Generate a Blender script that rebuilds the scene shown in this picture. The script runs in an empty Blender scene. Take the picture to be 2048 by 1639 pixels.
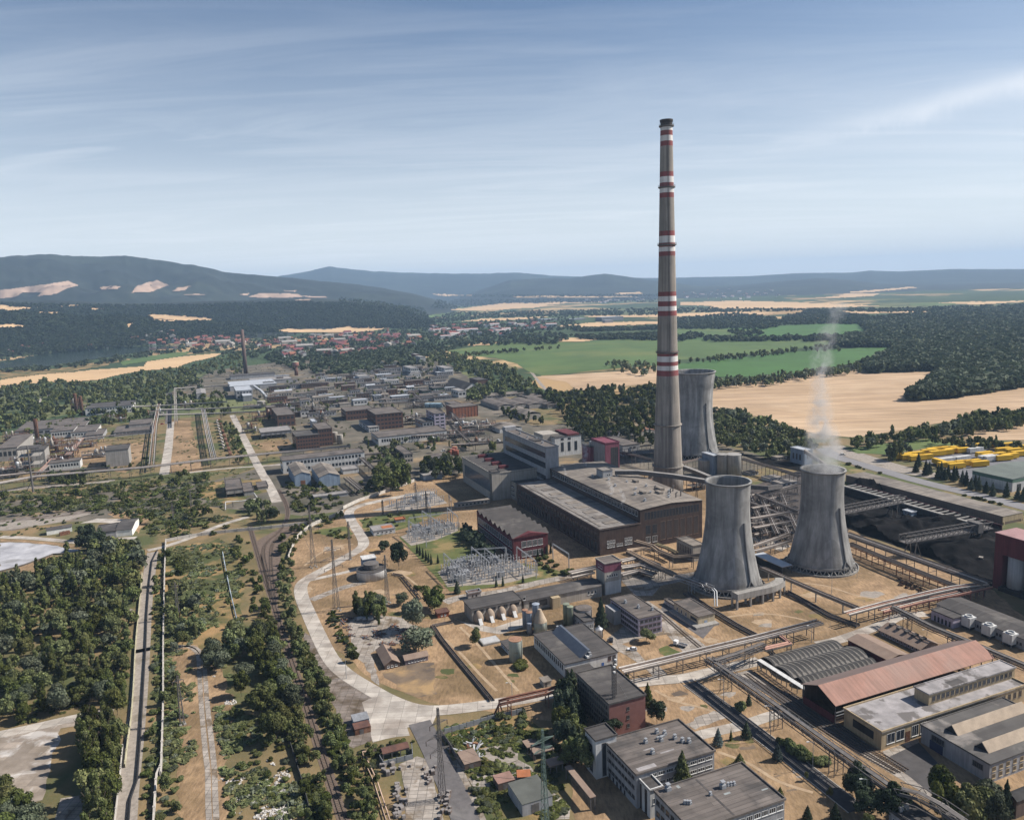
import bpy, math, random
import numpy as np
from math import sin, cos, pi, radians, hypot, atan2, sqrt
S = bpy.context.scene
C = S.collection
rng = random.Random(11)
nr = np.random.RandomState(5)
# ---------------------------------------------------------------- camera
CH = 165.0
F, PIT, ROL, AZ = 1550.4, radians(8.812), radians(-2.033), radians(-22.076)
FW = np.array([0, cos(PIT), -sin(PIT)]); UP0 = np.array([0, sin(PIT), cos(PIT)]); RT0 = np.array([1., 0, 0])
RT = cos(ROL)*RT0 + sin(ROL)*UP0
UP = -sin(ROL)*RT0 + cos(ROL)*UP0
from mathutils import Matrix, Vector
cam = bpy.data.cameras.new('camera'); camo = bpy.data.objects.new('camera', cam); C.objects.link(camo)
cam.sensor_width = 36; cam.lens = 36*F/2048; cam.clip_start = 1; cam.clip_end = 150000
m = Matrix(((RT[0], UP[0], -FW[0], 0), (RT[1], UP[1], -FW[1], 0), (RT[2], UP[2], -FW[2], CH), (0, 0, 0, 1)))
camo.matrix_world = m
S.camera = camo
# ---------------------------------------------------------------- light
SUN_AZ, SUN_EL = radians(82), radians(42)
sun = bpy.data.lights.new('sun', 'SUN'); sun.energy = 5.0; sun.angle = radians(0.5); sun.color = (1, .93, .84)
suno = bpy.data.objects.new('sun', sun); C.objects.link(suno)
sd = Vector((sin(SUN_AZ)*cos(SUN_EL), cos(SUN_AZ)*cos(SUN_EL), sin(SUN_EL)))
suno.rotation_euler = sd.to_track_quat('Z', 'Y').to_euler(); suno.location = (400, 0, 500)
W = bpy.data.worlds.new('World'); S.world = W; W.use_nodes = True
nt = W.node_tree; nt.nodes.clear()
def N(t, ty, **k):
 n = t.nodes.new(ty)
 for a, b in k.items():
  if a.startswith('i_'):
   n.inputs[a[2:]].default_value = b
  else:
   setattr(n, a, b)
 return n
def lk(t, a, b): t.links.new(a, b)
def mth(t, op, a, b=None, c=None):
 n = t.nodes.new('ShaderNodeMath'); n.operation = op
 for i, x in enumerate((a, b, c)):
  if x is None: continue
  if isinstance(x, (int, float)): n.inputs[i].default_value = x
  else: t.links.new(x, n.inputs[i])
 return n.outputs[0]
def ramp(t, src, stops):
 r = t.nodes.new('ShaderNodeValToRGB'); e = r.color_ramp.elements
 while len(e) < len(stops): e.new(.5)
 for el, (p, c) in zip(e, stops):
  el.position = p; el.color = (*c, 1) if len(c) == 3 else c
 t.links.new(src, r.inputs[0]); return r.outputs[0]
def mixc(t, fac, a, b, bt='MIX'):
 n = t.nodes.new('ShaderNodeMix'); n.data_type = 'RGBA'; n.blend_type = bt
 if isinstance(fac, (int, float)): n.inputs[0].default_value = fac
 else: t.links.new(fac, n.inputs[0])
 for i, x in ((6, a), (7, b)):
  if isinstance(x, tuple): n.inputs[i].default_value = (*x, 1)
  else: t.links.new(x, n.inputs[i])
 return n.outputs[2]
sky = N(nt, 'ShaderNodeTexSky', sky_type='NISHITA', sun_disc=False, sun_elevation=SUN_EL, sun_rotation=SUN_AZ, altitude=300, air_density=1.0, dust_density=.8, ozone_density=3.4)
tc = N(nt, 'ShaderNodeTexCoord')
sep = N(nt, 'ShaderNodeSeparateXYZ'); lk(nt, tc.outputs['Generated'], sep.inputs[0])
zc = mth(nt, 'MAXIMUM', sep.outputs[2], 0.02)
zc = mth(nt, 'ADD', zc, .05)
px_ = mth(nt, 'DIVIDE', sep.outputs[0], zc); py_ = mth(nt, 'DIVIDE', sep.outputs[1], zc)
cb = N(nt, 'ShaderNodeCombineXYZ'); lk(nt, px_, cb.inputs[0]); lk(nt, py_, cb.inputs[1])
def cloudlayer(rot, sx, sy, scale, lo, hi, det=7, dist=.6, loc=0):
 mp = N(nt, 'ShaderNodeMapping'); mp.inputs['Rotation'].default_value = (0, 0, rot); mp.inputs['Scale'].default_value = (sx, sy, 1); mp.inputs['Location'].default_value = (loc, loc*1.7, loc)
 lk(nt, cb.outputs[0], mp.inputs[0])
 no = N(nt, 'ShaderNodeTexNoise', i_Scale=scale, i_Detail=det, i_Roughness=.62, i_Distortion=dist); lk(nt, mp.outputs[0], no.inputs['Vector'])
 return ramp(nt, no.outputs[0], [(lo, (0, 0, 0)), (hi, (1, 1, 1))])
c1 = cloudlayer(radians(-24), .3, 1.1, 1.3, .47, .74, det=10, dist=1.5, loc=3.1)
c2 = cloudlayer(radians(10), .22, 1.0, .8, .46, .74, det=9, dist=1.0, loc=7.7)
c3 = cloudlayer(radians(5), .3, .3, .25, .38, .66, det=3, loc=1.3)
cm = mth(nt, 'MULTIPLY', mth(nt, 'MAXIMUM', c1, c2), mth(nt, 'ADD', mth(nt, 'MULTIPLY', c3, .95), .12))
low = ramp(nt, sep.outputs[2], [(0.0, (1, 1, 1)), (.07, (.8,)*3), (.2, (.5,)*3), (.33, (.14,)*3), (1, (.1,)*3)])
cm = mth(nt, 'MULTIPLY', cm, low)
def _ae(x, y):
 r = (x-1024)/F*RT-(y-819.5)/F*UP+FW; return atan2(r[0], r[1]), atan2(r[2], hypot(r[0], r[1]))
_a0, _e0 = _ae(1640, 262); _a1, _e1 = _ae(2048, 168); SLM = (_e1-_e0)/(_a1-_a0); SLB = _e0-SLM*_a0
az_ = mth(nt, 'ARCTAN2', sep.outputs[0], sep.outputs[1])
el_ = mth(nt, 'ARCSINE', sep.outputs[2])
line = mth(nt, 'SUBTRACT', el_, mth(nt, 'MULTIPLY_ADD', az_, SLM, SLB))
nz = N(nt, 'ShaderNodeTexNoise', i_Scale=7, i_Detail=9, i_Roughness=.65, i_Distortion=.8); lk(nt, tc.outputs['Generated'], nz.inputs['Vector'])
wob = mth(nt, 'ADD', line, mth(nt, 'MULTIPLY_ADD', nz.outputs[0],   .045, -.0225))
st = mth(nt, 'MULTIPLY', wob, wob)
st = mth(nt, 'POWER', 2.718, mth(nt, 'MULTIPLY', st, -6500))
st = mth(nt, 'MULTIPLY', st, ramp(nt, az_, [(_a0-.06, (0, 0, 0)), (_a1, (1, 1, 1))]))
st = mth(nt, 'MULTIPLY', st, ramp(nt, nz.outputs[0], [(.3, (.2,)*3), (.62, (1, 1, 1))]))
skyc = mixc(nt, mth(nt, 'MULTIPLY', cm, .62), sky.outputs[0], (9.6, 10.0, 10.6))
skyc = mixc(nt, ramp(nt, sep.outputs[2], [(0.0, (.72,)*3), (.06, (.58,)*3), (.17, (.24,)*3), (.32, (0, 0, 0))]), skyc, (12.5, 12.6, 12.6))
skyc = mixc(nt, mth(nt, 'MULTIPLY', st, .8), skyc, (11, 11.2, 11.5))
bg = N(nt, 'ShaderNodeBackground', i_Strength=.058); lk(nt, skyc, bg.inputs[0])
wo = N(nt, 'ShaderNodeOutputWorld'); lk(nt, bg.outputs[0], wo.inputs[0])
S.view_settings.view_transform = 'Standard'; S.view_settings.look = 'None'; S.view_settings.exposure = 0.74; S.view_settings.gamma = 1
S.render.engine = 'CYCLES'; S.cycles.max_bounces = 5; S.cycles.diffuse_bounces = 2; S.cycles.glossy_bounces = 2
S.cycles.transparent_max_bounces = 12; S.cycles.volume_bounces = 0; S.cycles.use_denoising = True
# ---------------------------------------------------------------- pixel -> world
def ray(x, y): return (x-1024)/F*RT - (y-819.5)/F*UP + FW
def G(x, y, z=0.):
 d = ray(x, y); t = (z-CH)/d[2]
 return np.array([d[0]*t, d[1]*t, z])
def PX(q):
 w = np.array([q[0], q[1], q[2]-CH]); d = w@FW
 return 1024+F*(w@RT)/d, 819.5-F*(w@UP)/d
def DEP(p, z=0.): return float((np.array([p[0], p[1], z-CH]))@FW)
def HT(bx, by, ty):
 b = G(bx, by); lo, hi = 0., 420.
 for _ in range(50):
  mm = (lo+hi)/2
  if PX((b[0], b[1], mm))[1] > ty: lo = mm
  else: hi = mm
 return lo
U = np.array([sin(AZ), cos(AZ), 0]); V = np.array([cos(AZ), -sin(AZ), 0])
TH0 = -AZ
def fr(x0, y0, s): return lambda x, y: (x0+x*s, y0+y*s)
a = fr(0, 440, .3418); b = fr(680, 560, .32227); c = fr(1340, 560, .3457); d = fr(880, 820, .2832); e = fr(1340, 860, .3457)
g = fr(560, 960, .3051); h = fr(1040, 1180, .29297); i = fr(1448, 1180, .29297); j = fr(0, 940, .30273); k = fr(0, 1239, .30273); l = fr(540, 1239, .29297)
o = fr(0, 0, 1)
def fp(f, *pts): return [f(*p) for p in pts]
# ---------------------------------------------------------------- mesh building
class MB:
 def __init__(s): s.v = []; s.f = []; s.m = []
 def poly(s, pts, mi=0):
  n = len(s.v); s.v += [tuple(map(float, p)) for p in pts]; s.f.append(tuple(range(n, n+len(pts)))); s.m.append(mi)
 def box(s, x0, x1, y0, y1, z0, z1, mi=0, top=None):
  n = len(s.v)
  s.v += [(x0, y0, z0), (x1, y0, z0), (x1, y1, z0), (x0, y1, z0), (x0, y0, z1), (x1, y0, z1), (x1, y1, z1), (x0, y1, z1)]
  s.f += [(n+3, n+2, n+1, n), (n+4, n+5, n+6, n+7), (n, n+1, n+5, n+4), (n+1, n+2, n+6, n+5), (n+2, n+3, n+7, n+6), (n+3, n, n+4, n+7)]
  s.m += [mi, mi if top is None else top, mi, mi, mi, mi]
  return s
 def prism(s, poly, z0, z1, mi=0):
  n = len(s.v); k_ = len(poly)
  s.v += [(p[0], p[1], z0) for p in poly]+[(p[0], p[1], z1) for p in poly]
  s.f.append(tuple(range(n+k_-1, n-1, -1))); s.f.append(tuple(range(n+k_, n+2*k_)))
  for q in range(k_): s.f.append((n+q, n+(q+1) % k_, n+k_+(q+1) % k_, n+k_+q))
  s.m += [mi]*(k_+2); return s
 def ext(s, sect, axis, t0, t1, mi=0):
  n = len(s.v); k_ = len(sect)
  for t in (t0, t1):
   s.v += [(p[0], t, p[1]) if axis == 'y' else (t, p[0], p[1]) for p in sect]
  s.f.append(tuple(range(n, n+k_))); s.f.append(tuple(range(n+2*k_-1, n+k_-1, -1)))
  for q in range(k_): s.f.append((n+q, n+k_+q, n+k_+(q+1) % k_, n+(q+1) % k_))
  s.m += [mi]*(k_+2); return s
 def beam(s, p, q, w, hh=None, mi=0):
  p = Vector(p); q = Vector(q); ax = q-p
  if ax.length < 1e-6: return s
  ax.normalize(); r = ax.cross(Vector((0, 0, 1)))
  if r.length < 1e-3: r = Vector((1, 0, 0))
  r.normalize(); up = r.cross(ax); hh = hh or w
  n = len(s.v)
  for e_ in (p, q):
   for sx, sy in ((-1, -1), (1, -1), (1, 1), (-1, 1)): s.v.append(tuple(e_+r*(sx*w/2)+up*(sy*hh/2)))
  s.f += [(n, n+1, n+2, n+3), (n+7, n+6, n+5, n+4)]+[(n+q_, n+4+q_, n+4+(q_+1) % 4, n+(q_+1) % 4) for q_ in range(4)]
  s.m += [mi]*6; return s
 def tube(s, pts, r, n_=6, mi=0):
  pts = [Vector(p) for p in pts]; n = len(s.v)
  for t, p in enumerate(pts):
   t0 = pts[max(0, t-1)]; t1 = pts[min(len(pts)-1, t+1)]; ax = (t1-t0).normalized()
   x = ax.cross(Vector((0, 0, 1)))
   if x.length < 1e-3: x = Vector((1, 0, 0))
   x.normalize(); y = x.cross(ax)
   for q in range(n_): s.v.append(tuple(p+x*(r*cos(2*pi*q/n_))+y*(r*sin(2*pi*q/n_))))
  for t in range(len(pts)-1):
   for q in range(n_):
    s.f.append((n+t*n_+q, n+t*n_+(q+1) % n_, n+(t+1)*n_+(q+1) % n_, n+(t+1)*n_+q)); s.m.append(mi)
  s.f.append(tuple(range(n, n+n_))); s.f.append(tuple(range(n+len(pts)*n_-1, n+(len(pts)-1)*n_-1, -1))); s.m += [mi, mi]
  return s
 def lathe(s, prof, n_=24, mis=None, cx=0, cy=0, capt=True, capb=True):
  n = len(s.v)
  for r, z in prof:
   for q in range(n_): s.v.append((cx+r*cos(2*pi*q/n_), cy+r*sin(2*pi*q/n_), z))
  for t in range(len(prof)-1):
   for q in range(n_):
    s.f.append((n+t*n_+q, n+t*n_+(q+1) % n_, n+(t+1)*n_+(q+1) % n_, n+(t+1)*n_+q)); s.m.append(mis[t] if mis else 0)
  if capb: s.f.append(tuple(range(n+n_-1, n-1, -1))); s.m.append(mis[0] if mis else 0)
  if capt: s.f.append(tuple(range(n+(len(prof)-1)*n_, n+len(prof)*n_))); s.m.append(mis[-1] if mis else 0)
  return s
 def mesh(s, name, mats, smooth=False):
  me = bpy.data.meshes.new(name); me.from_pydata(s.v, [], s.f)
  for mm in (mats if isinstance(mats, (list, tuple)) else [mats]): me.materials.append(mm)
  if any(s.m): me.polygons.foreach_set('material_index', s.m)
  if smooth: me.polygons.foreach_set('use_smooth', [True]*len(s.f))
  me.update(); return me
 def build(s, name, mats, parent=None, smooth=False, loc=(0, 0, 0), rz=0):
  return link(name, s.mesh(name, mats, smooth), parent, loc, rz)
def link(name, me, parent=None, loc=(0, 0, 0), rz=0, sc=None):
 ob = bpy.data.objects.new(name, me); C.objects.link(ob)
 ob.location = tuple(map(float, loc)); ob.rotation_euler = (0, 0, rz)
 if sc is not None: ob.scale = sc if isinstance(sc, tuple) else (sc, sc, sc)
 if parent: ob.parent = parent
 return ob
def tag(ob, label=None, cat=None, group=None, kind=None):
 if label: ob['label'] = label
 if cat: ob['category'] = cat
 if group: ob['group'] = group
 if kind: ob['kind'] = kind
 return ob
def thing(name, label, cat, loc=(0, 0, 0), rz=0, group=None):
 return tag(link(name, None, None, loc, rz), label, cat, group)
def dup(root, loc, rz=None, sc=None, label=None, group=None):
 r = root.copy(); C.objects.link(r); r.location = tuple(map(float, loc))
 if rz is not None: r.rotation_euler = (0, 0, rz)
 if sc is not None: r.scale = sc if isinstance(sc, tuple) else (sc, sc, sc)
 if label: r['label'] = label
 if group: r['group'] = group
 for ch in root.children:
  cc = ch.copy(); C.objects.link(cc); cc.parent = r
  for gg in ch.children:
   dd = gg.copy(); C.objects.link(dd); dd.parent = cc
 return r
def npmesh(name, V_, F_, mats, mi=None, smooth=False):
 me = bpy.data.meshes.new(name); n, mcount, kk = len(V_), len(F_), F_.shape[1]
 me.vertices.add(n); me.vertices.foreach_set('co', np.ascontiguousarray(V_, dtype=np.float32).ravel())
 me.loops.add(mcount*kk); me.loops.foreach_set('vertex_index', np.ascontiguousarray(F_, dtype=np.int32).ravel())
 me.polygons.add(mcount); me.polygons.foreach_set('loop_start', np.arange(0, mcount*kk, kk, dtype=np.int32))
 me.polygons.foreach_set('loop_total', np.full(mcount, kk, dtype=np.int32))
 for mm in (mats if isinstance(mats, (list, tuple)) else [mats]): me.materials.append(mm)
 if mi is not None: me.polygons.foreach_set('material_index', mi.astype(np.int32))
 if smooth: me.polygons.foreach_set('use_smooth', np.ones(mcount, dtype=bool))
 me.update(calc_edges=True); return me
# ---------------------------------------------------------------- materials
MATS = {}
def mat(name, c1, c2=None, sc=.15, c3=None, sc3=.03, lo3=.5, hi3=.6, rough=.9, metal=0, streak=None, stk=.5, bump=0, bsc=4, coord='Object', rand=0, wave=None, brick=None, det=6, spec=.25, lohi=(.35, .65)):
 if name in MATS: return MATS[name]
 ma = bpy.data.materials.new(name); ma.use_nodes = True; t = ma.node_tree; t.nodes.clear()
 p = N(t, 'ShaderNodeBsdfPrincipled'); p.inputs['Roughness'].default_value = rough; p.inputs['Metallic'].default_value = metal; p.inputs['Specular IOR Level'].default_value = spec
 out = N(t, 'ShaderNodeOutputMaterial'); lk(t, p.outputs[0], out.inputs[0])
 tcx = N(t, 'ShaderNodeTexCoord').outputs[coord] if coord != 'World' else N(t, 'ShaderNodeNewGeometry').outputs['Position']
 c2 = c2 or tuple(x*.75 for x in c1)
 no = N(t, 'ShaderNodeTexNoise', i_Scale=sc, i_Detail=det, i_Roughness=.62); lk(t, tcx, no.inputs['Vector'])
 col = ramp(t, no.outputs[0], [(lohi[0], c2), (lohi[1], c1)])
 if c3:
  n3 = N(t, 'ShaderNodeTexNoise', i_Scale=sc3, i_Detail=5, i_Roughness=.6, i_Distortion=.3); lk(t, tcx, n3.inputs['Vector'])
  col = mixc(t, ramp(t, n3.outputs[0], [(lo3, (0, 0, 0)), (hi3, (1, 1, 1))]), col, c3)
 if streak:
  mp = N(t, 'ShaderNodeMapping'); mp.inputs['Scale'].default_value = streak; lk(t, tcx, mp.inputs[0])
  ns = N(t, 'ShaderNodeTexNoise', i_Scale=1, i_Detail=5, i_Roughness=.65); lk(t, mp.outputs[0], ns.inputs['Vector'])
  col = mixc(t, 1.0, col, ramp(t, ns.outputs[0], [(.35, (stk,)*3), (.62, (1, 1, 1))]), 'MULTIPLY')
 if brick:
  bt = N(t, 'ShaderNodeTexBrick', i_Scale=brick[0]); bt.inputs['Color1'].default_value = (1, 1, 1, 1); bt.inputs['Color2'].default_value = (.70, .70, .70, 1); bt.inputs['Mortar'].default_value = (brick[1],)*3+(1,)
  bt.inputs['Brick Width'].default_value = brick[2]; bt.inputs['Row Height'].default_value = brick[3]; bt.inputs['Mortar Size'].default_value = brick[4]
  bt.offset = brick[5] if len(brick) > 5 else .5
  lk(t, tcx, bt.inputs['Vector'])
  col = mixc(t, 1.0, col, bt.outputs[0], 'MULTIPLY')
 if wave:
  wv = N(t, 'ShaderNodeTexWave', bands_direction=wave[0], i_Scale=wave[1], i_Distortion=wave[3] if len(wave) > 3 else 0); lk(t, tcx, wv.inputs['Vector'])
  col = mixc(t, 1.0, col, ramp(t, wv.outputs[1], [(0, (wave[2],)*3), (1, (1, 1, 1))]), 'MULTIPLY')
 if rand:
  oi = N(t, 'ShaderNodeObjectInfo')
  hs = N(t, 'ShaderNodeHueSaturation'); lk(t, col, hs.inputs['Color'])
  lk(t, mth(t, 'MULTIPLY_ADD', oi.outputs['Random'], rand*2, 1-rand), hs.inputs['Value'])
  lk(t, mth(t, 'MULTIPLY_ADD', oi.outputs['Random'], .04, .48), hs.inputs['Hue']); col = hs.outputs[0]
 lk(t, col, p.inputs['Base Color'])
 if bump:
  nb = N(t, 'ShaderNodeTexNoise', i_Scale=bsc, i_Detail=4); lk(t, tcx, nb.inputs['Vector'])
  bp = N(t, 'ShaderNodeBump', i_Strength=bump, i_Distance=.3); lk(t, nb.outputs[0], bp.inputs['Height']); lk(t, bp.outputs[0], p.inputs['Normal'])
 MATS[name] = ma; return ma
def leafmat(name, dark, light, tint=None):
 ma = bpy.data.materials.new(name); ma.use_nodes = True; t = ma.node_tree; t.nodes.clear()
 p = N(t, 'ShaderNodeBsdfPrincipled'); p.inputs['Roughness'].default_value = .75; p.inputs['Specular IOR Level'].default_value = .15
 ge = N(t, 'ShaderNodeNewGeometry'); oi = N(t, 'ShaderNodeObjectInfo')
 col = ramp(t, ge.outputs['Random Per Island'], [(0, dark), (1, light)])
 no = N(t, 'ShaderNodeTexNoise', i_Scale=.05, i_Detail=3); lk(t, ge.outputs['Position'], no.inputs['Vector'])
 hs = N(t, 'ShaderNodeHueSaturation'); lk(t, col, hs.inputs['Color'])
 v = mth(t, 'MULTIPLY_ADD', oi.outputs['Random'], .8, .45); v = mth(t, 'MULTIPLY', v, mth(t, 'MULTIPLY_ADD', no.outputs[0], 1.5, .35))
 lk(t, v, hs.inputs['Value']); lk(t, mth(t, 'MULTIPLY_ADD', no.outputs[0], .10, .436), hs.inputs['Hue']); lk(t, mth(t, 'MULTIPLY_ADD', oi.outputs['Random'], -.3, 1.0), hs.inputs['Saturation'])
 lk(t, hs.outputs[0], p.inputs['Base Color'])
 tr = N(t, 'ShaderNodeBsdfTranslucent'); lk(t, hs.outputs[0], tr.inputs[0])
 ms = N(t, 'ShaderNodeMixShader'); ms.inputs[0].default_value = .22; lk(t, p.outputs[0], ms.inputs[1]); lk(t, tr.outputs[0], ms.inputs[2])
 out = N(t, 'ShaderNodeOutputMaterial'); lk(t, ms.outputs[0], out.inputs[0])
 MATS[name] = ma; return ma
# ---------------------------------------------------------------- terrain
def vnoise(x, y, seed=0):
 xi = np.floor(x).astype(np.int64); yi = np.floor(y).astype(np.int64); fx = x-xi; fy = y-yi
 fx = fx*fx*(3-2*fx); fy = fy*fy*(3-2*fy)
 def hh(ax, ay):
  n = (ax*374761393+ay*668265263+seed*1274126177) & 0x7fffffff
  n = ((n ^ (n >> 13))*1274126177) & 0x7fffffff
  return ((n ^ (n >> 16)) & 0xffff)/65535.
 return (hh(xi, yi)*(1-fx)+hh(xi+1, yi)*fx)*(1-fy)+(hh(xi, yi+1)*(1-fx)+hh(xi+1, yi+1)*fx)*fy
def fbm(x, y, oct_=5, seed=0):
 s = 0; am = 1; tot = 0
 for q in range(oct_):
  s = s+am*vnoise(x*2**q, y*2**q, seed+q); tot += am; am *= .55
 return s/tot
RIDGES = []
def ridge(D, wf, wb, pts, amp=.35, nsc=900, seed=1, pw=1.0):
 az = []; te = []
 for p in pts:
  r = ray(*p); az.append(atan2(r[0], r[1])); te.append(r[2]/hypot(r[0], r[1]))
 RIDGES.append((D, wf, wb, np.array(az), np.array(te), amp, nsc, seed, pw))
ridge(15500, 4500, 4000, [(430, 615), (540, 560), (560, 551), (600, 546), (630, 539), (660, 533), (690, 537), (740, 542), (800, 545), (880, 547), (960, 547), (1040, 545), (1100, 551), (1160, 553), (1240, 554), (1300, 556), (1400, 554), (1500, 552), (1600, 546), (1700, 545), (1740, 541), (1800, 543), (1900, 538), (2048, 538), (2300, 530)], .3, 2600, 3)
ridge(11500, 3200, 2600, [(900, 600), (960, 580), (1020, 560), (1080, 556), (1140, 556), (1180, 551), (1210, 547), (1260, 554), (1320, 562), (1400, 572), (1480, 570), (1560, 562), (1640, 556), (1700, 560), (1760, 567), (1850, 569), (1950, 566), (2060, 564), (2300, 560)], .4, 1500, 9)
ridge(8000, 2900, 2800, [(-500, 540), (-200, 524), (0, 514), (50, 511), (100, 508), (150, 512), (200, 513), (250, 512), (300, 518), (350, 525), (400, 533), (450, 544), (500, 549), (560, 554), (620, 560), (700, 567), (760, 575), (830, 588), (880, 601), (930, 618)], .8, 800, 5, 1.25)
ridge(5000, 1300, 1200, [(-500, 610), (-200, 604), (0, 601), (100, 600), (200, 604), (300, 607), (400, 603), (500, 600), (560, 597), (640, 598), (700, 600), (760, 605), (820, 616), (860, 630), (900, 650)], .3, 500, 7)
ridge(3900, 700, 700, [(-500, 640), (-200, 632), (0, 626), (80, 630), (160, 636), (240, 634), (330, 640), (420, 645), (500, 652), (600, 660), (660, 672)], .3, 350, 13)
def TH(x, y):
 x = np.asarray(x, float); y = np.asarray(y, float)
 az = np.arctan2(x, y); d = np.hypot(x, y); H_ = np.zeros_like(d)
 for D, wf, wb, A_, T_, amp, nsc, seed, pw in RIDGES:
  crest = (1+.035*(fbm(az*90, az*0+seed, 4, seed)-.5))*np.maximum(CH+D*np.interp(az, A_, T_, left=T_[0], right=-CH/D), 0)
  q = np.where(d < D, (d-(D-wf))/wf, 1-(d-D)/wb); q = np.clip(q, 0, 1)
  p = q**pw; p = p*p*(3-2*p)
  n = fbm(x/nsc, y/nsc, 5, seed)-.5
  H_ = np.maximum(H_, crest*np.clip(p+amp*n*4*p*(1-p)*1.0, 0, 1.0))
 return H_
def GT(px, py, off=0.):
 px = np.asarray(px, float); py = np.asarray(py, float)
 D3 = ((px-1024)/F)[:, None]*RT-((py-819.5)/F)[:, None]*UP+FW
 hl = np.hypot(D3[:, 0], D3[:, 1]); dx, dy, dz = D3[:, 0]/hl, D3[:, 1]/hl, D3[:, 2]/hl
 ts = np.concatenate([np.linspace(150, 2500, 20), np.geomspace(2550, 20000, 160)])
 hit = np.full(len(px), np.nan); prev = np.full(len(px), 100.)
 for t in ts:
  un = np.isnan(hit)
  if not un.any(): break
  ab = np.full(len(px), 1.); ab[un] = CH+dz[un]*t-(TH(dx[un]*t, dy[un]*t) if t > 2550 else 0)
  new = un & (ab <= 0)
  if new.any():
   lo = prev[new].copy(); hi_ = np.full(new.sum(), t)
   for _ in range(14):
    mm = (lo+hi_)/2; aa = CH+dz[new]*mm-TH(dx[new]*mm, dy[new]*mm)
    lo = np.where(aa > 0, mm, lo); hi_ = np.where(aa > 0, hi_, mm)
   hit[new] = hi_
  prev = np.where(np.isnan(hit), t, prev)
 hx, hy = dx*hit, dy*hit
 return np.stack([hx, hy, np.where(np.isnan(hit), np.nan, TH(np.nan_to_num(hx), np.nan_to_num(hy)))+off], 1)
def inpoly(x, y, P_):
 P_ = np.asarray(P_, float); r = np.zeros(len(x), bool); n = len(P_); jx = n-1
 for q in range(n):
  xi, yi = P_[q]; xj, yj = P_[jx]
  cnd = ((yi > y) != (yj > y)) & (x < (xj-xi)*(y-yi)/((yj-yi) or 1e-9)+xi)
  r ^= cnd; jx = q
 return r
M_rough = mat('rough_ground', (.215, .15, .078), (.115, .095, .045), .035, (.07, .08, .03), .02, .47, .6, coord='World', bump=.6, bsc=.8)
M_plain = None
def plainmat():
 ma = bpy.data.materials.new('far_fields'); ma.use_nodes = True; t = ma.node_tree; t.nodes.clear()
 p = N(t, 'ShaderNodeBsdfPrincipled', i_Roughness=.95); p.inputs['Specular IOR Level'].default_value = .1
 gp = N(t, 'ShaderNodeNewGeometry').outputs['Position']
 mp = N(t, 'ShaderNodeMapping'); mp.inputs['Scale'].default_value = (1, .55, 0); mp.inputs['Rotation'].default_value = (0, 0, .4); lk(t, gp, mp.inputs[0])
 vo = N(t, 'ShaderNodeTexVoronoi', i_Scale=.0021, feature='F1', distance='MANHATTAN'); lk(t, mp.outputs[0], vo.inputs['Vector'])
 sp = N(t, 'ShaderNodeSeparateColor'); lk(t, vo.outputs['Color'], sp.inputs[0])
 col = ramp(t, sp.outputs[0], [(0, (.05, .075, .035)), (.42, (.075, .10, .045)), (.56, (.13, .14, .065)), (.74, (.34, .23, .12)), (.9, (.40, .28, .15))])
 t.nodes[-1].color_ramp.interpolation = 'CONSTANT'
 no = N(t, 'ShaderNodeTexNoise', i_Scale=.004, i_Detail=6); lk(t, gp, no.inputs['Vector'])
 col = mixc(t, ramp(t, no.outputs[0], [(.48, (0, 0, 0)), (.56, (1, 1, 1))]), col, (.04, .06, .03))
 lk(t, col, p.inputs[0]); out = N(t, 'ShaderNodeOutputMaterial'); lk(t, p.outputs[0], out.inputs[0])
 return ma
M_plain = plainmat()
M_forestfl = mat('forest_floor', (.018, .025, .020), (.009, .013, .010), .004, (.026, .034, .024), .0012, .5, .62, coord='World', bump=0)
azs = np.concatenate([np.linspace(-radians(115), -radians(43), 40)[:-1], np.linspace(-radians(43), radians(43), 640), np.linspace(radians(43), radians(115), 40)[1:]])
dss = np.concatenate([[1, 60, 150, 300, 500, 800, 1200, 1700, 2200, 2600], np.geomspace(2700, 22000, 300), [25000]])
AA, DD = np.meshgrid(azs, dss); X_ = DD*np.sin(AA); Y_ = DD*np.cos(AA); Zg = TH(X_, Y_)
nA, nD = len(azs), len(dss); idx = np.arange(nA*nD).reshape(nD, nA)
Fq = np.stack([idx[:-1, :-1], idx[:-1, 1:], idx[1:, 1:], idx[1:, :-1]], -1).reshape(-1, 4)[:, ::-1]
zc_ = Zg[1:, 1:].ravel(); dc = DD[1:, 1:].ravel()
mi = np.where(zc_ > 6, 2, np.where(dc > 1500, 1, 0))
tag(link('ground', npmesh('ground', np.stack([X_.ravel(), Y_.ravel(), Zg.ravel()], 1), Fq, [M_rough, M_plain, M_forestfl], mi, smooth=True)), kind='structure')
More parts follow.
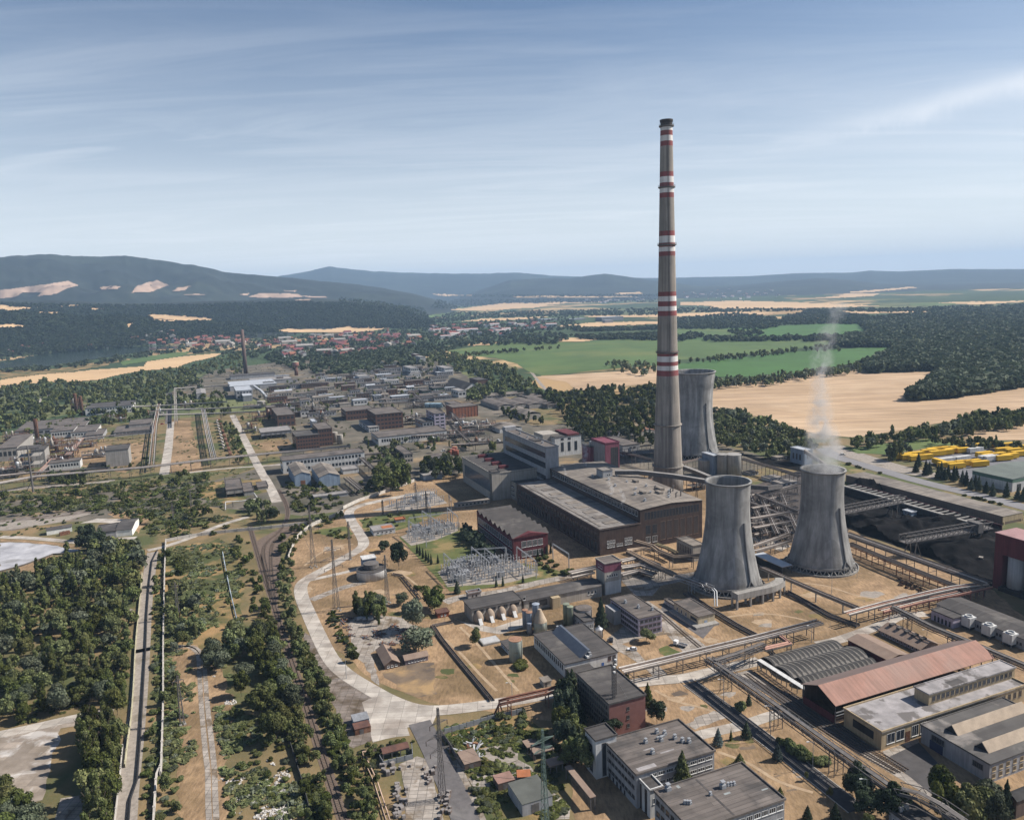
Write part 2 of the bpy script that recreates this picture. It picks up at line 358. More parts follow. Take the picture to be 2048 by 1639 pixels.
# ---------------------------------------------------------------- draped and flat zones
def drape(name, P_, m_, off=1.2, s=(2.6, 1.3), kind='structure'):
 P_ = np.array(P_, float); x0, y0 = P_.min(0); x1, y1 = P_.max(0)
 xs = np.arange(x0, x1+s[0], s[0]); ys = np.arange(y0, y1+s[1], s[1])
 gx, gy = np.meshgrid(xs, ys); pts = GT(gx.ravel(), gy.ravel(), off)
 nx, ny = len(xs), len(ys); ix = np.arange(nx*ny).reshape(ny, nx)
 Q = np.stack([ix[:-1, :-1], ix[1:, :-1], ix[1:, 1:], ix[:-1, 1:]], -1).reshape(-1, 4)
 cx = gx.ravel()[Q].mean(1); cy = gy.ravel()[Q].mean(1)
 wob_ = 4*(fbm(cx/9, cy/5, 3, 4)-.5)
 keep = inpoly(cx+wob_, cy+wob_*.5, P_) & ~np.isnan(pts[Q][:, :, 2]).any(1)
 q3 = pts[Q]; dist = np.hypot(q3[:, :, 0], q3[:, :, 1]); keep &= (dist.max(1)/dist.min(1)) < 1.12
 Q = Q[keep]
 if not len(Q): return
 used, inv = np.unique(Q.ravel(), return_inverse=True)
 return tag(link(name, npmesh(name, pts[used], inv.reshape(-1, 4), m_, smooth=True)), kind=kind)
ZL = [0.0]
def zone(name, pts, m_, z, jit=0, seg=0, kind='structure'):
 w = [G(*p)[:2] for p in pts]
 if jit:
  r2 = random.Random(len(pts)*7+int(pts[0][0])); out = []
  for q in range(len(w)):
   p0, p1 = w[q], w[(q+1) % len(w)]; L_ = np.hypot(*(p1-p0)); n = max(1, int(L_/(seg or 4)))
   for t in range(n): out.append(p0+(p1-p0)*t/n+np.array([r2.uniform(-jit, jit), r2.uniform(-jit, jit)]))
  w = out
 mb = MB(); mb.poly([(p[0], p[1], z) for p in w])
 ob = mb.build(name, m_)
 if ob.data.polygons[0].normal.z < 0: ob.data.flip_normals()
 return tag(ob, kind=kind)
def smooth_line(w, n=6):
 w = [np.array(p[:2], float) for p in w]
 if len(w) < 3: return w
 out = []
 for q in range(len(w)-1):
  p0 = w[max(0, q-1)]; p1 = w[q]; p2 = w[q+1]; p3 = w[min(len(w)-1, q+2)]
  for t in np.linspace(0, 1, n, endpoint=False):
   out.append(.5*((2*p1)+(-p0+p2)*t+(2*p0-5*p1+4*p2-p3)*t*t+(-p0+3*p1-3*p2+p3)*t**3))
 out.append(w[-1]); return out
def offs(w, d_):
 out = []
 for q in range(len(w)):
  t = w[min(len(w)-1, q+1)]-w[max(0, q-1)]; t = t/(np.hypot(*t) or 1)
  out.append(w[q]+np.array([t[1], -t[0]])*d_)
 return out
EXC = set()
def excl(w, r):
 for q in range(len(w)-1):
  L_ = np.hypot(*(w[q+1]-w[q]))
  for t in np.arange(0, L_, 1.0):
   x, y = w[q]+(w[q+1]-w[q])*t/L_
   for dx in np.arange(-r, r+.1, 1.0):
    for dy in np.arange(-r, r+.1, 1.0): EXC.add((int((x+dx)//1.2), int((y+dy)//1.2)))
def strip(name, pts, width, m_, z, n=6, kerb=None, world=False, kind='structure'):
 w = [np.array(p[:2], float) for p in pts] if world else [G(*p)[:2] for p in pts]
 w = smooth_line(w, n); excl(w, width/2*.9) if hypot(*w[0]) < 900 else 0; wl = offs(w, -width/2); wr = offs(w, width/2)
 mb = MB()
 for q in range(len(w)-1):
  mb.poly([(*wr[q], z), (*wr[q+1], z), (*wl[q+1], z), (*wl[q], z)])
 if kerb:
  for side in (offs(w, -width/2-.12), offs(w, width/2+.12)):
   for q in range(len(w)-1): mb.beam((*side[q], z+.0), (*side[q+1], z+.0), .22, .24, 1)
 ob = mb.build(name, [m_, kerb] if kerb else m_)
 return tag(ob, kind=kind)
def track(name, pts, z=.06, n=6, ballast=True, world=False):
 w = [np.array(p[:2], float) for p in pts] if world else [G(*p)[:2] for p in pts]
 w = smooth_line(w, n); excl(w, 1.6); mb = MB()
 if ballast:
  for q in range(len(w)-1):
   a0, a1, b0, b1 = offs(w, -1.9)[q], offs(w, 1.9)[q], offs(w, -1.9)[q+1], offs(w, 1.9)[q+1]
   mb.poly([(*a1, z), (*b1, z), (*b0, z), (*a0, z)], 0)
 for sgn in (-.76, .76):
  s_ = offs(w, sgn)
  for q in range(len(w)-1): mb.beam((*s_[q], z+.14), (*s_[q+1], z+.14), .16, .2, 1)
 tot = 0; nxt = 0
 for q in range(len(w)-1):
  L_ = np.hypot(*(w[q+1]-w[q])); t_ = (w[q+1]-w[q])/(L_ or 1); nn = np.array([t_[1], -t_[0]])
  while nxt < tot+L_:
   p = w[q]+t_*(nxt-tot); mb.beam((*(p-nn*1.25), z+.03), (*(p+nn*1.25), z+.03), .26, .1, 2); nxt += 1.0
  tot += L_
 return tag(mb.build(name, [M_ballast, M_rail, M_sleeper]), kind='structure')
M_dry = mat('dry_grass', (.37, .25, .145), (.23, .15, .085), .09, (.185, .125, .066), .022, .45, .6, coord='World', bump=.5, bsc=1.5, streak=(.9, .25, .5), stk=.62, lohi=(.34, .62))
M_dry2 = mat('dry_meadow', (.30, .19, .09), (.13, .105, .042), .05, (.06, .07, .025), .03, .46, .58, coord='World', bump=.6, bsc=1.2)
M_green = mat('green_lawn', (.10, .11, .035), (.055, .072, .022), .09, (.20, .15, .065), .05, .52, .64, coord='World', bump=.5, bsc=1.5)
M_conc = mat('pale_concrete', (.47, .43, .38), (.33, .295, .26), .16, (.26, .22, .185), .06, .5, .68, coord='World', brick=(1, .5, 6, 4, .09, .0), lohi=(.32, .62))
M_conc2 = mat('worn_concrete_slabs', (.38, .34, .30), (.25, .22, .19), .18, (.17, .13, .09), .09, .52, .62, coord='World', brick=(1, .42, 3, 2, .10, .0))
M_tracky = mat('stained_slab_yard', (.25, .215, .19), (.15, .12, .10), .16, (.10, .075, .05), .1, .5, .62, coord='World', brick=(1, .5, 3.2, 2.2, .10, .0))
M_asph = mat('asphalt', (.125, .115, .115), (.085, .08, .08), .25, (.16, .15, .145), .06, .55, .7, coord='World')
M_asphd = mat('dark_asphalt', (.075, .07, .07), (.05, .047, .047), .25, (.10, .09, .085), .06, .55, .7, coord='World')
M_gravel = mat('gravel', (.30, .265, .23), (.20, .175, .15), .5, (.14, .12, .09), .08, .55, .68, coord='World', bump=.4, bsc=3)
M_kerb = mat('kerb_stone', (.42, .39, .35), None, .4)
M_ballast = mat('track_ballast', (.155, .115, .09), (.09, .068, .055), .6, coord='World')
M_rail = mat('rail_steel', (.10, .075, .06), None, .5, rough=.5)
M_sleeper = mat('sleeper', (.11, .085, .065), None, .5)
M_coal = mat('coal', (.013, .0125, .013), (.006, .006, .0065), .12, (.028, .026, .026), .05, .55, .72, coord='World', bump=1.0, bsc=.6, rough=.95, spec=.03)
M_wheat = mat('stubble', (.50, .35, .22), (.40, .275, .165), .01, (.55, .40, .26), .004, .5, .66, coord='World', wave=('Y', .028, .82, 1.5), streak=(.005, .07, .1), stk=.68)
M_wheat2 = mat('far_stubble', (.52, .36, .20), (.42, .28, .155), .003, coord='World')
M_crop = mat('green_crop', (.085, .135, .038), (.06, .10, .03), .008, (.12, .145, .045), .003, .5, .65, coord='World', wave=('Y', .03, .85, 1))
M_crop2 = mat('bright_crop', (.055, .13, .03), (.045, .10, .026), .01, coord='World', wave=('Y', .03, .88, 1))
M_water = mat('lake_water', (.014, .025, .016), (.01, .02, .013), .01, rough=.12, spec=.4)
M_white = mat('pale_deposit', (.42, .42, .44), (.24, .24, .26), .07, (.15, .145, .14), .04, .53, .7, coord='World')
M_fieldp = mat('pink_stubble', (.36, .255, .19), (.28, .20, .15), .002, coord='World')
def F_(name, m_, f, *pts, off=1.2, **kw): return drape(name, fp(f, *pts), m_, off, **kw)
W2 = M_wheat2
for P_ in ([(0, 415), (100, 405), (150, 395), (330, 372), (400, 360), (460, 387), (400, 402), (330, 438), (215, 450), (240, 430), (130, 428), (85, 457), (0, 462)],
  [(585, 397), (650, 389), (710, 394), (690, 408), (590, 411)], [(770, 428), (800, 390), (920, 354), (985, 385), (940, 405), (880, 425)],
  [(1010, 420), (1040, 400), (1120, 390), (1080, 415)], [(1055, 439), (1140, 435), (1235, 445)],
  [(1390, 443), (1460, 430), (1450, 445)], [(1450, 455), (1510, 432), (1740, 434), (1780, 452), (1640, 459)], [(1770, 446), (1900, 450), (1920, 458), (1800, 456)],
  [(1630, 418), (1740, 414), (1720, 422)], [(1690, 475), (1830, 468), (1810, 476)]):
 F_('stubble_field', M_fieldp, a, *P_, off=6)
for P_ in ([(0, 498), (40, 497), (60, 508), (170, 510), (250, 515), (150, 525), (80, 540), (0, 535)], [(215, 540), (350, 538), (370, 550), (240, 555)],
  [(330, 503), (480, 500), (470, 510), (340, 510)], [(400, 522), (600, 518), (660, 522), (560, 530)],
  [(0, 612), (60, 606), (190, 617), (150, 632), (0, 638)], [(850, 560), (910, 550), (1270, 578), (1230, 598), (1140, 597), (960, 600), (900, 590)],
  [(740, 605), (800, 598), (760, 640), (730, 640)], [(1610, 650), (1690, 635), (1900, 645), (2048, 622), (2048, 660), (1700, 660)], [(1930, 618), (2048, 612), (2048, 628), (1930, 628)]):
 F_('stubble_field', W2, a, *P_, off=3)
for P_ in ([(0, 935), (240, 905), (420, 890), (620, 872), (840, 858), (860, 830), (1060, 800), (1310, 778), (1260, 800), (1110, 835), (1050, 862), (830, 885), (700, 905), (580, 935), (420, 945), (240, 950), (0, 985)],):
 F_('stubble_field', M_wheat2, a, *P_, off=1)
F_('meadow', M_crop, a, (700, 830), (860, 800), (1000, 775), (1130, 770), (1060, 798), (860, 828), (720, 850), off=.8)
F_('meadow', M_dry2, a, (0, 880), (300, 872), (560, 840), (640, 825), (640, 850), (420, 885), (240, 902), (0, 930), off=.6)
F_('lake', M_water, a, (0, 835), (80, 815), (240, 785), (420, 765), (700, 745), (900, 738), (1060, 740), (1060, 750), (900, 760), (700, 790), (560, 815), (420, 835), (280, 858), (0, 868), off=.5)
for P_ in ([(560, 85), (830, 95), (640, 100)], [(690, 185), (1000, 145), (1100, 142), (1340, 148), (1230, 170), (1060, 180), (860, 192)], [(1120, 155), (1330, 135), (1480, 140), (1360, 148)],
  [(740, 258), (900, 240), (1300, 228), (1200, 240), (980, 255)], [(170, 262), (230, 253), (340, 258), (250, 268)], [(0, 280), (200, 277), (340, 290), (200, 318), (0, 330)],
  [(1280, 285), (1470, 275), (1600, 262), (1975, 258), (1975, 272), (1600, 290), (1500, 293)], [(1500, 222), (1975, 215), (1975, 230), (1560, 232)], [(1060, 100), (1300, 97), (1975, 105), (1600, 108), (1100, 108)], [(1700, 80), (1860, 74), (1880, 85), (1720, 90)],
  [(1350, 365), (1480, 360), (1620, 368), (1500, 385), (1360, 385)], [(800, 385), (920, 382), (940, 404), (830, 410)]):
 F_('stubble_field', W2, b, *P_, off=1.5)
for P_ in ([(30, 195), (400, 183), (640, 190), (500, 205), (40, 212)], [(60, 130), (400, 120), (700, 128), (1000, 140), (1230, 152), (900, 160), (500, 168), (220, 165), (240, 150), (60, 145)],
  [(940, 182), (1500, 180), (1530, 188), (1100, 195)], [(820, 105), (980, 92), (1020, 78), (1220, 78), (1180, 92), (1000, 102)], [(1020, 70), (1400, 40), (1430, 46), (1100, 75)], [(1540, 133), (1760, 126), (2048, 120), (2048, 128), (1780, 142)], [(1720, 155), (1880, 150), (1860, 160)]):
 F_('stubble_field', W2, c, *P_, off=1.5)
for P_ in ([(0, 60), (0, 0)],): pass
F_('crop_field', M_crop, b, (500, 225), (700, 200), (900, 195), (760, 235), (560, 232), off=1)
zone('green_field', fp(b, (660, 440), (800, 418), (1000, 388), (1500, 380), (1975, 362))+fp(c, (940, 350), (930, 372), (740, 395), (700, 410), (50, 462))+fp(b, (1960, 530), (1750, 545), (1260, 592), (1185, 575), (1100, 520), (960, 480), (780, 468)), M_crop, .2, jit=2, seg=30)
zone('bright_green_field', fp(c, (30, 486), (380, 450), (740, 412), (990, 400), (1285, 378), (1270, 420), (1130, 470), (980, 495), (840, 525), (560, 560), (250, 560), (30, 540)), M_crop2, .35, jit=2, seg=30)
zone('green_field', fp(c, (0, 285), (380, 275), (640, 262), (1090, 246), (1160, 292), (1040, 330), (960, 345), (0, 343)), M_crop2, .3, jit=2, seg=30)
zone('pale_green_field', fp(c, (0, 285), (330, 280), (560, 292), (440, 318), (260, 335), (0, 343)), M_crop, .5, jit=2, seg=30)
F_('crop_field', M_crop, c, (1380, 135), (1700, 128), (1600, 150), (1400, 150), off=1)
zone('stubble_field', fp(c, (200, 618), (440, 592), (840, 535), (1150, 515), (1560, 498), (1545, 560), (1450, 630), (1380, 665), (1640, 650), (2048, 588), (2200, 580), (2300, 700), (2048, 770), (1780, 800), (1550, 830), (1160, 900), (1050, 910), (840, 890), (510, 790), (200, 740)), M_wheat, .2, jit=1.5, seg=20)
zone('stubble_field', fp(b, (1200, 600), (1965, 550), (1980, 640), (1700, 665), (1480, 688), (1400, 630)), M_wheat, .2, jit=1.5, seg=20)
zone('stubble_field', fp(c, (1640, 905), (1800, 870), (2048, 835), (2300, 800), (2300, 900), (2048, 925), (1850, 925)), M_wheat, .2, jit=1.5, seg=20)
zone('grass_verge', fp(c, (1000, 975), (1520, 915), (1700, 950), (1450, 975), (1240, 1010), (1080, 1000)), M_crop, .15, jit=1.5, seg=10)
# ---------------------------------------------------------------- works ground, roads and tracks
zone('works_ground', [(-60, 1010), (180, 985), (430, 960), (560, 925), (560, 800), (330, 790), (430, 740), (620, 715), (880, 715), (990, 790), (1060, 850), (1310, 845), (1500, 905), (1560, 925), (1440, 960), (950, 960), (880, 1000), (600, 1030), (380, 1010), (180, 1040), (-60, 1060)], mat('works_floor', (.17, .145, .115), (.085, .08, .058), .03, (.26, .185, .105), .016, .57, .66, streak=(.02, .02, .02), stk=.6, coord='World'), .02, jit=3, seg=20)
zone('dry_grass', [(572, 1150), (582, 1110), (600, 1075), (640, 1050), (686, 1020), (760, 985), (830, 962), (930, 945), (1310, 950), (1520, 975), (1700, 1060), (1985, 1180), (2120, 1290), (2300, 1750), (1180, 1750), (1110, 1440), (1000, 1425), (880, 1410), (760, 1370), (660, 1290), (610, 1230)], M_dry, .04, jit=1.2, seg=6)
zone('meadow', fp(j, (1330, 100), (1500, 60), (1760, 60), (1780, 130), (1500, 230), (1300, 170)), M_dry2, .05, jit=3, seg=6)
zone('meadow', fp(j, (990, 540), (1450, 450), (1560, 560), (1600, 900), (1680, 1189), (1560, 1189), (990, 1189)), M_dry2, .045, jit=3, seg=8)
zone('meadow', fp(k, (1150, 170), (1300, 160), (1480, 300), (1560, 700), (1500, 1000), (1480, 1400), (1180, 1400), (1170, 900)), M_dry, .055, jit=1.5, seg=5)
for P_ in ([(400, 150), (560, 120), (560, 180), (430, 185)], [(780, 140), (960, 130), (1040, 160), (960, 190), (780, 185)], [(700, 290), (760, 260), (1000, 290), (920, 420), (870, 350)], [(0, 690), (0, 720), (320, 660), (450, 560), (330, 560)]):
 zone('dry_grass', fp(j, *P_), M_dry, .05, jit=1.5, seg=5)
zone('dry_grass', fp(a, (995, 1175), (1110, 1170), (1190, 1470), (990, 1480)), M_dry, .05, jit=1, seg=8)
zone('dry_grass', fp(a, (560, 1310), (860, 1300), (840, 1400), (740, 1480), (480, 1440), (300, 1380)), M_dry, .05, jit=2, seg=8)
zone('dry_grass', fp(a, (1480, 1310), (1690, 1280), (1720, 1330), (1560, 1350)), M_dry, .05, jit=1, seg=8)
zone('dry_grass', fp(a, (1370, 1190), (1480, 1400), (1440, 1420), (1330, 1190)), M_green, .05, jit=1, seg=8)
zone('gravel_lot', fp(j, (0, 330), (300, 290), (640, 262), (600, 290), (440, 335), (240, 370), (100, 395), (0, 400)), M_tracky, .06, jit=1, seg=5)
zone('gravel_lot', fp(j, (0, 345), (330, 318), (560, 285), (600, 288), (460, 330), (230, 372), (0, 398)), M_gravel, .08, jit=1, seg=5)
zone('spoil_heap', fp(j, (0, 478), (110, 475), (380, 500), (520, 530), (480, 540), (400, 545), (300, 575), (140, 630), (0, 665)), M_white, .09, jit=1, seg=4)
zone('dry_grass', fp(j, (0, 455), (300, 470), (540, 500), (520, 525), (380, 495), (100, 470), (0, 474)), M_dry, .07, jit=.8, seg=4)
zone('concrete_yard', fp(j, (530, 350), (640, 318), (940, 325), (840, 355), (640, 345)), M_conc, .08)
strip('access_road', fp(j, (0, 440), (200, 448), (400, 465), (560, 480), (680, 480), (780, 455), (900, 445)), 6, M_conc, .1)
strip('access_road', fp(j, (975, 530), (1100, 500), (1300, 430), (1440, 370), (1560, 330), (1640, 308)), 5.5, M_conc, .1)
strip('access_road', fp(j, (0, 140), (220, 118), (500, 95), (760, 65)), 5, M_conc2, .09)
strip('access_road', fp(a, (0, 1590), (180, 1560), (420, 1545), (640, 1530)), 5, M_conc2, .085)
strip('concrete_road', fp(a, (1620, 1650), (1580, 1560), (1500, 1420), (1420, 1260), (1360, 1140)), 8, M_conc, .1)
strip('concrete_road', fp(a, (960, 1490), (985, 1330), (1000, 1180)), 9, M_conc, .1)
strip('concrete_road', fp(a, (984, 1190), (990, 1100), (988, 1010)), 8, M_asph, .1)
strip('concrete_road', fp(a, (1080, 1480), (1300, 1455), (1500, 1440), (1640, 1430)), 5, M_conc, .09)
strip('concrete_road', fp(a, (180, 1090), (240, 1050), (300, 1010)), 12, M_conc, .1)
strip('dirt_road', fp(b, (1180, 560), (1260, 660), (1330, 720)), 6, M_gravel, .1)
strip('ring_road', fp(g, (1010, 78), (900, 90), (800, 105), (640, 138), (520, 168), (455, 205), (470, 270), (520, 345), (548, 405), (525, 450), (400, 522), (280, 590), (190, 640), (140, 690), (145, 770), (200, 900), (250, 1010), (310, 1130), (370, 1215), (460, 1290), (600, 1375), (720, 1440), (860, 1492), (1000, 1508), (1180, 1495), (1400, 1465), (1640, 1425), (1900, 1375)), 7.4, M_conc, .12)
strip('side_road', fp(g, (190, 655), (330, 625), (480, 590), (560, 560)), 4, M_conc, .10)
strip('side_road', fp(g, (205, 785), (330, 735), (440, 695), (560, 670)), 5.5, M_conc2, .10)
zone('slab_yard', fp(l, (205, 60), (290, 130), (370, 290), (520, 420), (740, 520), (640, 560), (700, 740), (690, 830), (560, 870), (520, 850), (460, 640), (390, 480), (330, 330)), M_tracky, .07, jit=.6, seg=4)
zone('concrete_yard', fp(l, (625, 565), (740, 515), (900, 580), (1000, 600), (1150, 610), (1110, 720), (940, 735), (960, 790), (860, 800), (700, 835), (690, 730)), M_conc, .09, jit=.4, seg=4)
strip('asphalt_road', fp(l, (1020, 700), (1100, 850), (1190, 1040), (1290, 1260), (1400, 1520)), 8.6, M_asph, .14)
strip('pavement', fp(l, (1255, 960), (1360, 1180), (1440, 1365), (1500, 1500)), 3.2, M_conc2, .11)
zone('slab_yard', fp(l, (880, 990), (1000, 930), (1090, 960), (1130, 1160), (1190, 1365), (1230, 1500), (900, 1500), (930, 1200)), M_conc2, .1, jit=.4, seg=4)
zone('slab_yard', fp(l, (1350, 1090), (1700, 960), (1770, 1000), (1900, 1130), (2048, 1280), (2048, 1365), (1920, 1365), (1800, 1150), (1560, 1140), (1390, 1140)), M_conc2, .1, jit=.6, seg=4)
zone('slab_yard', fp(l, (1440, 880), (1640, 820), (1700, 900), (1680, 960), (1560, 980), (1460, 920)), M_gravel, .09, jit=.8, seg=3)
zone('meadow', fp(l, (1150, 760), (1730, 640), (1900, 760), (1760, 900), (1900, 1200), (2048, 1400), (1500, 1500), (1380, 1100)), M_dry2, .06, jit=1, seg=4)
zone('scrap_yard', fp(g, (440, 900), (600, 880), (800, 900), (900, 960), (880, 1040), (700, 1090), (600, 1130), (660, 1350), (620, 1330), (520, 1170), (450, 1000)), M_conc2, .08, jit=.8, seg=3)
zone('burnt_patch', fp(g, (660, 1260), (880, 1190), (1010, 1200), (1000, 1300), (1050, 1400), (900, 1420), (740, 1340)), mat('scorched', (.17, .125, .085), (.09, .07, .055), .09, (.30, .2, .1), .05, .5, .62, coord='World'), .06, jit=1.5, seg=4)
zone('switchyard_lawn', fp(g, (780, 370), (1120, 300), (1300, 330), (1300, 470), (1560, 540), (1760, 570), (1890, 620), (1450, 700), (1110, 730), (980, 590), (840, 440)), M_green, .07, jit=.4, seg=6)
zone('switchyard_gravel', fp(g, (1030, 600), (1240, 520), (1560, 530), (1700, 620), (1460, 680), (1220, 690), (1100, 700)), M_gravel, .09, jit=.3, seg=6)
zone('switchyard_gravel', fp(g, (790, 370), (950, 300), (1120, 270), (1170, 330), (1030, 390), (860, 430)), M_gravel, .09, jit=.3, seg=6)
zone('switchyard_gravel', fp(g, (600, 200), (860, 110), (1020, 90), (1100, 150), (860, 200)), M_gravel, .09, jit=.3, seg=6)
zone('meadow', fp(g, (520, 260), (800, 200), (1100, 210), (820, 310), (640, 370), (560, 340)), M_green, .06, jit=1, seg=5)
zone('meadow', fp(g, (180, 335), (430, 300), (480, 350), (420, 390), (260, 355)), M_green, .06, jit=1, seg=5)
strip('works_road', fp(g, (1080, 800), (1200, 765), (1450, 730), (1700, 670), (1901, 630), (2000, 605)), 7, M_conc2, .11)
zone('concrete_yard', fp(g, (1130, 900), (1200, 930), (1400, 965), (1600, 900), (1600, 960), (1440, 1010), (1300, 985)), M_conc, .09)
zone('works_yard', fp(d, (1180, 1160), (1500, 1100), (1640, 1170), (1800, 1140), (1850, 1180), (1560, 1240), (1500, 1310), (1380, 1310), (1280, 1200)), M_conc2, .10)
zone('works_yard', fp(h, (870, 70), (960, 130), (1260, 400), (1130, 440), (1000, 300), (820, 330), (650, 380), (590, 330), (700, 250)), M_conc2, .10)
zone('dry_grass', fp(h, (950, 400), (1000, 375), (1110, 430), (1010, 460), (960, 430)), M_green, .12, jit=.4, seg=3)
zone('dry_grass', fp(h, (780, 390), (860, 420), (960, 480), (860, 490)), M_dry, .12, jit=.4, seg=3)
strip('works_road', fp(h, (640, 370), (760, 430), (870, 500), (960, 580)), 6.5, M_conc2, .11)
strip('works_road', fp(h, (950, 190), (1090, 300), (1250, 420)), 9, M_conc2, .115)
zone('asphalt_yard', fp(h, (985, 70), (1050, 110), (1330, 240), (1250, 330), (1130, 250), (960, 140)), M_asph, .09)
strip('works_road', fp(h, (740, 640), (900, 620), (1120, 600), (1300, 560), (1500, 515), (1640, 480)), 6.5, M_conc, .12, kerb=M_kerb)
strip('works_road', fp(i, (640, 370), (760, 345), (900, 300), (1090, 230), (1200, 180), (1380, 160)), 6, M_conc, .12)
strip('works_road', fp(h, (1160, 635), (1400, 810), (1600, 960), (1800, 1110), (2048, 1300), (2300, 1500)), 6.5, M_asphd, .12, kerb=M_kerb)
zone('works_road', fp(i, (60, 570), (175, 545), (560, 800), (1000, 1110), (1462, 1385), (1400, 1405), (930, 1125), (440, 800)), M_conc2, .10)
zone('railway_yard', fp(i, (60, 565), (560, 745), (780, 900), (1040, 1090), (930, 1130), (660, 950), (440, 800)), M_asphd, .13)
zone('asphalt_yard', fp(i, (1110, 1145), (1330, 1040), (1480, 1200), (1480, 1400), (1440, 1410)), M_asphd, .13)
zone('concrete_yard', fp(i, (1080, 1100), (1330, 1010), (1330, 1050), (1110, 1145)), M_conc2, .125)
strip('side_road', fp(h, (1190, 1000), (1300, 970), (1520, 920), (1700, 860), (1790, 840)), 5.5, M_conc, .105)
zone('concrete_yard', fp(h, (1130, 910), (1330, 820), (1440, 870), (1200, 950)), M_conc2, .08, jit=1, seg=3)
zone('coal_yard', fp(e, (960, 330), (1100, 300), (1850, 560), (2100, 650), (2100, 900), (1840, 900), (1500, 740), (1030, 570), (980, 480)), M_coal, .1)
zone('works_ground', fp(e, (440, 330), (760, 230), (1000, 330), (1040, 600), (700, 640), (480, 620)), mat('sooty_ground', (.075, .063, .058), (.035, .03, .028), .04, (.20, .14, .10), .03, .6, .68, coord='World'), .07, jit=1, seg=6)
zone('concrete_yard', fp(e, (470, 620), (560, 610), (700, 670), (640, 700), (500, 650)), M_conc, .1)
zone('works_yard', fp(e, (380, 130), (520, 160), (720, 150), (1010, 260), (760, 240), (560, 200)), M_coal, .08)
strip('motorway', fp(e, (880, 105), (985, 160), (1250, 240), (1500, 310), (1800, 380), (2048, 445), (2300, 515)), 14, mat('road_grey', (.20, .195, .20), (.16, .155, .16), .05, coord='World'), .16)
strip('grass_verge', fp(e, (880, 160), (1060, 230), (1400, 320), (1800, 430), (2100, 500)), 16, M_green, .1)
strip('gravel_verge', fp(e, (940, 90), (1000, 120), (1300, 215), (1560, 270)), 22, M_gravel, .1)
zone('trailer_park', fp(e, (1420, 170), (1640, 95), (2048, 120), (2200, 140), (2200, 260), (1740, 310), (1560, 210)), mat('bluish_asphalt', (.15, .15, .165), (.12, .12, .13), .1, coord='World'), .14)
strip('pipe_track', fp(j, (1010, 540), (990, 660), (970, 800), (955, 960), (940, 1189))+fp(k, (940, 200), (920, 460), (890, 760), (850, 1100), (830, 1321), (820, 1450)), 7.0, M_gravel, .09)
for q in (-1, 1):
 strip('wheel_path', fp(k, (1160+q*0, 178+q*8), (1260+q*8, 178-q*2), (1320+q*14, 230), (1335+q*18, 340), (1350+q*20, 560), (1380+q*24, 860), (1395+q*22, 1000), (1400+q*24, 1200), (1410+q*24, 1400)), 1.9, M_conc2, .1)
zone('slab_yard', fp(k, (0, 770), (330, 690), (560, 620), (750, 590), (740, 640), (570, 690), (400, 720), (330, 1000), (260, 1200), (0, 1250), (-200, 1300)), mat('patchy_slab', (.33, .28, .235), (.20, .165, .13), .12, (.46, .43, .40), .07, .53, .6, coord='World', brick=(1, .7, 6, 4, .08, 0)), .07, jit=1, seg=4)
zone('slab_yard', fp(k, (400, 1180), (640, 1140), (560, 1400), (340, 1400)), M_conc2, .08)
strip('access_road', fp(k, (-60, 770), (200, 715), (440, 660), (600, 630), (750, 600)), 6, M_conc, .1)
strip('access_road', fp(j, (620, 1000), (760, 965), (880, 920)), 4, M_conc2, .09)
track('railway', fp(l, (70, 60), (110, 170), (180, 380), (240, 560), (320, 820), (400, 1060), (500, 1365), (540, 1480)))
track('railway', fp(j, (1650, 370), (1690, 510), (1740, 680), (1800, 860), (1860, 1060))+fp(l, (70, 62)))
track('railway', fp(j, (1840, 130), (1885, 210), (1900, 300), (1850, 400), (1770, 470), (1740, 540), (1770, 700), (1808, 850)), ballast=True)
track('railway', fp(j, (2020, 350), (1900, 400), (1820, 460), (1790, 540), (1795, 700), (1815, 870)), z=.09)
zone('rail_ballast', fp(j, (1650, 360), (1690, 470), (1760, 430), (1880, 370), (2040, 340), (2048, 360), (1920, 430), (1860, 500), (1850, 640), (1830, 860), (1800, 880), (1740, 720)), M_ballast, .05, jit=.5, seg=5)
for q in (0, 45, 90):
 track('railway', fp(i, (150+q, 570-q*.25), (420+q, 770-q*.3), (800+q, 1030-q*.3), (1180+q*.8, 1250-q*.2)), z=.14, ballast=False)
track('railway', fp(h, (965, 165), (1120, 300), (1290, 440)), z=.13, ballast=False)
M_path = mat('bare_soil', (.36, .27, .18), (.26, .185, .115), .3, coord='World')
for f_, P_ in ((g, [(1080, 1040), (1180, 1130), (1300, 1260), (1420, 1380)]), (g, [(1180, 960), (1300, 1080), (1420, 1220), (1560, 1380)]), (g, [(620, 640), (760, 600), (900, 690), (1010, 820)]), (e, [(720, 880), (900, 900), (1100, 960), (1300, 990)]), (e, [(330, 1080), (520, 1060), (700, 1080), (860, 1120)]), (h, [(920, 680), (1080, 760), (1240, 800), (1400, 860)]), (h, [(1350, 1100), (1560, 1180), (1760, 1300), (2000, 1380)]), (g, [(160, 560), (260, 480), (380, 430), (480, 420)])): strip('dirt_path', fp(f_, *P_), 1.4, M_path, .058)
w = np.array([G(*e(*q))[:2] for q in [(985, 345), (1110, 325), (1835, 575), (2060, 660), (2060, 880), (1845, 880), (1500, 725), (1040, 560), (995, 480)]]); x0, y0 = w.min(0); x1, y1 = w.max(0)
gx, gy = np.meshgrid(np.arange(x0, x1, 1.6), np.arange(y0, y1, 1.6)); nn = fbm(gx/26, gy/26, 5, 21); gz = .15+np.maximum(nn-.42, 0)*22+fbm(gx/5, gy/5, 3, 4)*.9; gz[(nn > .6)] -= .0
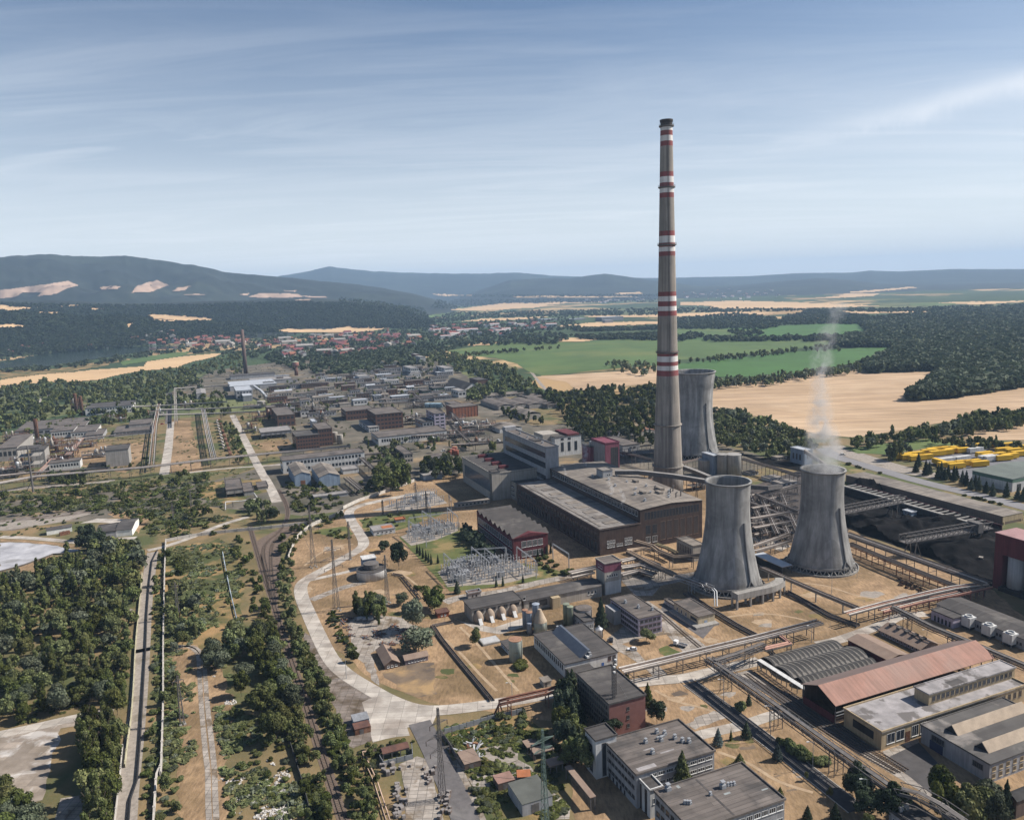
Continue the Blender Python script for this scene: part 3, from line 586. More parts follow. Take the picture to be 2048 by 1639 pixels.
ix = np.arange(gx.size).reshape(gx.shape); Q = np.stack([ix[:-1, :-1], ix[:-1, 1:], ix[1:, 1:], ix[1:, :-1]], -1).reshape(-1, 4)
Q = Q[inpoly(gx.ravel()[Q].mean(1), gy.ravel()[Q].mean(1), w)]; us, inv = np.unique(Q.ravel(), return_inverse=True)
tag(link('coal_terrain', npmesh('coal_terrain', np.stack([gx.ravel(), gy.ravel(), gz.ravel()], 1)[us], inv.reshape(-1, 4), M_coal)), kind='structure')
q = random.Random(77)
for f_, P_, n in ((g, [(600, 480), (1000, 880), (200, 700), (1050, 1250), (1250, 1250), (1500, 1300), (850, 620), (330, 480), (800, 900), (700, 720)], 2), (e, [(830, 950), (1150, 960), (560, 1100), (800, 1080), (1330, 1000), (200, 1180)], 3), (h, [(1050, 720), (1200, 820), (1500, 1060), (1400, 1150), (1700, 1240), (1380, 700), (900, 820)], 2), (i, [(200, 1060), (500, 1250), (420, 1350), (330, 920)], 2)):
 for x, y in P_:
  for t in range(n):
   cx, cy = x+q.uniform(-60, 60), y+q.uniform(-40, 40); r0 = q.uniform(18, 46)
   zone('bare_patch', fp(f_, *[(cx+r0*q.uniform(.6, 1.2)*cos(v*.785)*1.5, cy+r0*q.uniform(.5, 1)*sin(v*.785)*.6) for v in range(8)]), q.choice([M_dry2, M_gravel, MATS['scorched'], M_path, M_dry2]), .05+.0015*t+q.random()*.004, jit=.7, seg=1.5)
# ---------------------------------------------------------------- building kit
def wallm(n, c1, **kw):
 kw.setdefault('streak', (.9, .9, .06)); kw.setdefault('stk', .72); kw.setdefault('sc', .25)
 return mat(n, c1, tuple(x*.84 for x in c1), **kw)
W_white = wallm('white_render', (.56, .56, .55)); W_grey = wallm('grey_panel', (.33, .33, .34)); W_cream = wallm('cream_render', (.50, .42, .29)); W_beige = wallm('beige_panel', (.37, .34, .30))
W_lav = wallm('lavender_render', (.40, .36, .44)); W_brick = mat('dark_brick', (.115, .078, .066), (.07, .05, .045), .3, brick=(1, .7, .8, .3, .03), streak=(.9, .9, .06), stk=.7)
W_brick2 = mat('red_brick', (.155, .085, .065), (.11, .063, .05), .3, brick=(1, .75, .8, .3, .03)); W_pink = mat('pink_brick', (.24, .115, .10), (.19, .09, .08), .3, brick=(1, .8, .8, .3, .03))
W_dred = wallm('dark_red_paint', (.115, .03, .036)); W_mag = wallm('magenta_panel', (.19, .065, .095)); W_steel = wallm('grey_steel_sheet', (.27, .28, .30), wave=('X', 2.2, .8)); W_conc = wallm('raw_concrete', (.30, .285, .265))
W_blue = wallm('blue_grey_sheet', (.26, .33, .42), wave=('X', 2.2, .85)); W_tan = wallm('tan_render', (.42, .33, .21)); W_black = wallm('sooty_black', (.03, .03, .032)); W_brown = wallm('brown_boards', (.12, .085, .07))
W_green = wallm('dark_green_sheet', (.05, .085, .07)); W_rust = mat('rust', (.17, .075, .04), (.08, .04, .03), .6, (.24, .13, .08), .4, .5, .65)
R_felt = mat('roof_felt', (.18, .155, .14), (.125, .108, .098), .12, (.085, .077, .073), .07, .52, .66, brick=(1, .5, 24, 1.6, .07), lohi=(.3, .66), streak=(.05, .7, .5), stk=.72)
R_felt2 = mat('pale_roof_felt', (.28, .255, .235), (.20, .185, .172), .1, (.12, .11, .103), .06, .52, .66, brick=(1, .66, 60, 2.4, .09), streak=(.5, .05, .3), stk=.7)
R_dark = mat('dark_roof_felt', (.085, .078, .075), (.058, .054, .053), .15, (.13, .12, .11), .05, .58, .7, brick=(1, .8, 40, 1.2, .05))
R_tan = mat('tan_gravel_roof', (.27, .235, .20), (.20, .175, .152), .1, (.135, .12, .108), .05, .5, .64, brick=(1, .68, 50, 3, .08), streak=(.5, .05, .3), stk=.72)
R_salm = mat('salmon_sheet', (.36, .205, .16), (.28, .165, .13), .12, (.30, .20, .165), .05, .5, .7, wave=('X', 1.2, .86), streak=(.9, .07, .07), stk=.78); R_brn = mat('faded_brown_sheet', (.17, .125, .11), (.14, .105, .095), .15, wave=('X', 1.2, .9))
R_grey = mat('grey_fibre_sheet', (.27, .255, .245), (.19, .18, .175), .2, wave=('X', 1.5, .85)); R_rust = mat('rusty_sheet', (.15, .075, .055), (.09, .05, .042), .3, wave=('X', 2, .75))
R_lich = mat('lichened_roof', (.32, .30, .30), (.19, .18, .18), .2, (.12, .11, .105), .12, .54, .6); R_btile = mat('brown_tile', (.25, .185, .145), (.2, .145, .115), .3, wave=('Y', 2, .85)); R_rtile = mat('red_tile', (.20, .065, .055), (.15, .055, .05), .3)
R_streak = mat('streaked_black_roof', (.045, .043, .042), (.028, .027, .027), .2, (.20, .185, .165), .0, .9, .95, streak=None)
R_metal = mat('pale_metal_sheet', (.42, .44, .47), (.34, .36, .39), .2, wave=('X', 1.5, .85), rough=.5)
GLASS = mat('dark_glass', (.035, .04, .05), (.02, .024, .03), .6, rough=.18, spec=.5); GLASSB = mat('sky_glass', (.10, .13, .17), (.06, .08, .1), .8, rough=.2, spec=.5)
FRAME = mat('white_frame', (.60, .60, .59), None, 1); FRAMED = mat('dark_frame', (.10, .09, .085), None, 1); STEEL = mat('galvanised_steel', (.36, .37, .39), (.27, .28, .29), .8, rough=.5, metal=.3)
STEELD = mat('weathered_steel', (.13, .12, .115), (.085, .078, .075), .6); PIPE = mat('pipe_cladding', (.40, .37, .345), (.27, .245, .225), .5, (.17, .11, .08), .3, .6, .72, rough=.6); PIPEB = mat('brown_pipe', (.135, .105, .09), (.085, .068, .06), .5)
PIPEP = mat('pinkish_pipe', (.34, .20, .16), (.26, .15, .12), .5); BLUEP = mat('blue_paint', (.06, .13, .34), None, .5)
class Bd: pass
PM = {}
def POST(hh, s=.15):
 if (round(hh, 1), s) not in PM: PM[(round(hh, 1), s)] = MB().box(-s, s, -s, s, 0, hh).mesh('post', STEELD)
 return PM[(round(hh, 1), s)]
def hts(base, yt):
 lo, hi_ = 0., 420.
 for _ in range(50):
  mm = (lo+hi_)/2
  if PX((base[0], base[1], mm))[1] > yt: lo = mm
  else: hi_ = mm
 return lo
def bld(name, label, f, A, L, R, hgt=None, roof='flat', wall=None, rm=None, group=None, cat='building', rise=2.0, over=.35, par=.45, yaw=0, base=None, z0=0., wl=None, ll=None, open_=False, posts=0, walls=True):
 b = Bd()
 if base is not None:
  b.base = np.array([base[0], base[1], 0.])
  if hgt is None: hgt = hts(base, f(A[0], A[-1])[1])
 elif len(A) == 3:
  b.base = G(*f(A[0], A[1]), z0)
  if hgt is None: hgt = hts(b.base, f(A[0], A[2])[1])
 else: b.base = G(*f(*A), hgt)
 b.base[2] = z0
 th = TH0+radians(yaw); b.th = th
 b.vx = np.array([cos(th), sin(th)]); b.uy = np.array([-sin(th), cos(th)])
 b.w = wl or float((G(*f(*R), hgt)-b.base)[:2]@b.vx); b.l = ll or float((G(*f(*L), hgt)-b.base)[:2]@b.uy)
 b.w = max(b.w, 1.5); b.l = max(b.l, 1.5)
 b.h = hgt-z0; b.name = name
 b.root = thing(name, label, cat, b.base, th, group)
 wall = wall or W_grey; rm = rm or R_felt; w, l_, hh = b.w, b.l, b.h
 mb = MB()
 if open_:
  n = posts or 6
  for q in range(n):
   for yy in (0, l_): link('post', POST(hh), b.root, (w*q/(n-1), yy, 0))
  for yy in (0.02, l_-.02): MB().box(-.1, w+.1, yy-.12, yy+.12, hh-.5, hh-.05).build('beam', STEELD, b.root)
 elif walls:
  if roof == 'gx': mb.ext([(0, 0), (l_, 0), (l_, hh), (l_/2, hh+rise), (0, hh)], 'x', 0, w)
  elif roof == 'gy': mb.ext([(0, 0), (w, 0), (w, hh), (w/2, hh+rise), (0, hh)], 'y', 0, l_)
  else: mb.box(0, w, 0, l_, 0, hh)
  mb.build('wall', wall, b.root)
 mb = MB(); o_ = over; t = .22
 if roof == 'flat':
  mb.box(-o_, w+o_, -o_, l_+o_, hh+.004, hh+.25)
  r_ = MB()
  if par:
   for x0, x1, y0, y1 in ((-o_, w+o_, -o_, -o_+.35), (-o_, w+o_, l_+o_-.35, l_+o_), (-o_, -o_+.35, -o_+.353, l_+o_-.353), (w+o_-.35, w+o_, -o_+.353, l_+o_-.353)):
    r_.box(x0, x1, y0, y1, hh+.252, hh+.25+par)
 elif roof == 'gx':
  s_ = [(-o_, hh-o_*rise/(l_/2)), (l_/2, hh+rise), (l_+o_, hh-o_*rise/(l_/2))]
  mb.ext([s_[0], s_[1], (s_[1][0], s_[1][1]+t), (s_[0][0], s_[0][1]+t)], 'x', -o_, w+o_, 0)
  mb.ext([s_[1], s_[2], (s_[2][0], s_[2][1]+t), (s_[1][0], s_[1][1]+t)], 'x', -o_, w+o_, 1)
 elif roof == 'gy':
  s_ = [(-o_, hh-o_*rise/(w/2)), (w/2, hh+rise), (w+o_, hh-o_*rise/(w/2))]
  mb.ext([s_[0], s_[1], (s_[1][0], s_[1][1]+t), (s_[0][0], s_[0][1]+t)], 'y', -o_, l_+o_, 0)
  mb.ext([s_[1], s_[2], (s_[2][0], s_[2][1]+t), (s_[1][0], s_[1][1]+t)], 'y', -o_, l_+o_, 0)
 elif roof in ('bx', 'by'):
  n = 10; W_ = l_ if roof == 'bx' else w; sect = []
  for q in range(n+1): sect.append((-o_+(W_+2*o_)*q/n, hh+rise*sin(pi*q/n)+.02))
  sect += [(p[0], p[1]-.25) for p in reversed(sect)]
  mb.ext(sect, 'x' if roof == 'bx' else 'y', -o_, (w if roof == 'bx' else l_)+o_)
 if mb.v:
  rms = list(rm) if isinstance(rm, (list, tuple)) else [rm]
  if roof == 'gx' and len(rms) == 1: rms = rms*2
  b.roof = mb.build('roof', rms, b.root)
  if roof == 'flat' and par: r_.build('parapet', wall if par > .46 else rms[0], b.roof)
 return b
WM = {}
def win(b, face, x0, x1, n, z0, z1, fill=.62, fm=None, gm=None, name='window', fr=True, mull=0, sill=True):
 Lf = b.l if face in 'LR' else b.w
 hh = b.h; a0, a1 = x0*Lf, x1*Lf; ww = (a1-a0)/n*fill; wh = (z1-z0)*hh; fm = fm or FRAME; gm = gm or GLASS
 key = (round(ww, 2), round(wh, 2), fm.name, gm.name, fr, mull, sill)
 if key not in WM:
  t = min(.14, ww*.12)
  if fr:
   mb = MB().box(-ww/2, -ww/2+t, -.07, .0, 0, wh).box(ww/2-t, ww/2, -.07, 0, 0, wh).box(-ww/2+t+.001, ww/2-t-.001, -.068, 0, 0, t).box(-ww/2+t+.001, ww/2-t-.001, -.068, 0, wh-t, wh)
   for q in range(mull):
    xm = -ww/2+ww*(q+1)/(mull+1); mb.box(xm-t*.4, xm+t*.4, -.066, 0, t+.001, wh-t-.001)
   if sill: mb.box(-ww/2-.1, ww/2+.1, -.2, 0, -.1, -.002)
   WM[key] = (mb.mesh('window_frame', fm), MB().box(-ww/2+t, ww/2-t, -.03, 0, t, wh-t).mesh('window_pane', gm))
  else: WM[key] = (MB().box(-ww/2, ww/2, -.04, 0, 0, wh).mesh('window_glass', gm), None)
 me, pn = WM[key]
 for q in range(n):
  p = a0+(a1-a0)*(q+.5)/n
  loc, rz = {'F': ((p, -.004, z0*hh), 0), 'L': ((-.004, p, z0*hh), -pi/2), 'R': ((b.w+.004, p, z0*hh), pi/2), 'B': ((p, b.l+.004, z0*hh), pi)}[face]
  ob = link(name, me, b.root, loc, rz)
  if pn: link('pane', pn, ob)
def part(b, name, mb, m_, smooth=False): return mb.build(name, m_, b.root, smooth)
def pbox(b, name, m_, x0, x1, y0, y1, z0, z1): return MB().box(x0*b.w, x1*b.w, y0*b.l, y1*b.l, z0, z1).build(name, m_, b.root)
VM = {}
def vents(b, pts, s=1.0, m_=None):
 m_ = m_ or STEEL; key = (s, m_.name)
 if key not in VM:
  VM[key] = MB().box(-.6*s, .6*s, -.6*s, .6*s, 0, .9*s).box(-.25*s, .25*s, -.25*s, .25*s, .9*s, 1.5*s).box(-.5*s, .5*s, -.5*s, .5*s, 1.5*s, 1.7*s).mesh('roof_vent', m_)
 for fx, fy in pts: link('roof_vent', VM[key], b.root, (fx*b.w, fy*b.l, b.h+.25))
def wbox(b, name, m_, x0, x1, y0, y1, z0, z1): return MB().box(x0, x1, y0, y1, z0, z1).build(name, m_, b.root)
# ---------------------------------------------------------------- power station
cp_ = G(1336, 985)
CHH = HT(1336, 985, 240)
def chz(y): return hts(cp_, y)
crt = thing('chimney', 'very tall concrete chimney ringed with red and white bands', 'chimney', cp_)
dist_ = DEP(cp_, 140)
def chr_(z):
 zz = z/CHH
 return (31.5-(31.5-21.0)*(zz/.36) if zz < .36 else 21.0-(21.0-11.3)*((zz-.36)/.64)**.9)*dist_/F
CH_conc = mat('chimney_concrete', (.32, .285, .25), (.23, .21, .185), .05, streak=(.5, .5, .012), stk=.55); CH_red = mat('band_red', (.24, .07, .072), (.19, .075, .072), .06, streak=(.5, .5, .015), stk=.75); CH_wht = mat('band_white', (.66, .64, .62), (.56, .54, .52), .06, streak=(.5, .5, .015), stk=.75); CH_soot = mat('soot', (.06, .05, .045), (.035, .03, .028), .1)
segs = [(985, 0), (847, 0), (750, 0), (739, 1), (730, 2), (722, 1), (711, 2), (702, 1), (631, 0), (621, 1), (612, 2), (602, 1), (592, 2), (583, 1), (512, 0), (503, 1), (494, 2), (486, 1), (472, 2), (462, 1), (396, 0), (386, 1), (376, 2), (366, 1), (354, 2), (344, 1), (293, 0), (283, 1), (272, 2), (262, 1), (253, 2), (240, 3)]
prof = []; mis = []
for q, (y, mi_) in enumerate(segs):
 z = chz(y) if q else 0.
 if q:
  n_ = max(1, int((z-prof[-1][1])/14)); z_0 = prof[-1][1]
  for t in range(1, n_+1):
   zz = z_0+(z-z_0)*t/n_; prof.append((chr_(zz), zz)); mis.append(mi_)
 else: prof.append((chr_(0), 0))
MB().lathe(prof, 40, mis, capt=False).build('shaft', [CH_conc, CH_red, CH_wht, CH_soot], crt, True)
for y in (929, 847, 703, 489, 374, 252):
 z = chz(y); r_ = chr_(z)
 MB().lathe([(r_-.1, z-1.2), (r_+1.1, z-.6), (r_+1.1, z+.1), (r_-.1, z+.1)], 40, None).build('platform', STEELD if y < 800 else CH_conc, crt)
 if y < 800:
  mb = MB()
  for q in range(20):
   p = 2*pi*q/20; mb.box((r_+1)*cos(p)-.05, (r_+1)*cos(p)+.05, (r_+1)*sin(p)-.05, (r_+1)*sin(p)+.05, z+.1, z+1.3)
  mb.lathe([(r_+.95, z+1.2), (r_+1.05, z+1.2), (r_+1.05, z+1.3), (r_+.95, z+1.3)], 30, None, capt=False, capb=False).build('railing', STEELD, crt)
mb = MB()
for z in np.arange(6, CHH-4, 6):
 for w_ in (-.35, .35): mb.beam((w_, -chr_(z)-.25, z), (w_, -chr_(z+6)-.25, z+6), .12)
 mb.beam((-.35, -chr_(z)-.25, z), (.35, -chr_(z)-.25, z), .1)
mb.build('ladder', STEELD, crt); crt.children[-1].rotation_euler = (0, 0, radians(14))
MB().lathe([(chr_(CHH)-.9, CHH-6), (chr_(CHH)-.9, CHH+.05), (chr_(CHH)+.5, CHH+.05), (chr_(CHH)+.5, CHH-1.5)], 40, capt=False, capb=False).build('rim', CH_soot, crt)
CT = mat('tower_concrete', (.37, .365, .355), (.24, .237, .232), .07, (.13, .13, .13), .05, .52, .74, streak=(.35, .35, .03), stk=.62, brick=(1, .84, 60, 2.0, .05, 0))
def ctower(label, f, cx, yb, yt, rt, rb, ythr, rthr, legs=True, leglen=.06, spread=1.0, steamy=None):
 p = G(*f(cx, yb)); dd = hypot(p[0], p[1]); sc = (f(1, 0)[0]-f(0, 0)[0])/F*DEP(p, 30)
 hh = hts(p, f(cx, yt)[1]); zt = hts(p, f(cx, ythr)[1]); z0 = hh*leglen
 R0, RT_, RB = rthr*sc, rt*sc, rb*sc
 r = thing('cooling_tower', label, 'cooling tower', p)
 pr = []
 ca = zt/sqrt(max((RB/R0)**2-1, .01)); cb_ = (hh-zt)/sqrt(max((RT_/R0)**2-1, .002))
 for q in range(41):
  z = z0+(hh-z0)*q/40; pr.append((R0*sqrt(1+((z-zt)/(ca if z < zt else cb_))**2), z))
 th_ = .5
 full = pr+[(pr[-1][0]+.55, hh-.8), (pr[-1][0]+.55, hh), (pr[-1][0]-th_, hh)]+[(a_-th_, z) for a_, z in reversed(pr)]
 MB().lathe(full, 56, capt=False, capb=False).build('shell', CT, r, True)
 MB().lathe([(pr[0][0]+.05, z0-.8), (pr[0][0]+.45, z0-.8), (pr[0][0]+.45, z0+.6), (pr[0][0]+.05, z0+.6)], 56, capt=False, capb=False).build('ring_beam', CT, r)
 mb = MB(); n = 30; rbz = pr[0][0]+1.6
 for q in range(n):
  for s_ in (-.5, .5):
   p0 = 2*pi*q/n; p1 = 2*pi*(q+s_)/n
   mb.beam((rbz*cos(p0), rbz*sin(p0), 0), ((pr[0][0])*cos(p1), (pr[0][0])*sin(p1), z0), .45)
 mb.build('strut', W_conc, r)
 MB().lathe([(rbz+1.4, 0), (rbz+1.4, 1.0), (rbz+.9, 1.0), (rbz+.9, .3), (.1, .3)], 48, capt=False, capb=False).build('basin', W_conc, r)
 MB().lathe([(pr[0][0]-2.0, .3), (pr[0][0]-2.2, z0+.5)], 36, capt=True, capb=False).build('fill_pack', W_black, r)
 mb = MB(); phi = radians(-62)
 pts = [((rr+.35)*cos(phi), (rr+.35)*sin(phi), z) for rr, z in pr[3:26]]
 mb.tube(pts, .55, 6)
 for s_ in (-1, 1): mb.tube([pts[0], ((pr[0][0]+.5)*cos(phi+s_*.16), (pr[0][0]+.5)*sin(phi+s_*.16), z0)], .5, 6)
 mb.build('riser_pipe', mat('dark_streak_pipe', (.14, .14, .14), None, .4), r)
 r['h'] = hh
 return r, pr
T1, T1p = ctower('squat concrete cooling tower in front, next to the brick boiler house', e, 331, 895, 290, 126, 196, 420, 122)
T2, T2p = ctower('concrete cooling tower with white vapour rising from its mouth', e, 870, 780, 223, 120, 186, 345, 115)
T3, T3p = ctower('biggest cooling tower, standing behind the striped chimney', c, 128, 1010, 527, 129, 152, 720, 114)
TH_ = bld('turbine_hall', 'long dark brick hall with pale flat roof and six small white windows in its end', d, (1130, 1030, 848), (540, 520), (1385, 785), wall=W_brick, rm=R_felt2, par=.5)
for x0, x1, n, z0, z1 in ((.17, .38, 3, .42, .54), (.60, .80, 3, .42, .54), (.17, .37, 3, .26, .37), (.40, .57, 2, .26, .37), (.60, .80, 3, .26, .37)): win(TH_, 'F', x0, x1, n, z0, z1, .8, mull=2)
win(TH_, 'L', .02, .98, 26, .10, .46, .55, FRAMED); win(TH_, 'L', .02, .98, 26, .56, .82, .7, FRAMED)
pbox(TH_, 'roof_panel', R_tan, .12, .16, .05, .95, TH_.h+.25, TH_.h+.5);
for q in range(9): pbox(TH_, 'roof_panel', R_tan, .3, .62, .06+.1*q, .10+.1*q, TH_.h+.25, TH_.h+.55)
bb = TH_.base[:2]+TH_.vx*TH_.w
BH_ = bld('boiler_house', 'tallest brick hall with tan gravel roof and a row of tall windows in its end', d, (1390, 705), (770, 412), (1845, 632), roof='gy', rise=1.5, wall=W_brick, rm=R_tan, base=bb)
win(BH_, 'F', .30, .95, 6, .14, .62, .74, mat('brick_pier', (.21, .145, .115), None, .5), mull=3); win(BH_, 'F', .06, .95, 18, .72, .92, .9, FRAMED, GLASS, sill=False)
win(BH_, 'F', .07, .28, 2, .12, .28, .7, mull=2); win(BH_, 'F', .07, .28, 2, .34, .58, .7, FRAMED, mull=2)
win(BH_, 'L', .02, .98, 34, .80, .95, .72, FRAME, GLASS); win(BH_, 'R', .05, .95, 20, .3, .6, .7, FRAMED)
vents(BH_, [(.25, .1), (.3, .22), (.62, .09), (.7, .13), (.8, .18), (.52, .2), (.45, .3), (.68, .33), (.3, .42), (.55, .45), (.4, .55), (.62, .6), (.28, .66), (.5, .72)], 1.5)
for x, y in ((.72, .08), (.84, .1), (.78, .16), (.9, .2), (.66, .24)): MB().tube([(x*BH_.w, y*BH_.l, BH_.h+.6), (x*BH_.w, y*BH_.l, BH_.h+4), (x*BH_.w+1.2, y*BH_.l, BH_.h+4.6)], .45, 8).build('exhaust_pipe', STEELD, BH_.root)
for x, y, s_ in ((.60, .16, 3), (.72, .22, 3.6), (.4, .2, 2.6), (.66, .42, 2.6)): wbox(BH_, 'roof_hatch', R_tan, x*BH_.w, x*BH_.w+s_, y*BH_.l, y*BH_.l+s_*2, BH_.h+.5, BH_.h+2.8)
b = bld('conveyor_house', 'pale grey box on the tan roof where the black coal gallery lands', d, (1150, 492, 440), (1086, 415), (1235, 428), hgt=BH_.h+6.5, wall=W_grey, base=G(*d(1150, 492), BH_.h), z0=BH_.h+.3, rm=R_felt2)
win(b, 'F', .4, .8, 2, .3, .6, .8)
cb0 = BH_.base[:2]+BH_.uy*(BH_.l+.5)
SB = bld('bunker_block', 'tall pale block with two long dark window bands on its side', d, (755, 480, 268), (458, 140), (850, 263), base=cb0-BH_.vx*3, wall=W_grey, rm=R_felt, par=.8)
win(SB, 'L', .02, .94, 1, .60, .71, 1, fr=False); win(SB, 'L', .02, .94, 1, .80, .90, 1, fr=False); win(SB, 'L', .02, .94, 1, .38, .46, 1, fr=False)
wbox(SB, 'end_bulkhead', W_grey, -.1, SB.w+.1, SB.l-6, SB.l+.1, SB.h+.2, SB.h+3.5)
vents(SB, [(.5, .2), (.6, .35), (.4, .5), (.5, .7)], 1.2); pbox(SB, 'roof_hatch', R_dark, .1, .7, .28, .40, SB.h+.2, SB.h+1.6)
DB = bld('demineralisation_hall', 'dark roofed hall with four red skylight boxes and a glazed beige side', d, (372, 640, 455), (178, 333), (690, 412), wall=W_beige, rm=R_dark, par=1.0)
win(DB, 'L', .06, .92, 1, .30, .78, 1, STEELD, GLASSB, mull=14, sill=False)
for x, y in ((275, 340), (322, 366), (370, 392), (421, 417)):
 p = G(*d(x, y), DB.h)[:2]-DB.base[:2]; wbox(DB, 'skylight', W_dred, p@DB.vx, p@DB.vx+8, p@DB.uy, p@DB.uy+3.4, DB.h+.25, DB.h+2.6)
b = bld('stair_tower', 'narrow beige stair tower at the near corner of the dark roofed hall', d, (372, 640), (355, 440), (466, 455), hgt=DB.h+1.6, base=DB.base-np.array([*DB.uy*.3, 0]), wl=7, ll=6, wall=W_beige, rm=R_dark)
b = bld('annex', 'beige annex with dark roof between the red skylight hall and the brick hall', d, (537, 640, 522), (462, 480), (700, 462), wall=W_beige, rm=R_dark, par=.6)
for q in range(3): win(b, 'L', .1, .9, 1, .2+.26*q, .30+.26*q, 1, FRAME, GLASS)
b = bld('filter_house', 'white filter house with three tall dark windows', d, (814, 330, 196), (735, 160), (1000, 176), wall=W_white, rm=R_dark)
win(b, 'F', .15, .92, 3, .25, .72, .42, FRAMED); win(b, 'F', .15, .68, 2, .84, .94, .42, FRAMED); wbox(b, 'ridge_hood', W_dred, b.w*.5, b.w*.95, 1, b.l-1, b.h+.3, b.h+2.2); wbox(b, 'penthouse', W_beige, -b.w*.3, b.w*.3, b.l*.3, b.l, b.h*.7, b.h+2.4)
b = bld('desulphurisation_tower', 'magenta and grey clad tower with tall dark glazed strip', d, (1170, 430, 238), (1064, 205), (1278, 230), wall=W_mag, rm=mat('magenta_roof', (.17, .05, .075), None, .2), par=.8)
win(b, 'F', .38, .92, 1, .02, .84, 1, FRAMED, GLASS, mull=3, sill=False); MB().box(-.12, -.01, .8, b.l-.8, .5, b.h-1.2).build('cladding_panel', W_steel, b.root)
b2 = bld('lift_block', 'plain magenta block adjoining the magenta and grey tower', d, (1062, 400, 262), (990, 232), (1120, 225), wall=W_mag, rm=R_dark, ll=16, wl=10); vents(b2, [(.3, .3), (.6, .6)], 2)
b = bld('grey_shed', 'grey shed with flat roof beyond the magenta tower', d, (1290, 296, 252), (1172, 192), (1420, 240), wall=W_grey, rm=R_felt)
win(b, 'F', .35, .8, 2, .4, .7, .6, FRAMED); win(b, 'L', .1, .9, 5, .3, .7, .6)
RH = bld('red_workshop', 'dark red hall with a serrated grey roof and big white windows', d, (522, 1062, 905), (270, 715), (765, 868), roof='none', wall=W_dred)
n = 8; L1 = RH.l/n; mb = MB()
for q in range(n):
 s_ = [(L1*q-.2, RH.h-.1), (L1*(q+.5), RH.h+2.6), (L1*(q+1)+.2, RH.h-.1)]
 mb.ext(s_+[(L1*(q+.5), RH.h+2.3)], 'x', -.7, RH.w+.7)
 mb2 = MB().ext([(L1*q, RH.h-.05), (L1*(q+1), RH.h-.05), (L1*(q+.5), RH.h+2.35)], 'x', .01, RH.w-.01); mb2.build('gable', W_dred, RH.root)
mb.build('roof', R_dark, RH.root)
MB().ext([(-.5, RH.h-.2), (RH.w/2, RH.h+2.2), (RH.w+.5, RH.h-.2)], 'y', -.6, L1*.7).build('pediment', [W_dred], RH.root)
win(RH, 'F', .22, .86, 4, .52, .80, .86, mull=3); win(RH, 'F', .22, .86, 4, .10, .34, .86, mull=3); win(RH, 'L', .03, .97, 16, .50, .80, .72, mull=1); win(RH, 'L', .03, .97, 16, .12, .36, .72, mull=1); win(RH, 'R', .03, .97, 12, .5, .8, .7)
b = bld('transfer_tower', 'square tower with magenta top storey over pale lower walls', d, (1165, 1308, 1088), (1115, 1047), (1271, 1062), wall=W_beige, rm=R_felt, par=.5)
wbox(b, 'top_storey', W_mag, -.06, b.w+.06, -.06, b.l+.06, b.h*.73, b.h+.02); win(b, 'F', .12, .8, 5, .56, .65, .8, mull=0); win(b, 'L', .2, .8, 2, .8, .9, .7)
wbox(b, 'lower_cladding', W_white, .3, b.w-.3, -.05, -.01, .3, b.h*.42)  # white panel paints the bright light on the lower front wall
b = bld('unloading_shed', 'low beige shed with dark roof above four concrete chutes', d, (228, 1500, 1405), (165, 1345), (578, 1340), wall=W_beige, rm=R_dark, par=.2, over=.6)
win(b, 'F', .02, .98, 4, .62, .86, .8, FRAMED); US = b
b = bld('sorting_shed', 'long beige shed with black rooflight stripes joined to the tower', d, (597, 1425, 1345), (528, 1290), (1170, 1255), wall=W_beige, rm=R_dark, par=.2, over=.6, roof='gx', rise=1.2)
win(b, 'F', .05, .3, 2, .3, .8, .8, FRAMED); win(b, 'F', .8, .98, 4, .4, .7, .7)
for q in range(12): MB().box(b.w*(.28+.045*q), b.w*(.28+.045*q)+1.3, b.l*.08, b.l*.46, -.05, .16).build('rooflight', GLASS, b.root); rl = b.root.children[-1]; rl.location = (0, 0, b.h+.42); rl.rotation_euler = (atan2(1.2, b.l/2), 0, 0)
wbox(b, 'porch', W_tan, b.w*.32, b.w*.42, -3.5, -.01, 0, b.h*.95)
M_cone = mat('hopper_concrete', (.30, .235, .18), (.22, .175, .14), .4)
for q, (x, y) in enumerate(((272, 1492), (352, 1474), (432, 1456), (512, 1438))):
 p = G(*d(x, y)); r = thing('chute_hopper', 'domed concrete hopper with pale chute below the beige shed wall', 'hopper', p, TH0, 'concrete hoppers along the beige shed')
 MB().lathe([(2.6, 0), (2.6, 2.4), (2.2, 3.9), (1.3, 5.2), (.4, 6.0)], 16).build('hopper_body', M_cone, r, True); MB().ext([(-5.0, .1), (-2.2, .1), (-2.2, 2.6), (-2.5, 2.6)], 'x', -.9, .9).build('chute', W_white, r)
# ---------------------------------------------------------------- offices and sheds, lower right
b = bld('pump_works', 'white works hall with a glazed roof ridge and a row of side windows', h, (308, 600, 508), (97, 302), (655, 415), wall=W_white, rm=R_dark, roof='flat', par=.25)
win(b, 'L', .04, .96, 15, .50, .84, .55, FRAMED); win(b, 'F', .80, .98, 2, .55, .85, .7, mat('rust_frame', (.16, .07, .05), None, .5)); wbox(b, 'door', BLUEP, b.w*.69, b.w*.74, -.06, -.005, 0, b.h*.5)
win(b, 'F', .10, .40, 2, .15, .40, .6, mat('rust_frame', (.16, .07, .05), None, .5))
x0 = b.w*.46; mb = MB(); mb.ext([(x0-3.6, b.h+.25), (x0+2.2, b.h+.25), (x0+1.4, b.h+3.2), (x0+.4, b.h+3.2)], 'y', 2, b.l*.93); mb.build('ridge_skylight', [mat('slate_glass', (.10, .115, .14), (.075, .085, .11), .3, rough=.4)], b.root)
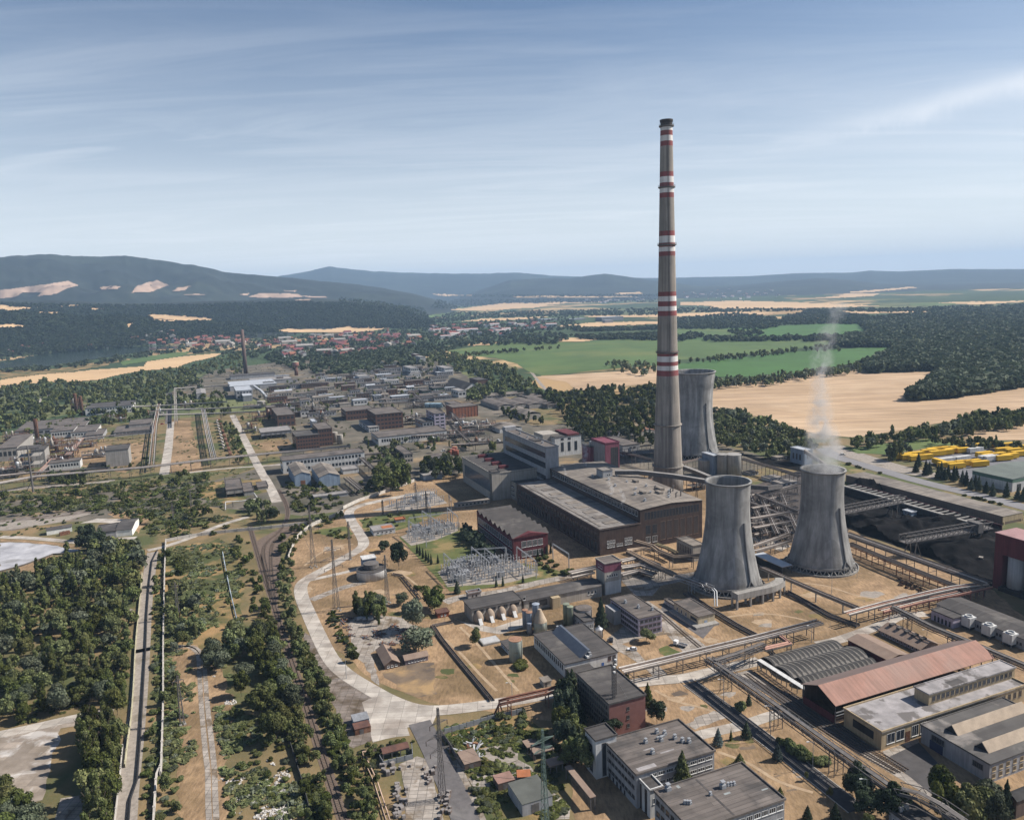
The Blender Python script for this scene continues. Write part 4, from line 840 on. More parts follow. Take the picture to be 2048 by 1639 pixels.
wbox(b, 'porch', R_dark, .2, b.w*.45, -5, -.02, 0, b.h*.72); vents(b, [(.5, .05), (.47, .3), (.46, .97)], 1.2)
wbox(b, 'roof_step', W_white, b.w*.42, b.w*.46, -.1, b.l*.4, b.h+.25, b.h+1.2)
b = bld('office_building', 'three storey lavender office with grey flat roof and window bands', h, (812, 318, 196), (620, 60), (968, 161), wall=W_lav, rm=R_felt, par=.3)
for z in (.12, .42, .72): win(b, 'L', .03, .97, 14, z, z+.17, .82, FRAMED); win(b, 'F', .04, .96, 5, z, z+.17, .8, FRAMED)
for z in (.31, .61, .92): wbox(b, 'spandrel_band', mat('mauve_band', (.19, .13, .16), None, .3), .01, b.w-.01, -.05, -.006, z*b.h-.5, z*b.h)
vents(b, [(.3, .7), (.5, .4), (.85, .2)], 1.0); wbox(b, 'stair_annex', W_grey, -4, -.02, b.l*.62, b.l*.95, 0, b.h*.8)
b = bld('cream_shed', 'cream rendered shed with grey flat roof and pale blue door', h, (1216, 246, 184), (1050, 82), (1328, 158), wall=W_cream, rm=R_felt, par=.3)
wbox(b, 'door', mat('pale_blue_door', (.3, .36, .45), None, .5), b.w*.38, b.w*.55, -.07, -.01, 0, b.h*.5); win(b, 'L', .04, .32, 1, .45, .72, .9, FRAMED); win(b, 'L', .4, .95, 3, .25, .7, .3, FRAME); wbox(b, 'loading_platform', W_conc, -3.2, b.w+.4, -3.2, b.l, 0, 1.1)
b = bld('low_annex', 'low flat annex at the far end of the cream shed', h, (1055, 135, 108), (985, 66), (1078, 100), wall=W_grey, rm=R_felt)
win(b, 'L', .2, .8, 2, .4, .7, .5)
b5 = bld('admin_building', 'five storey block with pink brick end and radio mast on its roof', h, (612, 1005, 782), (386, 572), (866, 726), wall=W_pink, rm=R_dark, par=.45)
for z in (.06, .25, .44, .63, .82): win(b5, 'L', .03, .97, 17, z, z+.11, .6, FRAMED)
MB().box(-.14, -.006, .2, b5.l-.2, .2, b5.h-.1).build('side_cladding', mat('weathered_render', (.22, .19, .165), (.16, .14, .125), .3), b5.root)
for ch in b5.root.children:
 if ch.name.startswith('window') and abs(ch.location.x+.004) < .01: ch.location.x = -.145
for z in (.16, .42, .68): win(b5, 'F', .47, .56, 1, z, z+.115, .9, FRAMED)
p = G(*h(640, 735), b5.h+.3); r = thing('lattice_mast', 'dark lattice radio mast with white drum antennas on the flat roof', 'radio mast', p, TH0)
for ox, oy in ((0, 0), (1.8, 2.2)):
 mb = MB(); H_ = 15. if ox else 13.5
 for sx, sy in ((-.4, -.4), (.4, -.4), (.4, .4), (-.4, .4)): mb.beam((ox+sx, oy+sy, 0), (ox+sx, oy+sy, H_), .22)
 for z in np.arange(0, H_-1, 1.2):
  mb.beam((ox-.4, oy-.4, z), (ox+.4, oy-.4, z+1.2), .13); mb.beam((ox+.4, oy-.4, z), (ox+.4, oy+.4, z+1.2), .13); mb.beam((ox-.4, oy+.4, z), (ox-.4, oy-.4, z+1.2), .13)
 mb.build('mast_frame', STEELD, r)
 for z in (H_-1, H_-3): MB().lathe([(.45, z), (.45, z+.5)], 10, cx=ox, cy=oy-.7).build('drum_antenna', FRAME, r)
MB().beam((-3, -1, .1), (-.3, 0, 6), .12).beam((2.5, 4, .1), (1.8, 2.2, 6), .12).beam((4.5, -2, .1), (2, 2, 6), .1).build('stay', STEELD, r)
b6 = bld('laboratory_block', 'three storey grey block with roof ventilators and a conifer against its end', h, (797, 1490, 1262), (567, 1034), (1331, 1102), wall=W_grey, rm=R_felt, par=.45)
for z in (.22, .52, .80): win(b6, 'L', .05, .97, 9, z, z+.10, .82, FRAMED, mull=1); win(b6, 'F', .16, .98, 8, z, z+.11, .86, FRAME, mull=2)
win(b6, 'L', .3, .9, 5, .02, .16, .4, FRAMED)
vents(b6, [(.62, .82), (.68, .72), (.58, .6), (.74, .55), (.78, .42), (.84, .36), (.40, .66), (.36, .36)], 1.0)
wbox(b6, 'roof_duct', STEEL, b6.w*.55, b6.w*.66, b6.l*.66, b6.l*.69, b6.h+.25, b6.h+1.0)
for x, y, x1, y1 in ((.30, .48, .42, .51), (.05, .05, .28, .14), (.44, .3, .62, .33)): wbox(b6, 'felt_patch', R_lich, x*b6.w, x1*b6.w, y*b6.l, y1*b6.l, b6.h+.2505, b6.h+.256)
bt = bld('stair_block', 'pale stair tower with a dark cap at the back corner of the grey block', h, (556, 1020), (500, 960), (634, 985), hgt=b6.h+2.4, base=b6.base+np.array([*(b6.uy*(b6.l-2)-b6.vx*4.5), 0]), wl=8, ll=7.5, wall=W_white, rm=R_dark)
win(bt, 'F', .3, .5, 1, .05, .9, 1, FRAMED, GLASS); win(bt, 'L', .3, .6, 1, .1, .8, 1, FRAMED)
bl_ = bld('link_block', 'low white linking block with brown glazed corner between two grey blocks', h, (890, 1560, 1368), (802, 1282), (966, 1340), wall=W_white, rm=R_dark, par=.5)
win(bl_, 'L', .25, .45, 1, .04, .9, 1, mat('brown_frame', (.08, .05, .035), None, 1), GLASS, mull=1); win(bl_, 'L', .7, .9, 1, .04, .9, 1, mat('brown_frame', (.08, .05, .035), None, 1), GLASS, mull=1); win(bl_, 'F', .2, .8, 2, .5, .7, .7)
b7 = bld('workshop_block', 'wide grey block with broad patched felt roof at the picture bottom edge', h, (1179, 1648), (936, 1368), (1827, 1446), hgt=13, wall=W_grey, rm=R_felt, par=.45)
for z in (.45, .78): win(b7, 'F', .05, .99, 11, z, z+.13, .85, FRAME, mull=2)
for z in (.45, .74): win(b7, 'L', .05, .97, 7, z, z+.13, .75, FRAMED, mull=1)
vents(b7, [(.12, .93), (.60, .62)], 1.3); vents(b7, [(.43, .55), (.15, .55), (.17, .53), (.19, .51), (.66, .62), (.69, .61), (.72, .60)], .7)
wbox(b7, 'roof_channel', R_dark, b7.w*.44, b7.w*.46, .6, b7.l-.6, b7.h+.251, b7.h+.29)
for x, y, s1, s2 in ((.55, .46, .07, .04), (.9, .30, .07, .03), (.22, .9, .03, .07)): wbox(b7, 'felt_patch', mat('pale_patch', (.26, .28, .28), None, .3), x*b7.w, (x+s1)*b7.w, y*b7.l, (y+s2)*b7.l, b7.h+.2505, b7.h+.256)
rh = bld('open_storage_hall', 'long open sided hall with salmon front slope and brown back slope', i, (758, 912, 777), (545, 640), (1826, 452), roof='gx', rise=3.6, rm=[R_salm, R_brn], over=.8, open_=True, posts=14)
wbox(rh, 'end_wall', W_dred, -.2, .2, .2, rh.l-.2, 0, 3.2); wbox(rh, 'back_wall', W_brown, .2, rh.w, rh.l-.6, rh.l-.2, 0, rh.h-.6); wbox(rh, 'side_wall', W_brown, .2, rh.w-.2, .3, .6, 0, 2.0)
wbox(rh, 'cross_rail', STEEL, .2, rh.w, -.3, -.15, rh.h*.55, rh.h*.6); wbox(rh, 'cable_rail', STEEL, .2, rh.w, -.3, -.15, rh.h*.40, rh.h*.43)
for q, (nm, A_, L_, R_) in enumerate((('farthest', (348, 545, 520), (236, 466), (800, 386)), ('middle', (470, 625, 598), (352, 515), (980, 448)), ('nearest', (548, 670, 640), (474, 605), (1050, 505)))):
 b = bld('barrel_shed', 'black barrel roof with pale streaks, %s of three beside the salmon hall' % nm, i, A_, L_, R_, roof='bx', rise=1.5, wall=W_brown, rm=R_streak, group='black barrel roofed sheds')
 r3 = random.Random(q); ribs = []
 for v_ in range(3):
  mb = MB()
  for t in range(10):
   y0, y1 = -.35+(b.l+.7)*t/10, -.35+(b.l+.7)*(t+1)/10; z0, z1 = b.h+1.5*sin(pi*t/10)+.03, b.h+1.5*sin(pi*(t+1)/10)+.03
   w0, w1 = [.12+.75*(abs(tt-5)/5)**1.5*r3.uniform(.7, 1.2) for tt in (t, t+1)]
   mb.poly([(-w0, y0, z0), (w0, y0, z0), (w1, y1, z1), (-w1, y1, z1)])
  ribs.append(mb.mesh('roof_rib', mat('pale_ash', (.20, .185, .165), (.09, .085, .08), .5)))
 for s_ in range(16): link('roof_rib', ribs[s_ % 3], b.root, (b.w*(s_+.5)/16, 0, 0))
 win(b, 'F', .02, .98, 14, .2, .85, .5, FRAMED)
b = bld('long_store', 'narrow dark red store with grey-brown gable roof beyond the barrel sheds', i, (1117, 530, 475), (846, 336), (1252, 437), roof='gy', rise=1.2, wall=W_dred, rm=R_btile, over=.5)
b = bld('brick_cottage', 'brown tiled house with five dark dormer vents and pale gable', i, (1337, 432, 398), (1075, 266), (1466, 366), roof='gy', rise=2.2, wall=mat('pale_brick', (.30, .25, .24), None, .3), rm=R_btile, over=.8)
win(b, 'L', .04, .96, 10, .2, .75, .45); win(b, 'F', .55, .9, 1, .2, .8, .5)
for q in range(5): wbox(b, 'dormer_vent', R_dark, b.w*.34, b.w*.6, b.l*(.10+.19*q), b.l*(.10+.19*q)+1.6, b.h+1.2, b.h+2.9)
tb = bld('store_building', 'tan flat roofed building with white framed front windows and lichened roof', i, (1072, 1092, 972), (802, 818), (2110, 672), wall=W_tan, rm=R_lich, par=.6)
f0 = .04; win(tb, 'F', .03, .15, 2, .25, .82, .86, FRAME, mull=1); win(tb, 'F', .19, .30, 2, .2, .82, .8, FRAME, mull=2); wbox(tb, 'door', mat('brown_door', (.13, .06, .035), None, .5), tb.w*.155, tb.w*.185, -.08, -.01, 0, tb.h*.6)
win(tb, 'F', .33, .98, 16, .45, .8, .5, FRAMED); wbox(tb, 'side_bay', W_black, -.08, -.006, tb.l*.2, tb.l*.75, tb.h*.35, tb.h*.8)
rb = bld('raised_store', 'raised pale lichened roof storey standing above the tan store roof', i, (1395, 790, 745), (1272, 670), (2032, 548), base=G(*i(1395, 790), tb.h), hgt=tb.h+4.5, z0=tb.h+.26, wall=W_tan, rm=R_lich, par=.3)
win(rb, 'F', .03, .97, 18, .3, .75, .7, FRAMED); wbox(rb, 'roof_patch', R_dark, rb.w*.27, rb.w*.42, rb.l*.1, rb.l*.6, rb.h+.251, rb.h+.27)
gh = bld('machine_hall', 'big grey hall with two tan ridge skylights and blue doors', i, (1807, 1318, 1190), (1337, 924), (2420, 990), wall=W_grey, rm=mat('striped_felt', (.10, .095, .09), (.075, .07, .068), .12, (.22, .2, .185), .06, .57, .66, brick=(1, .8, 50, 2, .05)), par=.3)
win(gh, 'F', .01, .97, 12, .58, .82, .5, W_tan, mull=2); win(gh, 'F', .01, .97, 12, .2, .44, .5, W_tan, mull=2); win(gh, 'L', .08, .24, 1, .5, .78, .9, FRAMED, mull=4); win(gh, 'L', .62, .86, 1, .55, .85, .8, FRAMED, mull=4)
wbox(gh, 'door', mat('navy_door', (.03, .04, .09), None, .5), -.09, -.01, gh.l*.66, gh.l*.86, 0, gh.h*.5)
for y in (.26, .70):
 yy = gh.l*y; mb = MB().ext([(yy-2.6, gh.h+.26), (yy+2.6, gh.h+.26), (yy, gh.h+3.0)], 'x', gh.w*.12, gh.w*.98, 0); mb.build('ridge_skylight', mat('tan_ribbed_skylight', (.42, .34, .26), None, .3, wave=('X', 1.1, .7)), gh.root)
 MB().ext([(yy-2.2, gh.h+.3), (yy+2.2, gh.h+.3), (yy, gh.h+2.7)], 'x', gh.w*.12-.1, gh.w*.12-.02, 0).build('skylight_end', W_black, gh.root)
b = bld('lavender_shed', 'lavender walled shed with dark roof and five narrow dark windows', i, (1560, 262, 196), (1414, 135), (1622, 172), wall=W_lav, rm=R_dark, par=.3)
win(b, 'L', .05, .9, 5, .08, .6, .5, FRAMED)
lb = bld('filter_hall', 'long dark roofed hall with three white box coolers along its wall', i, (2070, 420, 345), (1480, 85), (2240, 290), wall=W_grey, rm=R_dark, roof='gy', rise=1.2)
win(lb, 'L', .05, .95, 26, .35, .6, .6, FRAMED)
for q, (x, y) in enumerate(((1668, 262), (1806, 320), (1952, 378))):
 p = G(*i(x, y)); r = thing('cooler_unit', ('white box cooler nearest the lavender shed', 'white box cooler, middle of the three along the dark hall', 'white box cooler at the right edge of the picture')[q], 'cooler', p, TH0, 'white box coolers')
 MB().box(-2.2, 2.2, -2.2, 2.2, 1.6, 6.2).build('casing', W_white, r); MB().lathe([(1.7, 6.2), (1.7, 6.8), (1.3, 6.8), (1.3, 6.21)], 16, capt=False, capb=False).build('fan_cowl', W_white, r)
 MB().box(-2.1, 2.1, -2.1, 2.1, .5, 1.3).build('air_intake', W_black, r)
 mb = MB()
 for sx in (-2, 2):
  for sy in (-2, 2): mb.box(sx-.15, sx+.15, sy-.15, sy+.15, 0, 1.6)
 mb.build('stand', STEELD, r)
b = bld('platform_canopy', 'narrow pale platform roof beside the dark rail yard', i, (545, 745, 712), (180, 492), (590, 700), roof='flat', rm=W_white, par=0, open_=True, posts=2, hgt=4.2)
for q in range(9): MB().box(b.w/2-.12, b.w/2+.12, b.l*(q+.5)/9-.12, b.l*(q+.5)/9+.12, 0, b.h).build('post', STEELD, b.root)
b = bld('gatehouse', 'small flat roofed hut at the bottom edge under the pipe bridge', i, (1320, 1640), (1180, 1480), (1420, 1590), hgt=5, wall=W_grey, rm=R_dark, wl=9)
win(b, 'L', .1, .9, 4, .3, .7, .6); wbox(b, 'roof_box', W_grey, b.w*.2, b.w*.6, b.l*.75, b.l*.95, b.h+.3, b.h+2)
b = bld('streaked_shed', 'black roofed shed with pale streaks at the lower right corner', i, (1990, 1560, 1500), (1900, 1400), (2300, 1400), wall=W_brown, rm=R_streak, roof='bx', rise=1.2, hgt=6)
p0 = G(*e(1865, 905)); sh_ = hts(p0, e(1870, 592)[1])
b = bld('bunker_house', 'dark red bunker house with pink roof over tall grey silos', e, (1865, 905, 600), (1800, 560), (2260, 760), base=p0-np.array([*U[:2]*62, 0]), wall=W_dred, rm=mat('pink_roof', (.33, .2, .2), None, .1), hgt=sh_, ll=62, wl=16, walls=False, par=0)
wbox(b, 'upper_storey', W_dred, 0, b.w, 0, b.l, b.h*.64, b.h); wbox(b, 'stair_column', W_dred, -.02, 6, b.l-4.5, b.l+.02, 0, b.h*.64)
for q in range(6): MB().lathe([(4.4, .0), (4.4, b.h*.64)], 28, cx=4.8, cy=b.l-9.5-q*9.4).build('silo_barrel', mat('pale_silo_concrete', (.37, .36, .36), (.31, .3, .3), .1, streak=(.8, .8, .05), stk=.8), b.root, True)
wbox(b, 'back_wall', W_brown, b.w-.5, b.w-.02, 0, b.l-.1, 0, b.h*.64); wbox(b, 'plinth', W_black, -2, b.w, 0, b.l-4.6, 0, 2.2)
cs = bld('conveyor_shed', 'very long tan roofed conveyor shed beside the coal yard', e, (1922, 548, 500), (1066, 252), (1982, 460), wall=mat('brown_sheet', (.20, .15, .115), (.15, .115, .09), .1, wave=('Y', .25, .8)), rm=R_tan, par=0, over=.2)  # shade of the left side is put into the brown wall colour
wbox(cs, 'end_sheet', W_tan, .1, cs.w-.1, -.06, -.005, cs.h*.3, cs.h)
for q in range(2): wbox(cs, 'support_leg', W_tan, cs.w*(.05+.85*q), cs.w*(.1+.85*q), -.3, -.07, 0, cs.h*.3)
t0 = G(*e(1000, 318), 6)[:2]; t1 = G(*e(1848, 562), 6)[:2]; ln = np.hypot(*(t1-t0)); an = atan2(*(t1-t0)[::-1])
r = thing('coal_trestle', 'pale concrete rail beam with a comb of cross beams along the coal yard', 'trestle', (*t0, 0), an)
MB().box(0, ln, -1.1, 1.1, 5.2, 6).build('rail_beam', W_conc, r); MB().box(0, ln, -1.2, -.6, .05, 5.19).build('retaining_wall', W_black, r)
for q in range(22): MB().box(ln*(q+.5)/24-.45, ln*(q+.5)/24+.45, 1.11, 11, 5.1, 5.9).build('cross_beam', W_conc, r)
MB().box(0, ln, 11.01, 11.8, .1, 5.9).build('back_wall', mat('maroon_wall', (.05, .018, .022), None, .3), r)
def trussbridge(name, label, f, A, B, z, leg, wd=5., hh=4.0, cat='bridge crane', m_=None, group=None):
 m_ = m_ or STEELD; p = G(*f(*A), z)[:2]; q = G(*f(*B), z)[:2]; L_ = np.hypot(*(q-p)); an = atan2(*(q-p)[::-1]); r = thing(name, label, cat, (*p, 0), an, group)
 mb = MB(); n = max(4, int(L_/hh))
 for y in (-wd/2, wd/2):
  mb.beam((0, y, z), (L_, y, z), .5); mb.beam((0, y, z-hh), (L_, y, z-hh), .5)
  for s_ in range(n): mb.beam((L_*s_/n, y, z-hh), (L_*(s_+1)/n, y, z), .25); mb.beam((L_*s_/n, y, z-hh), (L_*s_/n, y, z), .25)
 for s_ in range(n+1): mb.beam((L_*s_/n, -wd/2, z), (L_*s_/n, wd/2, z), .2)
 mb.build('truss', m_, r); MB().box(0, L_, -wd/2+.6, wd/2-.6, z-hh-.2, z-hh+.1).build('walkway', STEELD, r)
 for t in leg:
  mb = MB()
  for y in (-wd/2, wd/2): mb.beam((L_*t-3, y*1.6, 0), (L_*t, y, z-hh), .5); mb.beam((L_*t+3, y*1.6, 0), (L_*t, y, z-hh), .5)
  mb.beam((L_*t-3, -wd*.8, 1), (L_*t-3, wd*.8, 1), .4); mb.beam((L_*t+3, -wd*.8, 1), (L_*t+3, wd*.8, 1), .4)
  mb.build('leg', m_, r)
 return r, L_
trussbridge('gantry_crane', 'grey truss gantry crane over the coal behind the steaming tower', e, (960, 452), (1350, 378), 15, (.02, .87))
r_, L_ = trussbridge('gantry_crane', 'grey truss gantry crane spanning the coal nearest the red silo house', e, (1345, 610), (1850, 525), 14, (.12, .86))
MB().box(L_*.80, L_*.86, -4, 4, 9, 15).build('trolley', STEELD, r_)
b = bld('container_cabin', 'small pale blue-grey cabin on the black coal yard', e, (1395, 505, 478), (1340, 465), (1412, 478), wall=W_blue, rm=R_metal, wl=5); win(b, 'L', .2, .8, 2, .4, .8, .5)
b = bld('screen_house', 'blue grey corner house where the sloping coal conveyor starts', e, (778, 205, 120), (712, 98), (802, 108), wall=W_blue, rm=R_metal); win(b, 'F', .2, .8, 2, .4, .7, .5); win(b, 'L', .2, .9, 3, .3, .7, .5, FRAMED)
def silo(label, f, x, yb, yt, rpx, m_, cone=0, n=20, name='silo', cat='silo', group=None, ladder=True, topm=None, rail=True):
 p = G(*f(x, yb)); s1 = f(1, 0)[0]-f(0, 0)[0]; R_ = rpx*s1*DEP(p)/F; hh = hts(p, f(x, yt)[1])
 r = thing(name, label, cat, p, TH0, group); MB().lathe([(R_, 0), (R_, hh)], n, capt=False).build('barrel', m_, r, True)
 MB().lathe([(R_+.08, hh-.15), (R_+.08, hh+.05)]+([(R_*.3, hh+cone), (R_*.25, hh+cone+.5)] if cone else [(.2, hh+.3)]), n).build('roof', topm or m_, r)
 if ladder: MB().beam((R_*.6, -R_*.82, 0), (R_*.6, -R_*.82, hh), .3).build('ladder', STEELD, r)
 if rail and not cone: MB().lathe([(R_, hh+1), (R_+.05, hh+1.06)], n, capt=False, capb=False).build('railing', STEELD, r)
 return r
S_gn = mat('pale_green_paint', (.40, .45, .40), (.33, .37, .33), .3, (.24, .18, .13), .4, .6, .75, streak=(1, 1, .05), stk=.8); S_bl = mat('blue_grey_paint', (.28, .32, .38), (.23, .26, .31), .3, streak=(1, 1, .05), stk=.75); S_gr = mat('grey_silo', (.33, .32, .30), (.27, .26, .25), .2, streak=(.8, .8, .05), stk=.75); S_rt = mat('rusty_top', (.30, .17, .11), None, .4)
silo('lone pale green silo with rusty top beside the dry grass', g, 1547, 1178, 1040, 44, S_gn, topm=S_rt)
silo('pale green silo with a tall cone top among the blue silos', h, 138, 285, 208, 47, S_gn, cone=5.5, topm=mat('tan_cone', (.38, .3, .22), None, .4))
silo('slim blue-grey silo, tallest behind the cone topped silo', h, 112, 240, 92, 25, S_bl); silo('blue-grey silo at the left of the silo cluster', h, 38, 262, 132, 20, S_bl, topm=S_rt); silo('blue-grey silo beside the leftmost silo of the cluster', h, 66, 285, 148, 22, S_bl, topm=S_rt)
silo('short grey silo in front of the blue-grey pair', h, 67, 298, 222, 17, S_bl); silo('dull green slim silo, left of the green pair', h, 318, 232, 92, 22, mat('dull_green', (.20, .225, .17), None, .3)); silo('dull green slim silo, right of the green pair', h, 345, 244, 110, 22, mat('dull_green2', (.24, .26, .19), None, .3))
silo('wide grey tank with yellow railing and red standpipe', h, 437, 212, 118, 56, mat('tank_grey', (.30, .29, .30), None, .3), name='tank', cat='tank', topm=R_felt)
p = G(*h(437, 262));
b = bld('tank_house', 'dark roofed low building carrying the wide grey tank', h, (440, 300, 252), (215, 150), (530, 225), wall=W_grey, rm=R_dark, hgt=6); win(b, 'F', .2, .9, 4, .4, .75, .6); win(b, 'L', .1, .9, 5, .4, .7, .5)
silo('grey silo standing alone by the chimney foot', e, 203, 255, 168, 40, S_gr, name='silo'); silo('tall grey silo touching the blue lift box', e, 302, 270, 138, 30, S_gr); silo('tall grey silo, right hand one of the pair by the cooling tower', e, 368, 270, 138, 43, S_gr)
b = bld('lift_tower', 'pale blue lift box beside the tall grey silos', e, (250, 270, 150), (205, 128), (276, 138), wall=W_blue, rm=R_metal, wl=6)
silo('small silver dome tank by the pump works corner', h, 540, 318, 262, 26, STEEL, name='tank', cat='tank', cone=1);
r = silo('round white water tank with dark roof on the dry grass', g, 602, 632, 575, 97, W_white, name='water_tank', cat='water tank', n=40, topm=R_dark, ladder=False, rail=False)
MB().lathe([(4.5, 6), (4.5, 8.6), (0, 9.0)], 24).build('roof_lantern', STEELD, r); r.children[-1].location.z = 0
b = bld('valve_house', 'white box house with bright roof beside the round water tank', g, (548, 592, 522), (532, 496), (634, 518), wall=W_blue, rm=W_white, par=.1, wl=8, ll=7)
b = bld('grey_shed', 'grey gabled shed with patched roof in the scrap yard', g, (688, 1242, 1212), (632, 1110), (785, 1195), roof='gy', rise=2, wall=W_brown, rm=R_btile); win(b, 'F', .1, .9, 3, .3, .75, .6)
b = bld('grey_shed', 'long brown gabled shed beside the big willow', g, (822, 1212, 1180), (795, 1150), (975, 1155), roof='gx', rise=1.2, wall=mat('mauve_boards', (.20, .16, .17), None, .3), rm=R_btile); win(b, 'F', .1, .9, 6, .3, .75, .5)
b = bld('red_hut', 'small orange-red hut under the round tree', g, (1035, 905, 875), (1020, 850), (1112, 865), wall=mat('orange_red', (.26, .08, .04), None, .5), rm=R_rust, par=.1); win(b, 'F', .2, .8, 2, .3, .7, .5)
b = bld('rusty_box_hut', 'grey hut with rusty open top behind the chute shed', d, (200, 1335, 1300), (190, 1285), (305, 1300), wall=W_grey, rm=R_rust, par=.8); win(b, 'F', .2, .8, 2, .3, .7, .4, FRAMED)
b = bld('relay_house', 'low white hut with orange rusty roof patch by the switchyard', g, (615, 366, 335), (582, 305), (765, 325), wall=W_white, rm=R_grey, par=.2); win(b, 'F', .1, .9, 4, .3, .7, .5); wbox(b, 'roof_patch', mat('orange_rust', (.34, .13, .06), None, .4), b.w*.45, b.w*.95, b.l*.2, b.l*.7, b.h+.26, b.h+.36)
b = bld('orange_hut', 'tiny orange roofed hut among the switchyard bushes', g, (760, 280, 262), (752, 240), (798, 250), wall=W_grey, rm=mat('orange_rust', (.34, .13, .06), None, .4), wl=7, ll=5); win(b, 'F', .2, .8, 1, .3, .7, .5)
b = bld('covered_gallery', 'grey covered walkway crossing to the beige annex', d, (110, 690, 665), (105, 660), (365, 640), hgt=None, wall=W_beige, rm=R_tan, ll=4, par=0); win(b, 'F', .05, .95, 8, .4, .8, .5, FRAMED)
b = bld('pump_house', 'tan flat roofed house between brick hall and front cooling tower', e, (132, 762, 672), (28, 628), (182, 654), wall=W_beige, rm=R_tan, par=.3); win(b, 'L', .1, .9, 8, .4, .8, .5, FRAMED)
b = bld('open_canopy', 'pale metal shelter between the two front cooling towers', e, (648, 838, 792), (498, 716), (708, 782), roof='flat', rm=R_metal, open_=True, posts=2, par=0); wbox(b, 'back_wall', W_steel, .1, b.w, b.l-.3, b.l, 0, b.h-.5); wbox(b, 'side_wall', W_black, .05, .3, .2, b.l-.4, 0, b.h-.6)
b = bld('store_hut', 'white cabinet hut alone on the dry grass by the pipe', g, (1730, 1360, 1325), (1716, 1300), (1775, 1345), wall=W_beige, rm=R_tan, wl=3.4, ll=4, par=.1); wbox(b, 'door', FRAMED, .6, 1.6, -.06, -.01, 0, 2)
b = bld('low_store', 'white walled low store with dark roof left of the lone green silo', g, (1500, 1145, 1112), (1420, 1062), (1560, 1075), wall=W_white, rm=R_dark, par=.1); win(b, 'L', .1, .9, 3, .3, .7, .5)
r = thing('concrete_tank', 'square concrete slab basin on the dry grass near the young tree', 'basin', G(*g(1385, 1078)), TH0)
MB().box(-4, 5, 0, 7, 0, .9).build('wall', W_conc, r); MB().box(-3.6, 4.6, .4, 6.6, .9, 1.0).build('cover', mat('pale_slab', (.4, .4, .4), None, .3), r)
r = thing('concrete_flume', 'curved concrete flume on columns with weeds at the front cooling tower', 'flume', G(*e(395, 1045)), TH0)
zt = HT(*e(395, 1045), e(395, 955)[1]); o0 = G(*e(395, 1045))[:2]
pts = []
for q in ((392, 1040), (470, 1020), (540, 1005), (600, 990), (640, 972), (665, 952), (660, 930)):
 p = G(*e(*q))[:2]-o0; pts.append((p@V[:2], p@U[:2]))
mb = MB(); wl_ = smooth_line([np.array(p) for p in pts], 4); in_ = offs(wl_, -5)
for q in range(len(wl_)-1):
 a0, a1, b0, b1 = wl_[q], in_[q], wl_[q+1], in_[q+1]
 mb.poly([(*a0, zt-3.2), (*b0, zt-3.2), (*b0, zt), (*a0, zt)]); mb.poly([(*a1, zt), (*b1, zt), (*b1, zt-3.2), (*a1, zt-3.2)]); mb.poly([(*a0, zt-.8), (*b0, zt-.8), (*b1, zt-.8), (*a1, zt-.8)]); mb.poly([(*a1, zt-3.2), (*b1, zt-3.2), (*b0, zt-3.2), (*a0, zt-3.2)])
mb.poly([(*wl_[0], zt-3.2), (*wl_[0], zt), (*in_[0], zt), (*in_[0], zt-3.2)]); mb.build('trough', W_conc, r)
for q in pts[:-1]: MB().box(q[0]-.45, q[0]+.45, q[1]+.1, q[1]+1, 0, zt-3.2).build('column', W_conc, r)
for q in pts[:-1]: MB().box(q[0]-.45, q[0]+.45, q[1]+4, q[1]+4.9, 0, zt-3.2).build('column', W_conc, r)
for q, (A_, L_, R_, wl_, rm_, lab) in enumerate((((575, 300, 282), (525, 268), (650, 270), W_white, R_felt2, 'low white hut with pale roof behind the two front towers'), ((640, 330, 310), (585, 295), (755, 300), W_grey, R_felt2, 'low grey hut with pale roof right of the white hut'), ((460, 265, 250), (420, 240), (520, 245), W_grey, R_dark, 'dark roofed hut below the tall grey silos'), ((620, 175, 160), (595, 150), (690, 155), W_beige, R_tan, 'tan hut at the blue grey corner house'), ((470, 400, 365), (455, 360), (484, 362), W_mag, R_dark, 'small magenta box house behind the front tower'), ((560, 480, 455), (540, 440), (610, 450), W_brown, R_rust, 'rusty hut under the racks between the towers'), ((660, 560, 540), (640, 525), (700, 530), W_conc, R_felt, 'grey concrete hut under the racks between the towers'))):
 b = bld('service_hut', lab, e, A_, L_, R_, wall=wl_, rm=rm_, par=.2); win(b, 'F', .1, .9, 3, .3, .7, .5, fr=False)
